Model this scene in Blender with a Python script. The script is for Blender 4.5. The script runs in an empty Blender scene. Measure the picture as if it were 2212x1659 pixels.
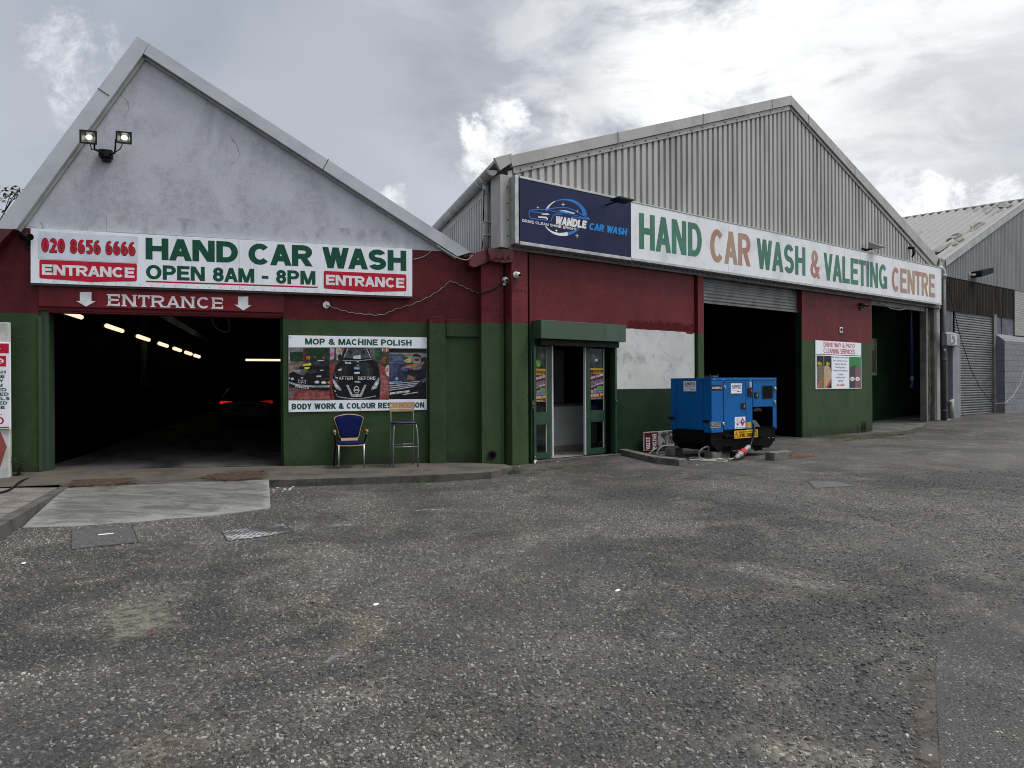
import bpy, bmesh, math, random
from mathutils import Vector, Matrix
random.seed(7)
scn = bpy.context.scene
COL = scn.collection
R = math.radians

# ------------------------------------------------------------------ camera
ROLL = R(0.3)
FV, CX, CY = 1474.0, 1106.0, 829.5          # focal length and centre, in units of a 2212 px wide picture
EYE = Vector((0, 0, 1.5))
rv = Vector((math.cos(ROLL), 0, -math.sin(ROLL)))
uv = Vector((math.sin(ROLL), 0, math.cos(ROLL)))
fw = Vector((0, 1, 0))
cam_d = bpy.data.cameras.new('camera')
cam = bpy.data.objects.new('camera', cam_d)
COL.objects.link(cam)
cam.matrix_world = Matrix(((rv.x, uv.x, -fw.x, EYE.x), (rv.y, uv.y, -fw.y, EYE.y), (rv.z, uv.z, -fw.z, EYE.z), (0, 0, 0, 1)))
cam_d.sensor_width = 36
cam_d.lens = 36 * FV / 2212
cam_d.clip_end = 2000
scn.camera = cam
scn.view_settings.view_transform = 'Standard'
scn.view_settings.look = 'None'
scn.view_settings.exposure = 0.36
scn.view_settings.gamma = 1
scn.cycles.max_bounces = 6
scn.cycles.filter_width = 1.0
scn.cycles.use_adaptive_sampling = True

def ray(x, y):
    return rv * ((x - CX) / FV) + uv * (-(y - CY) / FV) + fw

# ------------------------------------------------------------------ node helpers
def nn(nt, typ, ins=None, **props):
    n = nt.nodes.new(typ)
    for k, v in props.items():
        setattr(n, k, v)
    if ins:
        for k, v in ins.items():
            s = n.inputs[k]
            if isinstance(v, bpy.types.NodeSocket):
                nt.links.new(v, s)
            else:
                s.default_value = v
    return n
def math_n(nt, op, a, b=0.0, c=None, clamp=False):
    ins = {0: a, 1: b}
    if c is not None:
        ins[2] = c
    n = nn(nt, 'ShaderNodeMath', ins, operation=op)
    n.use_clamp = clamp
    return n.outputs[0]
def mixc(nt, f, a, b, blend='MIX'):
    n = nt.nodes.new('ShaderNodeMix'); n.data_type = 'RGBA'; n.blend_type = blend
    for sock, v in ((n.inputs[0], f), (n.inputs[6], a), (n.inputs[7], b)):
        if isinstance(v, bpy.types.NodeSocket): nt.links.new(v, sock)
        else:
            if not isinstance(v, (int, float)) and len(v) == 3: v = (*v, 1)
            sock.default_value = v
    return n.outputs[2]
def sstep(nt, v, lo, hi, a=0.0, b=1.0):
    n = nn(nt, 'ShaderNodeMapRange', {'Value': v, 'From Min': lo, 'From Max': hi, 'To Min': a, 'To Max': b})
    n.interpolation_type = 'SMOOTHSTEP'
    return n.outputs[0]
def noise(nt, vec, scale, detail=4, rough=.55, dist=0.0):
    return nn(nt, 'ShaderNodeTexNoise', {'Vector': vec, 'Scale': scale, 'Detail': detail, 'Roughness': rough, 'Distortion': dist}).outputs[0]
def vscale(nt, vec, s):
    return nn(nt, 'ShaderNodeVectorMath', {0: vec, 1: s}, operation='MULTIPLY').outputs[0]

# ------------------------------------------------------------------ sky and sun
SUN_EL, SUN_AZ = R(60), R(97)               # azimuth clockwise from +Y: high on the right
world = bpy.data.worlds.new('World'); scn.world = world
world.use_nodes = True
nt = world.node_tree; nt.nodes.clear()
sky = nn(nt, 'ShaderNodeTexSky', sky_type='NISHITA', sun_disc=False, sun_elevation=SUN_EL, sun_rotation=SUN_AZ)
dirv = nn(nt, 'ShaderNodeTexCoord').outputs['Generated']
def skydir(x, y):
    return ray(x, y).normalized()
def cap(x, y, inner, outer):                # soft round region of sky, radii in degrees
    d = nn(nt, 'ShaderNodeVectorMath', {0: dirv, 1: tuple(skydir(x, y))}, operation='DOT_PRODUCT').outputs['Value']
    return sstep(nt, d, math.cos(R(outer)), math.cos(R(inner)))
wv = vscale(nt, dirv, (1.0, 1.0, 1.7))
n_big = noise(nt, wv, 1.9, 5, .5, .3)
n_mid = noise(nt, vscale(nt, dirv, (1.0, 1.5, 2.6)), 5.5, 10, .62, .5)
n_fin = noise(nt, vscale(nt, dirv, (1, 1, 1.25)), 15.0, 10, .68, .7)
n_str = noise(nt, vscale(nt, dirv, (1.2, 1.0, 3.4)), 3.2, 9, .6, .4)
base = mixc(nt, sstep(nt, n_big, .34, .64), (2.85, 3.1, 3.7), (4.05, 4.27, 4.7))
low = sstep(nt, nn(nt, 'ShaderNodeSeparateXYZ', {0: dirv}).outputs[2], .42, .1)
base = mixc(nt, math_n(nt, 'MULTIPLY', low, .55), base, (4.4, 4.65, 5.1))
base = mixc(nt, .88, sky.outputs[0], base)                        # a little of the clear sky through the cloud sheet
mid = math_n(nt, 'MULTIPLY', cap(1330, 80, 3, 24), sstep(nt, n_str, .38, .62, .0, .8))
base = mixc(nt, mid, base, (5.2, 5.35, 5.75))
bright = math_n(nt, 'MULTIPLY', cap(1700, 70, 1, 24), sstep(nt, n_str,   .36, .62, .0, 1))
base = mixc(nt, bright, base, (7.6, 7.7, 7.7))
veil = math_n(nt, 'MULTIPLY', cap(1880, 300, 3, 19), sstep(nt, n_mid, .36, .64, .1, .9))
base = mixc(nt, veil, base, (6.6, 6.75, 6.9))
dark = math_n(nt, 'MULTIPLY', cap(1090, 170, 2, 11), sstep(nt, n_mid, .4, .62, .1, .7))
base = mixc(nt, dark, base, (2.9, 3.1, 3.6))
grey = math_n(nt, 'MULTIPLY', cap(2190, 240, 1, 9), sstep(nt, n_mid, .35, .6, .1, .75))
base = mixc(nt, grey, base, (4.2, 4.35, 4.8))
streak = math_n(nt, 'MULTIPLY', cap(1750, 200, 3, 22), sstep(nt, n_mid, .50, .66, 0, .8))
base = mixc(nt, streak, base, (4.7, 4.9, 5.35))
glow = math_n(nt, 'MULTIPLY', cap(1560, 150, 1, 13), sstep(nt, n_mid, .40, .58))
base = mixc(nt, glow, base, (8.4, 8.5, 8.5))
def puff(x, y, r, lo, hi, col, src):
    global base
    m = cap(x, y, r * .1, r)
    thr = math_n(nt, 'ADD', src, math_n(nt, 'MULTIPLY', m, .30))
    m2 = math_n(nt, 'MULTIPLY', sstep(nt, thr, lo, hi), sstep(nt, m, .0, .5))
    base = mixc(nt, m2, base, col)
n_wis = noise(nt, vscale(nt, dirv, (1.0, 1.3, 1.3)), 12.0, 12, .70, .25)
puff(1075, 320, 5.6, .68, 1.0, (8.8, 9.0, 9.1), n_wis)
puff(1010, 280, 2.6, .72, .88, (8.6, 8.8, 9.1), n_wis)
puff(1240, 265, 3.6, .70, 1.0, (8.4, 8.6, 8.8), n_wis)
puff(1115, 250, 1.8, .70, .90, (8, 8.2, 8.6), n_wis)
puff(165, 130, 4.6, .64, .96, (6.6, 6.8, 7.3), n_wis)
puff(190, 215, 3.4, .66, .96, (6.4, 6.6, 7.1), n_wis)
puff(858, 428, 1.9, .64, .9, (7.2, 7.4, 7.8), n_wis)
puff(2010, 470, 4.6, .69, .88, (8.2, 8.4, 8.6), n_wis)
puff(2150, 440, 3.2, .69, .88, (7.8, 8.0, 8.3), n_wis)
puff(1930, 400, 2.4, .70, .92, (7.2, 7.4, 7.8), n_wis)
# the overcast is brighter round the veiled sun, high to the right of the camera
d_sun = nn(nt, 'ShaderNodeVectorMath', {0: dirv, 1: (math.sin(SUN_AZ) * math.cos(SUN_EL), math.cos(SUN_AZ) * math.cos(SUN_EL), math.sin(SUN_EL))}, operation='DOT_PRODUCT').outputs['Value']
base = mixc(nt, sstep(nt, d_sun, .45, .98), base, (14.5, 14.7, 14.8))
bg = nn(nt, 'ShaderNodeBackground', {'Color': base, 'Strength': 0.1})
nt.links.new(bg.outputs[0], nn(nt, 'ShaderNodeOutputWorld').inputs[0])
sl = bpy.data.lights.new('sun', 'SUN'); sl.energy = 1.7; sl.angle = R(16); sl.color = (1, .985, .96)
so = bpy.data.objects.new('sun', sl); COL.objects.link(so)
sd = Vector((math.sin(SUN_AZ) * math.cos(SUN_EL), math.cos(SUN_AZ) * math.cos(SUN_EL), math.sin(SUN_EL)))
so.rotation_euler = sd.to_track_quat('Z', 'Y').to_euler()
so.location = (0, 0, 30)

# ------------------------------------------------------------------ frames: vertical planes in the yard
class Frame:
    def __init__(s, x, y, deg):
        s.o = Vector((x, y, 0)); s.a = R(deg)
        s.d = Vector((math.cos(s.a), math.sin(s.a), 0)); s.n = Vector((-math.sin(s.a), math.cos(s.a), 0))
    def w(s, u, y, z): return s.o + s.d * u + s.n * y + Vector((0, 0, z))
    def loc(s, p):
        q = Vector(p) - s.o
        return (q.dot(s.d), q.dot(s.n), q.z)
    def px(s, x, y, off=0.0):               # where the sight line through (x, y) meets the plane local y = off
        r = ray(x, y)
        t = (off - (EYE - s.o).dot(s.n)) / r.dot(s.n)
        p = EYE + r * t
        return ((p - s.o).dot(s.d), p.z)
    def gp(s, x, y, z):                     # where it meets the height z
        return s.loc(gnd(x, y, z))
def gnd(x, y, z):
    r = ray(x, y)
    return EYE + r * ((z - EYE.z) / r.z)
W0 = Frame(0, 0, 0)
FL = Frame(-7.654, 11.27, 18.5)             # white gabled shed front
FR = Frame(0, 13.5, 36.06)                  # corrugated shed front and the warehouse beyond
FG = Frame(4.09, 14.0, 31.7)                # generator long side
FGs = Frame(4.09, 14.0, 121.7)              # generator short side
def crop(x0, y0, s):
    return lambda x, y: ((x0 + x / s) / 1.8228, (y0 + y / s) / 1.8228)
c1 = crop(0, 850, 1.9235); c2 = crop(1050, 850, 2.212); c3 = crop(1050, 1250, 2.37); c4 = crop(1850, 850, 2.4578)
c5 = crop(1900, 1200, 2.37); c6 = crop(2450, 1400, 3.16); c7 = crop(2700, 900, 1.951); c8 = crop(3300, 750, 1.6585)
a1 = crop(0, 1250, 1.844); a2 = crop(0, 1600, 1.8433); a3 = crop(0, 100, 1.952); a4 = crop(1650, 350, 1.4747)
a5 = crop(200, 1150, 2.212); a6 = crop(1100, 1300, 3.687); a7 = crop(3150, 1200, 3.017); a8 = crop(2600, 1450, 4.148)
b1 = crop(0, 650, 2.37); b2 = crop(1850, 550, 2.7667); b5 = crop(1000, 1700, 2.0109); b7 = crop(2016, 1800, 1.0972); b8 = crop(3550, 1050, 2.552)
def L(p, off=0.0): return FL.px(p[0], p[1], off)
def Rr(p, off=0.0): return FR.px(p[0], p[1], off)

# ------------------------------------------------------------------ materials
MATS = {}
def newmat(name):
    m = bpy.data.materials.new(name); m.use_nodes = True
    t = m.node_tree; b = t.nodes['Principled BSDF']
    MATS[name] = m
    return m, t, b
def C3(c): return (*c, 1) if len(c) == 3 else c
def mat(name, col, col2=None, scale=3.0, rough=.6, bump=.0, bscale=60, metal=0.0, lo=.4, hi=.65, stretch=(1, 1, 1), spec=.5, detail=6):
    m, t, b = newmat(name)
    tc = nn(t, 'ShaderNodeTexCoord').outputs['Object']
    if col2 is None: col2 = tuple(c * .8 for c in col)
    v = vscale(t, tc, stretch)
    f = sstep(t, noise(t, v, scale, detail, .6, .3), lo, hi)
    c = mixc(t, f, col, col2)
    t.links.new(c, b.inputs['Base Color'])
    b.inputs['Roughness'].default_value = rough; b.inputs['Metallic'].default_value = metal
    b.inputs['Specular IOR Level'].default_value = spec
    r = sstep(t, noise(t, v, scale * 4, 4), .3, .7, max(.05, rough - .1), min(1, rough + .1))
    t.links.new(r, b.inputs['Roughness'])
    if bump:
        h = noise(t, tc, bscale, 5, .6)
        bn = nn(t, 'ShaderNodeBump', {'Height': h, 'Strength': bump, 'Distance': .01})
        t.links.new(bn.outputs[0], b.inputs['Normal'])
    return m
def emat(name, col, strength):
    m, t, b = newmat(name)
    b.inputs['Base Color'].default_value = C3(tuple(min(.8, c) for c in col)); b.inputs['Emission Color'].default_value = C3(col); b.inputs['Emission Strength'].default_value = strength
    tc = nn(t, 'ShaderNodeTexCoord').outputs['Object']
    t.links.new(sstep(t, noise(t, tc, 4, 2), 0, 1, strength * .9, strength * 1.1), b.inputs['Emission Strength'])
    return m
_flat = {}
def ink(c, rough=.4):                       # printed colour with a faint grain
    key = tuple(round(x, 4) for x in c) + (rough,)
    if key not in _flat:
        _flat[key] = mat('ink_%d' % len(_flat), c, tuple(x * .82 for x in c), 9, rough, spec=.2)
    return _flat[key]
def glass(name, col=(.01, .012, .012), rough=.04):
    m, t, b = newmat(name)
    tc = nn(t, 'ShaderNodeTexCoord').outputs['Object']
    gl = nn(t, 'ShaderNodeBsdfGlossy', {'Color': (.9, .95, .95, 1), 'Roughness': rough})
    tr = nn(t, 'ShaderNodeBsdfTransparent', {'Color': (.75, .8, .78, 1)})
    lw = nn(t, 'ShaderNodeLayerWeight', {'Blend': .25}).outputs['Fresnel']
    dirt = sstep(t, noise(t, tc, 6, 5), .4, .8, .0, .04)
    fac = math_n(t, 'ADD', math_n(t, 'MULTIPLY', lw, .45), dirt)
    mx = nn(t, 'ShaderNodeMixShader', {0: fac, 1: tr.outputs[0], 2: gl.outputs[0]})
    t.links.new(mx.outputs[0], t.nodes['Material Output'].inputs[0])
    return m

# two-tone painted render: red over green with a hand-cut edge at height zc (+ slope along u)
def twotone(name, zc, red=(.094, .0095, .0135), green=(.032, .062, .023), red2=(.058, .0065, .0092), green2=(.021, .046, .017), bump=.35, worn=True):
    m, t, b = newmat(name)
    tc = nn(t, 'ShaderNodeTexCoord').outputs['Object']
    sx = nn(t, 'ShaderNodeSeparateXYZ', {0: tc}).outputs
    wob = math_n(t, 'MULTIPLY', math_n(t, 'SUBTRACT', noise(t, tc, 7, 3), .5), .03)
    zz = math_n(t, 'ADD', sx[2], wob)
    f = sstep(t, zz, zc - .004, zc + .004)
    n1 = sstep(t, noise(t, vscale(t, tc, (1, 1, .5)), 1.3, 7, .62, .5), .35, .68)
    n2 = sstep(t, noise(t, tc, 5, 6, .65), .42, .75)
    cr = mixc(t, n1, red, red2); cr = mixc(t, math_n(t, 'MULTIPLY', n2, .4), cr, (red[0] * 1.25, red[1] * 1.9, red[2] * 1.9))
    cg = mixc(t, n1, green, green2); cg = mixc(t, math_n(t, 'MULTIPLY', n2, .4), cg, (green[0] * 1.25, green[1] * 1.2, green[2] * 1.2))
    c = mixc(t, f, cg, cr)
    run = sstep(t, noise(t, vscale(t, tc, (5, 5, .35)), 2.2, 7, .65), .54, .74, 0, .30)     # rain streaks
    c = mixc(t, run, c, (.030, .022, .020))
    brush = sstep(t, noise(t, vscale(t, tc, (1.4, 1, 5)), 3.0, 7, .7, 1.2), .5, .72, 0, .16)
    c = mixc(t, brush, c, (.15, .075, .07))
    if worn:                                # splashes and flaked spots low on the wall
        sp = nn(t, 'ShaderNodeTexVoronoi', {'Vector': vscale(t, tc, (9, 9, 6)), 'Scale': 1.6, 'Randomness': 1})
        spm = math_n(t, 'MULTIPLY', sstep(t, sp.outputs['Distance'], .09, .05), sstep(t, noise(t, tc, 2.2, 3), .5, .62))
        spm = math_n(t, 'MULTIPLY', spm, sstep(t, sx[2], 1.0, .4))
        c = mixc(t, math_n(t, 'MULTIPLY', spm, .6), c, (.16, .18, .15))
        damp = math_n(t, 'MULTIPLY', sstep(t, math_n(t, 'ADD', sx[2], math_n(t, 'MULTIPLY', noise(t, tc, 3, 5), .5)), .52, .2), .75)
        c = mixc(t, damp, c, (.022, .026, .016))
    t.links.new(c, b.inputs['Base Color'])
    t.links.new(sstep(t, n2, 0, 1, .5, .7), b.inputs['Roughness']); b.inputs['Specular IOR Level'].default_value = .18
    h = math_n(t, 'ADD', noise(t, tc, 45, 6, .6), math_n(t, 'MULTIPLY', noise(t, tc, 4, 4), 1.6))
    bn = nn(t, 'ShaderNodeBump', {'Height': h, 'Strength': bump, 'Distance': .012})
    t.links.new(bn.outputs[0], b.inputs['Normal'])
    return m

def gable_render():
    m, t, b = newmat('weathered_white_render')
    tc = nn(t, 'ShaderNodeTexCoord').outputs['Object']
    a = sstep(t, noise(t, vscale(t, tc, (1, 1, .55)), 1.1, 9, .68, .6), .38, .62)
    s = sstep(t, noise(t, vscale(t, tc, (2.2, 1, .6)), 1.5, 10, .74, .3), .48, .60)
    fl = sstep(t, noise(t, tc, 9, 9, .75), .36, .66, .25, 1)
    st = math_n(t, 'MULTIPLY', math_n(t, 'MAXIMUM', math_n(t, 'MULTIPLY', a, fl), math_n(t, 'MULTIPLY', s, math_n(t, 'MULTIPLY', a, .9))), .8)
    c = mixc(t, sstep(t, noise(t, tc, 26, 6, .7), .3, .7), (.47, .483, .525), (.425, .437, .477))
    c = mixc(t, st, c, (.27, .278, .305))
    vor = nn(t, 'ShaderNodeTexVoronoi', {'Vector': nn(t, 'ShaderNodeVectorMath', {0: tc, 1: vscale(t, nn(t, 'ShaderNodeTexNoise', {'Vector': tc, 'Scale': 1.5, 'Detail': 5}).outputs['Color'], (.8, .8, .8))}, operation='ADD').outputs[0], 'Scale': .55}, feature='DISTANCE_TO_EDGE')
    ck = math_n(t, 'MULTIPLY', sstep(t, vor.outputs['Distance'], .006, .002), sstep(t, noise(t, tc, .9, 2), .54, .6))
    c = mixc(t, math_n(t, 'MULTIPLY', ck, .7), c, (.12, .12, .12))
    t.links.new(c, b.inputs['Base Color']); b.inputs['Roughness'].default_value = .85
    bn = nn(t, 'ShaderNodeBump', {'Height': noise(t, tc, 38, 7, .65), 'Strength': .35, 'Distance': .012})
    t.links.new(bn.outputs[0], b.inputs['Normal'])
    return m

def yard_wear(t, tc):                        # worn pale areas, tyre-dark areas and warm silt, the same over binder and stones
    big = sstep(t, noise(t, tc, .33, 6, .6, .5), .36, .64, .55, 1.15)
    wear = sstep(t, noise(t, nn(t, 'ShaderNodeVectorMath', {0: tc, 1: (3, 9, 0)}, operation='ADD').outputs[0], .75, 7, .62, .8), .47, .66)
    silt = sstep(t, noise(t, nn(t, 'ShaderNodeVectorMath', {0: tc, 1: (13, 2, 0)}, operation='ADD').outputs[0], 1.0, 8, .66, 1.0), .54, .70)
    c = nn(t, 'ShaderNodeCombineColor', {0: big, 1: big, 2: big}).outputs[0]
    c = mixc(t, wear, c, (1.42, 1.38, 1.30)); c = mixc(t, math_n(t, 'MULTIPLY', silt, .75), c, (1.50, 1.34, 1.10))
    oil = sstep(t, noise(t, nn(t, 'ShaderNodeVectorMath', {0: tc, 1: (5, 21, 0)}, operation='ADD').outputs[0], .9, 4, .5, .4), .64, .72, 0, .5)
    c = mixc(t, oil, c, (.5, .49, .48))
    wv_ = nn(t, 'ShaderNodeVectorMath', {0: tc, 1: vscale(t, nn(t, 'ShaderNodeTexNoise', {'Vector': tc, 'Scale': 1.3, 'Detail': 6, 'Roughness': .65}).outputs['Color'], (1.1, 1.1, 0))}, operation='ADD').outputs[0]
    cr = nn(t, 'ShaderNodeTexVoronoi', {'Vector': wv_, 'Scale': .24}, feature='DISTANCE_TO_EDGE', voronoi_dimensions='2D').outputs['Distance']
    crack = math_n(t, 'MULTIPLY', sstep(t, cr, .0055, .002), sstep(t, noise(t, tc, .3, 2), .5, .56))
    return mixc(t, math_n(t, 'MULTIPLY', crack, .8), c, (.22, .21, .2))
def tarmac(name, cell=36.0, dark=(.044, .042, .040), mid=(.120, .115, .108), lite=(.27, .262, .248), binder=(.070, .066, .062), dusty=True, sparkle=.86, bumpd=.02):
    m, t, b = newmat(name)
    tc = nn(t, 'ShaderNodeTexCoord').outputs['Object']
    warp = nn(t, 'ShaderNodeTexNoise', {'Vector': tc, 'Scale': 30, 'Detail': 2}).outputs['Color']
    v = nn(t, 'ShaderNodeVectorMath', {0: tc, 1: vscale(t, warp, (.012, .012, 0))}, operation='ADD').outputs[0]
    vo = nn(t, 'ShaderNodeTexVoronoi', {'Vector': v, 'Scale': cell, 'Randomness': 1}, voronoi_dimensions='2D')
    ve = nn(t, 'ShaderNodeTexVoronoi', {'Vector': v, 'Scale': cell, 'Randomness': 1}, voronoi_dimensions='2D', feature='DISTANCE_TO_EDGE')
    rnd = nn(t, 'ShaderNodeSeparateColor', {0: vo.outputs['Color']}).outputs
    keep = sstep(t, rnd[0], .22, .28)                              # cells without a chip are bare binder
    big = noise(t, tc, .35, 5, .6, .4)
    wear = noise(t, tc, 1.1, 6, .62, .6)
    edge = math_n(t, 'ADD', .035, math_n(t, 'MULTIPLY', rnd[1], .11))
    chip = math_n(t, 'MULTIPLY', sstep(t, math_n(t, 'SUBTRACT', ve.outputs['Distance'], edge), 0, .05), keep)
    cc = mixc(t, rnd[2], dark, mid)
    thr = math_n(t, 'ADD', sparkle, math_n(t, 'MULTIPLY', math_n(t, 'SUBTRACT', wear, .5), -.5))
    pale = math_n(t, 'GREATER_THAN', rnd[1], thr)
    cc = mixc(t, math_n(t, 'MULTIPLY', pale, sstep(t, rnd[2], 0, 1, .35, 1)), cc, lite)
    bd = binder
    if dusty:
        du = sstep(t, wear, .5, .72)
        bd = mixc(t, du, binder, (.17, .152, .128))
        du2 = math_n(t, 'MULTIPLY', sstep(t, noise(t, nn(t, 'ShaderNodeVectorMath', {0: tc, 1: (7, 3, 0)}, operation='ADD').outputs[0], .8, 6, .65, .8), .56, .72), .8)
        bd = mixc(t, du2, bd, (.15, .13, .118))
    gap = math_n(t, 'MULTIPLY', sstep(t, math_n(t, 'SUBTRACT', ve.outputs['Distance'], edge), -.05, 0), math_n(t, 'MULTIPLY', keep, math_n(t, 'SUBTRACT', 1.0, chip)))
    bd = mixc(t, math_n(t, 'MULTIPLY', gap, .55), bd, (.02, .019, .019))          # shade painted into the crevices round each chip
    c = mixc(t, chip, bd, cc)
    c = mixc(t, 1.0, c, yard_wear(t, tc), 'MULTIPLY')
    grit = sstep(t, noise(t, tc, 210, 3, .7), .35, .7, .72, 1.3)
    c = mixc(t, 1.0, c, nn(t, 'ShaderNodeCombineColor', {0: grit, 1: grit, 2: grit}).outputs[0], 'MULTIPLY')
    t.links.new(c, b.inputs['Base Color'])
    t.links.new(sstep(t, rnd[2], 0, 1, .48, .8), b.inputs['Roughness']); b.inputs['Specular IOR Level'].default_value = .35
    tilt = math_n(t, 'MULTIPLY', vo.outputs['Distance'], -.5)
    h = math_n(t, 'ADD', math_n(t, 'MULTIPLY', chip, math_n(t, 'ADD', .5, rnd[0])), math_n(t, 'ADD', math_n(t, 'MULTIPLY', noise(t, tc, 120, 4), .5), tilt))
    bn = nn(t, 'ShaderNodeBump', {'Height': h, 'Strength': .9, 'Distance': bumpd})
    t.links.new(bn.outputs[0], b.inputs['Normal'])
    return m

def chipmat():
    m, t, b = newmat('stone_chips')
    g = nn(t, 'ShaderNodeNewGeometry').outputs['Random Per Island']
    tc = nn(t, 'ShaderNodeTexCoord').outputs['Object']
    r2 = nn(t, 'ShaderNodeTexWhiteNoise', {'W': g}, noise_dimensions='1D').outputs[0]
    c = mixc(t, g, (.058, .055, .052), (.185, .177, .166))
    c = mixc(t, sstep(t, r2, .80, .84), c, (.25, .24, .225)); c = mixc(t, sstep(t, r2, .965, .98), c, (.34, .33, .31))
    c = mixc(t, 1.0, c, yard_wear(t, tc), 'MULTIPLY')
    gr = sstep(t, noise(t, tc, 160, 3, .7), .3, .7, .75, 1.2)
    c = mixc(t, 1.0, c, nn(t, 'ShaderNodeCombineColor', {0: gr, 1: gr, 2: gr}).outputs[0], 'MULTIPLY')
    t.links.new(c, b.inputs['Base Color']); b.inputs['Roughness'].default_value = .62; b.inputs['Specular IOR Level'].default_value = .4
    return m
M = {}
M['chips'] = chipmat()
M['tarmac'] = tarmac('tarmac')
M['tarmac2'] = tarmac('fine_tarmac', 62, dark=(.045, .044, .044), mid=(.125, .123, .122), lite=(.30, .295, .29), sparkle=.82, dusty=False, bumpd=.012)
M['gable'] = gable_render()
M['fascia'] = mat('fascia_white_board', (.45, .465, .50), (.37, .385, .42), 1.2, .55, .05, 30)
M['fascia_edge'] = mat('fascia_edge', (.33, .33, .31), None, 3, .7)
M['line'] = mat('dark_joint', (.02, .02, .02), None, 5, .8)
M['sign_white'] = mat('sign_white_panel', (.74, .76, .81), (.60, .62, .66), 1.6, .45, .02, 8, spec=.3, stretch=(2.4, 1, .45), lo=.45, hi=.8, detail=8)
M['sign_old'] = mat('sign_faded_white_panel', (.66, .67, .69), (.50, .51, .53), 1.5, .42, .05, 5, lo=.45, hi=.75)
M['alu'] = mat('aluminium_trim', (.42, .42, .41), (.3, .3, .3), 4, .4, metal=.4)
M['panel_blue'] = mat('pale_blue_panel', (.60, .64, .72), None, 2, .4)
M['green_ink'] = ink((.008, .073, .042)); M['red_ink'] = ink((.47, .012, .035)); M['red_num'] = ink((.45, .018, .03)); M['white_ink'] = ink((.72, .73, .75))
M['darkred_ink'] = ink((.06, .004, .008)); M['black_ink'] = ink((.012, .012, .013))
M['lintel'] = mat('lintel_red_sheet', (.12, .010, .015), (.075, .0075, .011), 1.5, .45, .08, 9, spec=.25)
M['lintel2'] = mat('lintel_red_patch', (.19, .010, .017), None, 2, .42, spec=.25)
M['clad'] = mat('grey_profiled_cladding', (.375, .37, .36), (.235, .23, .22), 1.1, .5, .02, 20, stretch=(1.6, 1, .22), lo=.42, hi=.74, spec=.3, detail=9)
M['clad_flash'] = mat('grey_flashing', (.32, .315, .30), (.26, .255, .245), 1.5, .45, .03, 20)
M['clad_dark'] = mat('grey_dirty_cladding', (.17, .165, .155), (.10, .10, .095), 2, .6)
M['gutter'] = mat('grey_plastic_gutter', (.30, .30, .29), (.24, .24, .235), 2, .45)
M['pipe'] = mat('grey_plastic_pipe', (.42, .42, .41), None, 2, .4)
M['white_plas'] = mat('white_plastic', (.75, .75, .74), None, 4, .35)
M['black_plas'] = mat('black_plastic', (.006, .006, .007), (.012, .012, .012), 6, .5, spec=.2)
M['black'] = mat('black_matt', (.003, .003, .003), None, 6, .9, spec=.05)
M['inner'] = mat('darkened_inner_wall', (.0035, .0045, .004), (.002, .0025, .0025), 1.5, .95, spec=.02)  # near-black colour stands in for the darkness of the unlit interiors
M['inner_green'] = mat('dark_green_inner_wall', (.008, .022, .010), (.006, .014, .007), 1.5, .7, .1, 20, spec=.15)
def rampmat():
    m, t, b = newmat('scuffed_ramp_concrete'); tc = nn(t, 'ShaderNodeTexCoord').outputs['Object']
    e = nn(t, 'ShaderNodeAttribute', attribute_name='fade').outputs['Fac']
    st_ = noise(t, vscale(t, tc, (.7, 2.2, 1)), 2.2, 10, .72, .6); fn = noise(t, tc, 45, 6, .75)
    c = mixc(t, sstep(t, st_, .36, .64), (.165, .162, .153), (.085, .083, .078))
    sc = sstep(t, math_n(t, 'ADD', noise(t, vscale(t, tc, (.7, 1.6, 1)), 4.0, 10, .74, .3), math_n(t, 'MULTIPLY', e, .24)), .60, .74)
    c = mixc(t, math_n(t, 'MULTIPLY', sc, .7), c, (.25, .247, .238))
    dk = sstep(t, noise(t, tc, 5, 8, .75), .60, .72, 0, .7)
    c = mixc(t, dk, c, (.06, .055, .05))
    g = sstep(t, fn, .3, .7, .78, 1.2)
    t.links.new(mixc(t, 1.0, c, nn(t, 'ShaderNodeCombineColor', {0: g, 1: g, 2: g}).outputs[0], 'MULTIPLY'), b.inputs['Base Color'])
    b.inputs['Roughness'].default_value = .9; b.inputs['Specular IOR Level'].default_value = .2
    t.links.new(nn(t, 'ShaderNodeBump', {'Height': math_n(t, 'ADD', fn, st_), 'Strength': .6, 'Distance': .012}).outputs[0], b.inputs['Normal']); return m
M['ramp'] = rampmat()
M['concrete'] = mat('ramp_concrete', (.20, .197, .188), (.125, .122, .116), 3.2, .9, .5, 26, lo=.36, hi=.66, stretch=(.8, 1.5, 1), spec=.2, detail=9)
M['floor'] = mat('hall_floor_concrete', (.075, .073, .070), (.016, .016, .016), 1.0, .8, .2, 14, stretch=(1, .4, 1), spec=.1)
M['pave'] = mat('pavement_brown_tarmac', (.085, .072, .057), (.048, .042, .036), 1.5, .9, .5, 90)
M['slab'] = mat('paving_slab', (.17, .148, .135), (.10, .088, .08), 3, .9, .3, 40)
M['kerb'] = mat('kerb_concrete', (.085, .078, .07), (.045, .043, .04), 4, .9, .4, 50)
M['shutter'] = mat('steel_shutter', (.20, .20, .20), (.13, .13, .13), 2.5, .45, metal=.35)
M['glass'] = glass('window_glass')
M['blue_fab'] = mat('blue_fabric', (.004, .009, .060), (.003, .006, .042), 30, .9, .2, 220, spec=.1)
M['vinyl'] = mat('dark_blue_vinyl', (.010, .011, .045), None, 6, .4, spec=.3)
M['wood'] = mat('beech_wood', (.42, .26, .13), (.34, .19, .09), 5, .45, stretch=(1, 6, 6))
M['steel'] = mat('chrome_steel', (.5, .5, .5), None, 5, .28, metal=.9)
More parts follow.
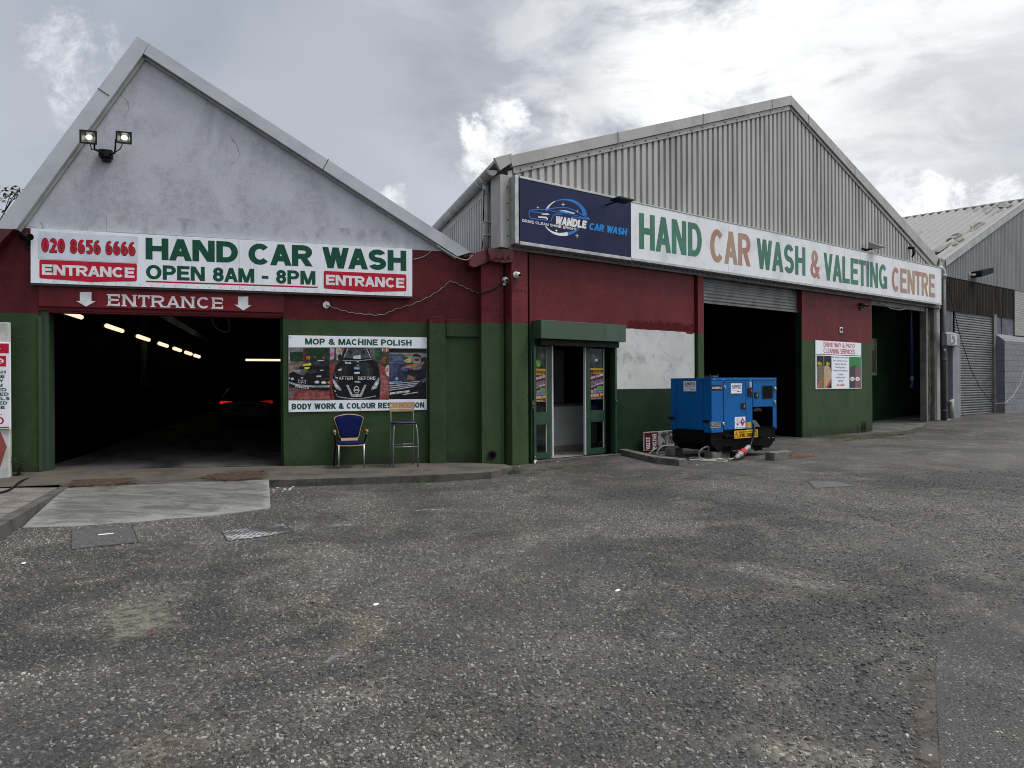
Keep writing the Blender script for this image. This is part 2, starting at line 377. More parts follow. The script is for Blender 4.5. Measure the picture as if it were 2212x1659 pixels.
M['steel_grey'] = mat('painted_grey_steel', (.19, .20, .21), None, 6, .4, metal=.3)
M['gen_blue'] = mat('generator_blue_paint', (.0015, .098, .325), (.004, .068, .215), 2.2, .45, .02, 14, spec=.2, lo=.45, hi=.8, detail=9)
M['gen_black'] = mat('generator_black_base', (.002, .002, .0022), (.005, .005, .005), 4, .6, .08, 40, spec=.1)
M['yellow'] = ink((.72, .40, .012)); M['orange'] = ink((.5, .13, .02))
M['cable_w'] = mat('pale_cable', (.30, .29, .27), None, 6, .5)
M['brown_clad'] = mat('brown_asbestos_cladding', (.068, .063, .056), (.034, .031, .028), 1.5, .9, .2, 30, stretch=(2, 1, .3), spec=.1)
M['lite_clad'] = mat('pale_grey_cladding', (.27, .285, .29), (.22, .23, .235), 1.5, .7, stretch=(2, 1, .3))
M['lilac_clad'] = mat('lilac_grey_cladding', (.17, .175, .205), (.12, .125, .145), 2, .7)
M['grey_paint'] = mat('grey_painted_block', (.20, .205, .225), (.16, .165, .18), 2, .75, .3, 25)
M['roof_sheet'] = mat('pale_fibre_cement_roof', (.30, .30, .29), (.16, .16, .145), .8, .9, .15, 25, lo=.56, hi=.74, stretch=(1, .6, 1), spec=.1)
M['roof_dirt'] = mat('roof_groove_dirt', (.085, .085, .075), (.16, .16, .145), 1.2, .9, .15, 25, spec=.1)
M['bark'] = mat('bark', (.06, .045, .035), None, 8, .9, .4, 30)
M['leaf'] = mat('leaf_green', (.035, .05, .02), (.055, .07, .025), 2, .6)
M['weed'] = mat('weed_green', (.05, .075, .02), (.03, .05, .016), 6, .6)
M['weed_red'] = mat('weed_dry_stem', (.06, .03, .03), (.04, .03, .02), 6, .8)
# ------------------------------------------------------------------ mesh building
ORG = {}
def tag(o, label=None, cat=None, group=None, kind=None):
    if label: o['label'] = label
    if cat: o['category'] = cat
    if group: o['group'] = group
    if kind: o['kind'] = kind
    return o
def thing(name, label, cat, F, at, group=None):
    o = bpy.data.objects.new(name, None); COL.objects.link(o)
    o.empty_display_size = .2
    o.location = F.w(*at); o.rotation_euler = (0, 0, F.a)
    ORG[o] = (F, Vector(at))
    return tag(o, label, cat, group)
def orient(ps):
    return ps
class MB:
    """collects shapes in the coordinates of a frame; build() links them as ONE mesh object"""
    def __init__(s):
        s.v = []; s.f = []; s.m = []; s.sm = []; s.mats = []; s.cur = 0
    def mat(s, m):
        if m not in s.mats: s.mats.append(m)
        s.cur = s.mats.index(m); return s
    def face(s, pts, smooth=False):
        i = len(s.v); s.v += [tuple(p) for p in pts]; s.f.append(list(range(i, i + len(pts)))); s.m.append(s.cur); s.sm.append(smooth); return s
    def mesh(s, vs, fs, smooth=False):
        i = len(s.v); s.v += [tuple(p) for p in vs]
        for f in fs: s.f.append([i + k for k in f]); s.m.append(s.cur); s.sm.append(smooth)
        return s
    def box(s, x0, x1, y0, y1, z0, z1):
        vs = [(x, y, z) for z in (z0, z1) for y in (y0, y1) for x in (x0, x1)]
        return s.mesh(vs, [(0, 2, 3, 1), (4, 5, 7, 6), (0, 1, 5, 4), (2, 6, 7, 3), (0, 4, 6, 2), (1, 3, 7, 5)])
    def prism(s, pts, y0, y1):              # (u, z) outline pulled from y0 to y1
        n = len(pts)
        ar = sum(pts[i][0] * pts[(i + 1) % n][1] - pts[(i + 1) % n][0] * pts[i][1] for i in range(n))
        if ar < 0: pts = pts[::-1]
        if y0 > y1: y0, y1 = y1, y0
        vs = [(p[0], y0, p[1]) for p in pts] + [(p[0], y1, p[1]) for p in pts]
        fs = [tuple(range(n)), tuple(range(2 * n - 1, n - 1, -1))] + [((i + 1) % n, i, n + i, n + (i + 1) % n) for i in range(n)]
        return s.mesh(vs, fs)
    def flat(s, pts, y):                    # (u, z) outline laid on y
        n = len(pts)
        ar = sum(pts[i][0] * pts[(i + 1) % n][1] - pts[(i + 1) % n][0] * pts[i][1] for i in range(n))
        if ar < 0: pts = pts[::-1]
        return s.face([(p[0], y, p[1]) for p in pts])
    def slab(s, pts, z0, z1):               # (x, y) outline pulled from z0 to z1
        n = len(pts)
        ar = sum(pts[i][0] * pts[(i + 1) % n][1] - pts[(i + 1) % n][0] * pts[i][1] for i in range(n))
        if ar < 0: pts = pts[::-1]
        vs = [(p[0], p[1], z0) for p in pts] + [(p[0], p[1], z1) for p in pts]
        fs = [tuple(range(n - 1, -1, -1)), tuple(range(n, 2 * n))] + [(i, (i + 1) % n, n + (i + 1) % n, n + i) for i in range(n)]
        return s.mesh(vs, fs)
    def tube(s, pts, r, n=8, caps=True, closed=False):
        pts = [Vector(p) for p in pts]; rings = []
        rr = r if isinstance(r, (list, tuple)) else [r] * len(pts)
        prev = None
        for i, p in enumerate(pts):
            if i == 0: t = pts[1] - p
            elif i == len(pts) - 1: t = p - pts[i - 1]
            else: t = (pts[i + 1] - p).normalized() + (p - pts[i - 1]).normalized()
            t.normalize()
            if prev is None:
                a = Vector((0, 0, 1)) if abs(t.z) < .9 else Vector((1, 0, 0))
                x = t.cross(a).normalized()
            else:
                x = (prev - t * prev.dot(t)).normalized()
            prev = x; y = t.cross(x)
            rings.append([p + (x * math.cos(2 * math.pi * k / n) + y * math.sin(2 * math.pi * k / n)) * rr[i] for k in range(n)])
        vs = [q for g in rings for q in g]; fs = []
        for i in range(len(rings) - 1):
            for k in range(n):
                fs.append((i * n + k, i * n + (k + 1) % n, (i + 1) * n + (k + 1) % n, (i + 1) * n + k))
        s.mesh(vs, fs, True)
        if caps:
            s.face(rings[0][::-1]); s.face(rings[-1])
        return s
    def cyl(s, p0, p1, r0, r1=None, n=16): return s.tube([p0, p1], [r0, r0 if r1 is None else r1], n)
    def ball(s, c, r, sc=(1, 1, 1), n=12, m=8):
        vs = []; fs = []
        for j in range(m + 1):
            th = math.pi * j / m
            for k in range(n):
                ph = 2 * math.pi * k / n
                vs.append((c[0] + r * sc[0] * math.sin(th) * math.cos(ph), c[1] + r * sc[1] * math.sin(th) * math.sin(ph), c[2] + r * sc[2] * math.cos(th)))
        for j in range(m):
            for k in range(n):
                fs.append((j * n + k, (j + 1) * n + k, (j + 1) * n + (k + 1) % n, j * n + (k + 1) % n))
        return s.mesh(vs, fs, True)
    def build(s, name, m=None, parent=None, F=None, at=None, bevel=0.0, root=None):
        """child of parent (coordinates of its root's frame), or top level at its own base"""
        if parent is not None:
            r = parent
            while r not in ORG: r = r.parent
            F, at = ORG[r]
        off = Vector(at)
        me = bpy.data.meshes.new(name)
        me.from_pydata([tuple(Vector(p) - off) for p in s.v], [], s.f)
        mats = s.mats if s.mats else [m]
        for q in mats: me.materials.append(q)
        for i, p in enumerate(me.polygons):
            p.material_index = s.m[i] if s.mats else 0
            p.use_smooth = s.sm[i]
        bm = bmesh.new(); bm.from_mesh(me)
        bmesh.ops.remove_doubles(bm, verts=bm.verts, dist=1e-6)
        if bevel:
            es = [e for e in bm.edges if len(e.link_faces) == 2 and e.calc_face_angle(0) > .6]
            bmesh.ops.bevel(bm, geom=es, offset=bevel, segments=2, affect='EDGES', profile=.6, clamp_overlap=True)
        bm.to_mesh(me); bm.free(); me.update()
        o = bpy.data.objects.new(name, me); COL.objects.link(o)
        if parent is not None:
            o.parent = parent
        else:
            o.location = F.w(*at); o.rotation_euler = (0, 0, F.a); ORG[o] = (F, off)
        return o
def solo(mb, name, m, F, at, label, cat, group=None, bevel=0.0):
    o = mb.build(name, m, None, F, at, bevel)
    return tag(o, label, cat, group)
def struct(mb, name, m, F=None, at=(0, 0, 0)):
    o = mb.build(name, m, None, F or W0, at)
    o['kind'] = 'structure'; return o
def copy_tree(o, parent=None):
    c = o.copy(); COL.objects.link(c)
    if parent is not None: c.parent = parent
    for ch in list(o.children): copy_tree(ch, c)
    return c

# ------------------------------------------------------------------ lettering: constant-width stroke alphabet
GLY = {
 'A': (.74, [('D', 0, 0, .5, 1), ('D', 1, 0, .5, 1), ('H', .26, .2, .8)]),
 'B': (.70, [('V', 0, 0, 1), ('H', 1, 0, .55), ('H', .52, 0, .6), ('H', 0, 0, .6), ('E', .55, .76, .37, .24, -90, 90), ('E', .58, .26, .42, .26, -90, 90)]),
 'C': (.74, [('E', .52, .5, .52, .5, 42, 318)]),
 'D': (.72, [('V', 0, 0, 1), ('H', 1, 0, .52), ('H', 0, 0, .52), ('E', .45, .5, .55, .5, -90, 90)]),
 'E': (.64, [('V', 0, 0, 1), ('H', 1, 0, 1), ('H', .52, 0, .92), ('H', 0, 0, 1)]),
 'F': (.60, [('V', 0, 0, 1), ('H', 1, 0, 1), ('H', .5, 0, .85)]),
 'G': (.77, [('E', .5, .5, .5, .5, 42, 350), ('V', 1, .03, .48), ('H', .42, .55, 1)]),
 'H': (.72, [('V', 0, 0, 1), ('V', 1, 0, 1), ('H', .52, 0, 1)]),
 'I': (.24, [('V', .5, 0, 1)]),
 'J': (.58, [('V', 1, .3, 1), ('E', .5, .3, .5, .3, 180, 360)]),
 'K': (.74, [('V', 0, 0, 1), ('D', .05, .32, .95, 1), ('D', .34, .56, 1, 0)]),
 'L': (.60, [('V', 0, 0, 1), ('H', 0, 0, 1)]),
 'M': (.86, [('V', 0, 0, 1), ('V', 1, 0, 1), ('D', .06, 1, .5, 0), ('D', .94, 1, .5, 0)]),
 'N': (.73, [('V', 0, 0, 1), ('V', 1, 0, 1), ('D', .04, 1, .96, 0)]),
 'O': (.78, [('E', .5, .5, .5, .5, 0, 360)]),
 'P': (.67, [('V', 0, 0, 1), ('H', 1, 0, .55), ('H', .44, 0, .55), ('E', .55, .72, .45, .28, -90, 90)]),
 'Q': (.78, [('E', .5, .5, .5, .5, 0, 360), ('D', .6, .3, 1, 0)]),
 'R': (.72, [('V', 0, 0, 1), ('H', 1, 0, .55), ('H', .46, 0, .55), ('E', .55, .73, .43, .27, -90, 90), ('D', .52, .46, .98, 0)]),
 'S': (.68, [('E', .5, .745, .48, .255, 25, 270), ('E', .5, .245, .5, .245, 90, -155)]),
 'T': (.64, [('H', 1, 0, 1), ('V', .5, 0, 1)]),
 'U': (.72, [('V', 0, .3, 1), ('V', 1, .3, 1), ('E', .5, .32, .5, .32, 180, 360)]),
 'V': (.70, [('D', 0, 1, .5, 0), ('D', 1, 1, .5, 0)]),
 'W': (.98, [('D', 0, 1, .25, 0), ('D', .5, 1, .25, 0), ('D', .5, 1, .75, 0), ('D', 1, 1, .75, 0)]),
 'X': (.70, [('D', 0, 0, 1, 1), ('D', 0, 1, 1, 0)]),
 'Y': (.70, [('V', .5, 0, .46), ('D', 0, 1, .5, .4), ('D', 1, 1, .5, .4)]),
 'Z': (.64, [('H', 1, 0, 1), ('H', 0, 0, 1), ('D', 0, .05, 1, .95)]),
 '0': (.58, [('E', .5, .5, .5, .5, 0, 360)]),
 '1': (.42, [('V', .7, 0, 1), ('D', .1, .72, .7, .95)]),
 '2': (.58, [('E', .5, .72, .48, .28, 165, -35), ('D', .02, .04, .9, .56), ('H', 0, 0, 1)]),
 '3': (.58, [('E', .48, .755, .46, .245, 150, -90), ('E', .48, .255, .5, .255, 90, -150)]),
 '4': (.60, [('V', .75, 0, 1), ('H', .25, 0, 1), ('D', .0, .25, .68, 1)]),
 '5': (.58, [('H', 1, .1, .95), ('V', .1, .5, 1), ('E', .46, .32, .54, .32, 130, -150)]),
 '6': (.58, [('E', .5, .31, .5, .31, 0, 360), ('E', .62, .5, .62, .5, 180, 62)]),
 '7': (.58, [('H', 1, 0, 1), ('D', .2, 0, .96, .95)]),
 '8': (.58, [('E', .5, .765, .44, .235, 0, 360), ('E', .5, .265, .5, .265, 0, 360)]),
 '9': (.58, [('E', .5, .69, .5, .31, 0, 360), ('E', .38, .5, .62, .5, 0, -118)]),
 '&': (.80, [('E', .42, .77, .27, .23, 0, 360), ('E', .38, .26, .38, .26, 95, 350), ('D', .2, .66, 1, 0), ('D', .72, .18, .98, .42)]),
 '-': (.36, [('H', .4, 0, 1)]), '.': (.2, [('V', .5, 0, .2)]), ':': (.2, [('V', .5, 0, .2), ('V', .5, .5, .7)]),
 ' ': (.30, []),
}
def text(mb, st, u0, u1, z0, z1, y, t=.2, gap=.10, shear=0.0, serif=False, slope=0.0, ysgn=-1, th=None):
    H = z1 - z0; T = t * H
    def kern(a, b): return -.06 if a in 'CO' and b == 'A' else -.085 if (a in 'AVWTYL' and b in 'AVWTY' and a != b) else (-.04 if (a in 'AVWTY' or b in 'AVWTY') and a != ' ' and b != ' ' else 0)
    ks = [kern(a, b) for a, b in zip(st, st[1:])] + [0]
    nat = sum(GLY[c][0] for c in st) + gap * (len(st) - 1) + sum(ks)
    k = (u1 - u0) / (nat * H)
    x = 0.0
    tv = T * min(1.0, .45 + .55 * k); thz = T * .86 if th is None else th * H
    cnt = 0
    for ci, c in enumerate(st):
        W = GLY[c][0] * H * k
        def mx(a): return x + tv / 2 + a * (W - tv)
        def my(b): return thz / 2 + b * (H - thz)
        def put(pts):
            nonlocal cnt
            ly = y + ysgn * .00035 * (cnt % 5); cnt += 1
            q = []
            for (a, b) in pts:
                q.append((u0 + a + shear * b, z0 + b + slope * a))
            if ysgn < 0: mb.flat(q, ly)
            else: mb.face([(p[0], ly, p[1]) for p in q])
        for s in GLY[c][1]:
            if s[0] == 'V':
                xx = mx(s[1]); put([(xx - tv / 2, s[2] * H), (xx + tv / 2, s[2] * H), (xx + tv / 2, s[3] * H), (xx - tv / 2, s[3] * H)])
                if serif:
                    for e in (0, 1):
                        if s[2 + e] in (0, 1):
                            zz = 0 if s[2 + e] == 0 else H - thz * .55
                            put([(xx - tv * .95, zz), (xx + tv * .95, zz), (xx + tv * .95, zz + thz * .55), (xx - tv * .95, zz + thz * .55)])
            elif s[0] == 'H':
                zz = my(s[1]); xa = x + s[2] * W; xb = x + s[3] * W
                put([(xa, zz - thz / 2), (xb, zz - thz / 2), (xb, zz + thz / 2), (xa, zz + thz / 2)])
                if serif and c in 'ETC' and s[1] in (0, 1):
                    zb = zz - thz * 1.3 if s[1] == 1 else zz
                    for xs in ((xb,) if c != 'T' else (xa + tv * .5, xb)):
                        put([(xs - tv * .5, zb), (xs, zb), (xs, zb + thz * 1.3), (xs - tv * .5, zb + thz * 1.3)])
            elif s[0] == 'D':
                xa, za, xb, zb = mx(s[1]), s[2] * H, mx(s[3]), s[4] * H
                ln = math.hypot(xb - xa, zb - za); hw = tv * .5 * min(1.5, ln / max(1e-6, abs(zb - za))) * .95
                put([(xa - hw, za), (xa + hw, za), (xb + hw, zb), (xb - hw, zb)])
                if serif:
                    for (xx, zz) in ((xa, za), (xb, zb)):
                        if zz < 1e-6: put([(xx - tv * 1.0, 0), (xx + tv * 1.0, 0), (xx + tv * 1.0, thz * .55), (xx - tv * 1.0, thz * .55)])
            elif s[0] == 'E':
                n = max(6, int(abs(s[6] - s[5]) / 15)); pr = None
                cx, cy = mx(s[1]), my(s[2]); rx, ry = s[3] * (W - tv), s[4] * (H - thz)
                prs = []
                for i in range(n + 1):
                    an = R(s[5] + (s[6] - s[5]) * i / n); ca, sa = math.cos(an), math.sin(an)
                    prs.append(((cx + (rx + tv / 2) * ca, cy + (ry + thz / 2) * sa), (cx + (rx - tv / 2) * ca, cy + (ry - thz / 2) * sa)))
                c0 = cnt
                for i in range(n):
                    cnt = c0
                    put([prs[i][0], prs[i + 1][0], prs[i + 1][1], prs[i][1]])
        x += W + (gap + ks[ci]) * H * k
def small_text(mb, st, u0, u1, z0, z1, y, bold=.0):      # the built-in face, for small print
    cu = bpy.data.curves.new('t', 'FONT'); cu.body = st; cu.size = 1; cu.offset = bold; cu.resolution_u = 2
    ob = bpy.data.objects.new('t', cu); COL.objects.link(ob)
    dg = bpy.context.evaluated_depsgraph_get(); dg.update()
    me = bpy.data.meshes.new_from_object(ob.evaluated_get(dg))
    if len(me.vertices):
        xs = [v.co.x for v in me.vertices]; ys = [v.co.y for v in me.vertices]
        xa, xb, ya, yb = min(xs), max(xs), min(ys), max(ys)
        vs = [(u0 + (v.co.x - xa) / (xb - xa) * (u1 - u0), y, z0 + (v.co.y - ya) / max(1e-6, yb - ya) * (z1 - z0)) for v in me.vertices]
        mb.mesh(vs, [tuple(p.vertices) for p in me.polygons])
    bpy.data.objects.remove(ob); bpy.data.curves.remove(cu); bpy.data.meshes.remove(me)
def rect_of(f, p0, p1, off):                # two picture corners -> u0, u1, z0, z1 on a frame plane
    a = f(p0, off); b = f(p1, off)
    return a[0], b[0], min(a[1], b[1]), max(a[1], b[1])
def ribs(mb, u0, u1, y0, zb, zt, pitch=.2, crown=.105, slope=.022, depth=.036, flip=1):
    """profiled sheet: crowns stand out towards -y (flip=1); zb, zt give bottom and top at u"""
    val = pitch - crown - 2 * slope
    us = []; u = u0
    while u < u1:
        for du, d in ((0, depth), (crown, depth), (crown + slope, 0), (crown + slope + val, 0)):
            if u + du <= u1: us.append((u + du, d))
        u += pitch
    us.append((u1, 0))
    for (ua, da), (ub, db) in zip(us, us[1:]):
        if ub - ua < 1e-5: continue
        mb.face([(ua, y0 - da * flip, zb(ua)), (ub, y0 - db * flip, zb(ub)), (ub, y0 - db * flip, zt(ub)), (ua, y0 - da * flip, zt(ua))])
def line2(p, q): return lambda u: p[1] + (q[1] - p[1]) * (u - p[0]) / (q[0] - p[0])
def waves(mb, u0, u1, y0, zb, zt, pitch=.076, amp=.011, seg=6):
    n = int((u1 - u0) / pitch * seg)
    pr = None
    for i in range(n + 1):
        u = u0 + (u1 - u0) * i / n; y = y0 - amp * math.sin(2 * math.pi * u / pitch)
        cu = ((u, y, zb(u)), (u, y, zt(u)))
        if pr: mb.face([pr[0], cu[0], cu[1], pr[1]], True)
        pr = cu
def slats(mb, u0, u1, y0, z0, z1, pitch=.08, depth=.022, seg=6):
    n = max(1, int((z1 - z0) / pitch * seg)); pr = None
    for i in range(n + 1):
        z = z0 + (z1 - z0) * i / n; ph = ((z - z0) / pitch) % 1
        y = y0 - depth * abs(math.sin(math.pi * ph)) ** .7
        cu = ((u0, y, z), (u1, y, z))
        if pr: mb.face([pr[0], pr[1], cu[1], cu[0]], True)
        pr = cu
def inner_room(mb, u0, u1, y0, y1, z0, z1, front=False):
    """inside faces of a room, open towards the yard at y0"""
    mb.face([(u0, y1, z0), (u1, y1, z0), (u1, y1, z1), (u0, y1, z1)])
    mb.face([(u0, y0, z0), (u0, y1, z0), (u0, y1, z1), (u0, y0, z1)])
    mb.face([(u1, y1, z0), (u1, y0, z0), (u1, y0, z1), (u1, y1, z1)])
    mb.face([(u0, y0, z1), (u0, y1, z1), (u1, y1, z1), (u1, y0, z1)])
# ================================================================== ground
def sm(x, a, b):
    t = max(0.0, min(1.0, (x - a) / (b - a))); return t * t * (3 - 2 * t)
def gz(X, Y):
    u = (X * math.cos(FR.a) + (Y - 13.5) * math.sin(FR.a))
    return -.085 - .05 * sm(-X, -3, 3) + .29 * sm(u, 14, 22)
def gpt(p, lift=0.0):                       # picture point on the yard surface
    z = -.1
    for _ in range(4):
        q = gnd(p[0], p[1], z); z = gz(q.x, q.y)
    q.z = z + lift; return q
xs = sorted(set([-400, -150, -60, -30] + [i * 1.0 for i in range(-20, 46)] + [60, 100, 200, 400]))
ys = sorted(set([-300, -80, -30, -10] + [i * 1.0 for i in range(-4, 46)] + [60, 100, 200, 400, 900]))
mb = MB()
for i in range(len(xs) - 1):
    for j in range(len(ys) - 1):
        mb.face([(x, y, gz(x, y)) for x, y in ((xs[i], ys[j]), (xs[i + 1], ys[j]), (xs[i + 1], ys[j + 1]), (xs[i], ys[j + 1]))], True)
struct(mb, 'yard_tarmac', M['tarmac'])
# stone chippings standing proud of the binder, as real stones in the near part of the yard
def chippings():
    rn = random.Random(5); vs = []; fs = []
    Y = 2.25
    def clump(x, y): return .55 + .45 * math.sin(1.9 * x + 1.3 * math.sin(1.1 * y)) * math.sin(1.6 * y + .8 * math.sin(1.7 * x + 2))
    n = 0
    while n < 190000:
        n += 1
        f = rn.random(); y = math.sqrt(2.2 ** 2 + f * (12.5 ** 2 - 2.2 ** 2)); x = rn.uniform(-.83, .83) * y
        if rn.random() > min(1, (12.5 - y) / 4.5) * (.45 + .55 * clump(x, y)): continue
        px = CX + FV * x / y
        if px > 2010 and y < 5.4: sc = .7                             # finer stone in the relaid strip
        else: sc = 1.0
        z = gz(x, y); r = sc * rn.uniform(.0042, .0100) * (1.3 if rn.random() < .1 else 1); h = r * rn.uniform(.45, 1.0); el = rn.uniform(1, 1.7); a = rn.uniform(0, 6.28); ca, sa = math.cos(a), math.sin(a)
        k = rn.choice((5, 5, 6)); tx, ty = rn.uniform(-.25, .25), rn.uniform(-.25, .25); i0 = len(vs); ph = rn.uniform(0, 6.28)
        rr = [rn.uniform(.75, 1.1) for _ in range(k)]
        for t_ in (0, 1):
            for j in range(k):
                q = ph + 6.2832 * j / k; m_ = r * rr[j] * (1.0 if t_ == 0 else .72)
                lx, ly = m_ * el * math.cos(q), m_ * math.sin(q)
                gx, gy = lx * ca - ly * sa, lx * sa + ly * ca
                vs.append((x + gx, y + gy, z - .003 if t_ == 0 else z + h + gx * tx + gy * ty))
        fs.append(tuple(i0 + k + j for j in range(k)))
        for j in range(k): fs.append((i0 + j, i0 + (j + 1) % k, i0 + k + (j + 1) % k, i0 + k + j))
    me = bpy.data.meshes.new('stone_chippings'); me.from_pydata(vs, [], fs); me.materials.append(M['chips'])
    o = bpy.data.objects.new('stone_chippings', me); COL.objects.link(o); o['kind'] = 'stuff'
    o['label'] = 'loose pale and dark stone chippings set in the near tarmac'
chippings()
def sheet(name, pix, m, lift=.004, flat_z=None):     # ground mark whose edges crumble away
    P = [gpt(p, lift) if flat_z is None else gnd(p[0], p[1], flat_z) for p in pix]
    Q = []
    for i in range(len(P)):
        for k in range(4): Q.append(P[i].lerp(P[(i + 1) % len(P)], k / 4))
    c = sum(Q, Vector()) / len(Q); n = len(Q); vs = []; fd = []
    for f, w in ((1, 0), (.8, .55), (.5, 1), (.15, 1)):
        vs += [tuple(c.lerp(q, f)) for q in Q]; fd += [w] * n
    fs = [(r * n + k, r * n + (k + 1) % n, (r + 1) * n + (k + 1) % n, (r + 1) * n + k) for r in range(3) for k in range(n)] + [tuple(3 * n + k for k in range(n))]
    me = bpy.data.meshes.new(name); me.from_pydata(vs, [], fs); me.materials.append(m)
    at = me.attributes.new('fade', 'FLOAT', 'POINT')
    for i, v in enumerate(fd): at.data[i].value = v
    o = bpy.data.objects.new(name, me); COL.objects.link(o); o['kind'] = 'structure'; return o
def hardsheet(name, pix, m, lift=.004):
    b = MB(); b.face([tuple(gpt(p, lift)) for p in pix][::-1]); return struct(b, name, m)
def alphamat(name, col, col2, thr=.5, soft=.12, scale=9):
    m, t, b = newmat(name)
    tc = nn(t, 'ShaderNodeTexCoord').outputs['Object']
    t.links.new(mixc(t, noise(t, tc, 30, 4), col, col2), b.inputs['Base Color']); b.inputs['Roughness'].default_value = .85
    fd = nn(t, 'ShaderNodeAttribute', attribute_name='fade').outputs['Fac']
    t.links.new(sstep(t, math_n(t, 'ADD', noise(t, tc, scale, 8, .7, .4), math_n(t, 'MULTIPLY', math_n(t, 'SUBTRACT', fd, 1.0), .32)), thr - soft, thr + soft), b.inputs['Alpha']); b.inputs['Specular IOR Level'].default_value = .15
    bn = nn(t, 'ShaderNodeBump', {'Height': noise(t, tc, 70, 5, .7), 'Strength': .7, 'Distance': .012}); t.links.new(bn.outputs[0], b.inputs['Normal'])
    return m
hardsheet('tarmac_patch', [(2260, 1300), (2180, 1315), (2111, 1332), (2062, 1368), (2026, 1402), (2020, 1457), (2026, 1560), (2034, 1700), (2330, 1700)], M['tarmac2'])
M['sandy'] = alphamat('sandy_dirt', (.125, .108, .094), (.085, .074, .065), .47, .14, 6)
sheet('sand_strip', [(1960, 1455), (2026, 1430), (2030, 1500), (2036, 1600), (2040, 1720), (1975, 1720), (1968, 1580)], M['sandy'], .007)
M['worn_paint'] = alphamat('worn_white_paint', (.50, .50, .49), (.32, .32, .31), .53, .07, 16)
for q in ([(752, 1111), (815, 1107), (815, 1110), (752, 1114)], [(865, 1105), (905, 1101), (960, 1098), (1012, 1097), (1012, 1099), (950, 1102), (905, 1105), (865, 1107)],
          [(1104, 1191), (1150, 1189), (1153, 1192), (1108, 1196)], [(682, 1134), (780, 1131), (780, 1138), (690, 1139)]):
    sheet('road_marking', q, M['worn_paint'], .005)
M['rust'] = alphamat('rust_stain', (.16, .06, .03), (.09, .045, .03), .46, .12, 5)
sheet('rust_stain', [(1690, 985), (1760, 980), (1790, 986), (1720, 993), (1640, 992)], M['rust'], .006)
M['moss'] = alphamat('mossy_grit', (.075, .075, .03), (.05, .045, .03), .5, .1, 4)
sheet('moss_fringe', [(1120, 1016), (1330, 992), (1340, 1002), (1220, 1014), (1130, 1026)], M['moss'], .006)
sheet('moss_fringe', [(1735, 948), (1885, 934), (2020, 912), (2030, 922), (1900, 950), (1760, 962)], M['moss'], .006)
M['sandy2'] = alphamat('pale_silt', (.20, .185, .15), (.13, .12, .10), .47, .16, 11)
M['white_dust'] = alphamat('pale_scuff', (.20, .20, .195), (.11, .11, .105), .56, .08, 7)
sheet('pale_scuff', [(640, 1380), (730, 1370), (790, 1420), (720, 1460), (650, 1440)], M['white_dust'], .005)
sheet('pale_scuff', [(160, 1310), (400, 1270), (440, 1360), (220, 1420)], M['sandy2'], .005)
sheet('pale_scuff', [(1320, 1340), (1500, 1330), (1560, 1400), (1380, 1440)], M['white_dust'], .005)

# pavement along the white shed, kerb, ramp and slabs
wallpx = [(-130, 1026), (20, 1020), (105, 1018), (350, 1012), (612, 1007), (780, 1003.5), (930, 1000), (1040, 999), (1090, 1003)]
wall_pts = []
for p in wallpx:
    u, z = L(p); wall_pts.append(FL.w(u, .06, z))
kerb_px = [(-130, 1078), (0, 1071), (128, 1066), (340, 1060), (582, 1053), (690, 1050), (802, 1046), (936, 1041), (1067, 1034), (1116, 1020)]
KH = .112
kerb_b = [gpt(p) for p in kerb_px]
def ptop(q): return Vector((q.x, q.y, q.z + KH))
mb = MB()
kt = [ptop(q) for q in kerb_b]
# inner line of the kerb stones, .13 m back
kin = []
for i, q in enumerate(kt):
    a = kt[max(0, i - 1)]; b = kt[min(len(kt) - 1, i + 1)]
    d = (b - a); d.z = 0; d.normalize(); n = Vector((-d.y, d.x, 0)); kin.append(q + n * .13 + Vector((0, 0, .002)))
nW, nK = len(wall_pts), len(kin)
def resample(pts, n):
    ls = [0]
    for a, b in zip(pts, pts[1:]): ls.append(ls[-1] + (b - a).length)
    out = []
    for i in range(n):
        t = ls[-1] * i / (n - 1)
        for k in range(len(pts) - 1):
            if t <= ls[k + 1] + 1e-9:
                out.append(pts[k].lerp(pts[k + 1], (t - ls[k]) / max(1e-9, ls[k + 1] - ls[k]))); break
    return out
wr, kr = resample(wall_pts, 60), resample(kin, 60)
rows = 4
for i in range(59):
    for j in range(rows):
        f0, f1 = j / rows, (j + 1) / rows
        mb.face([tuple(kr[i].lerp(wr[i], f0)), tuple(kr[i + 1].lerp(wr[i + 1], f0)), tuple(kr[i + 1].lerp(wr[i + 1], f1)), tuple(kr[i].lerp(wr[i], f1))], True)
struct(mb, 'pavement', M['pave'])
M['leaf_dirt'] = alphamat('rusty_leaf_litter', (.105, .066, .044), (.045, .034, .027), .40, .12, 13)
# kerb stones
mb = MB()
kk = resample(kt[2:], 9); ki = resample(kin[2:], 9)
for i in range(8):
    g = .006
    a = kk[i].lerp(kk[i + 1], .004); b = kk[i].lerp(kk[i + 1], .996); c = ki[i].lerp(ki[i + 1], .996); d = ki[i].lerp(ki[i + 1], .004)
    vs = [tuple(p + Vector((0, 0, .004))) for p in (a, b, c, d)] + [(p.x, p.y, p.z - .3) for p in (a, b, c, d)]
    mb.mesh(vs, [(0, 1, 2, 3), (0, 4, 5, 1), (1, 5, 6, 2), (3, 7, 4, 0)])
struct(mb, 'kerb', M['kerb'])
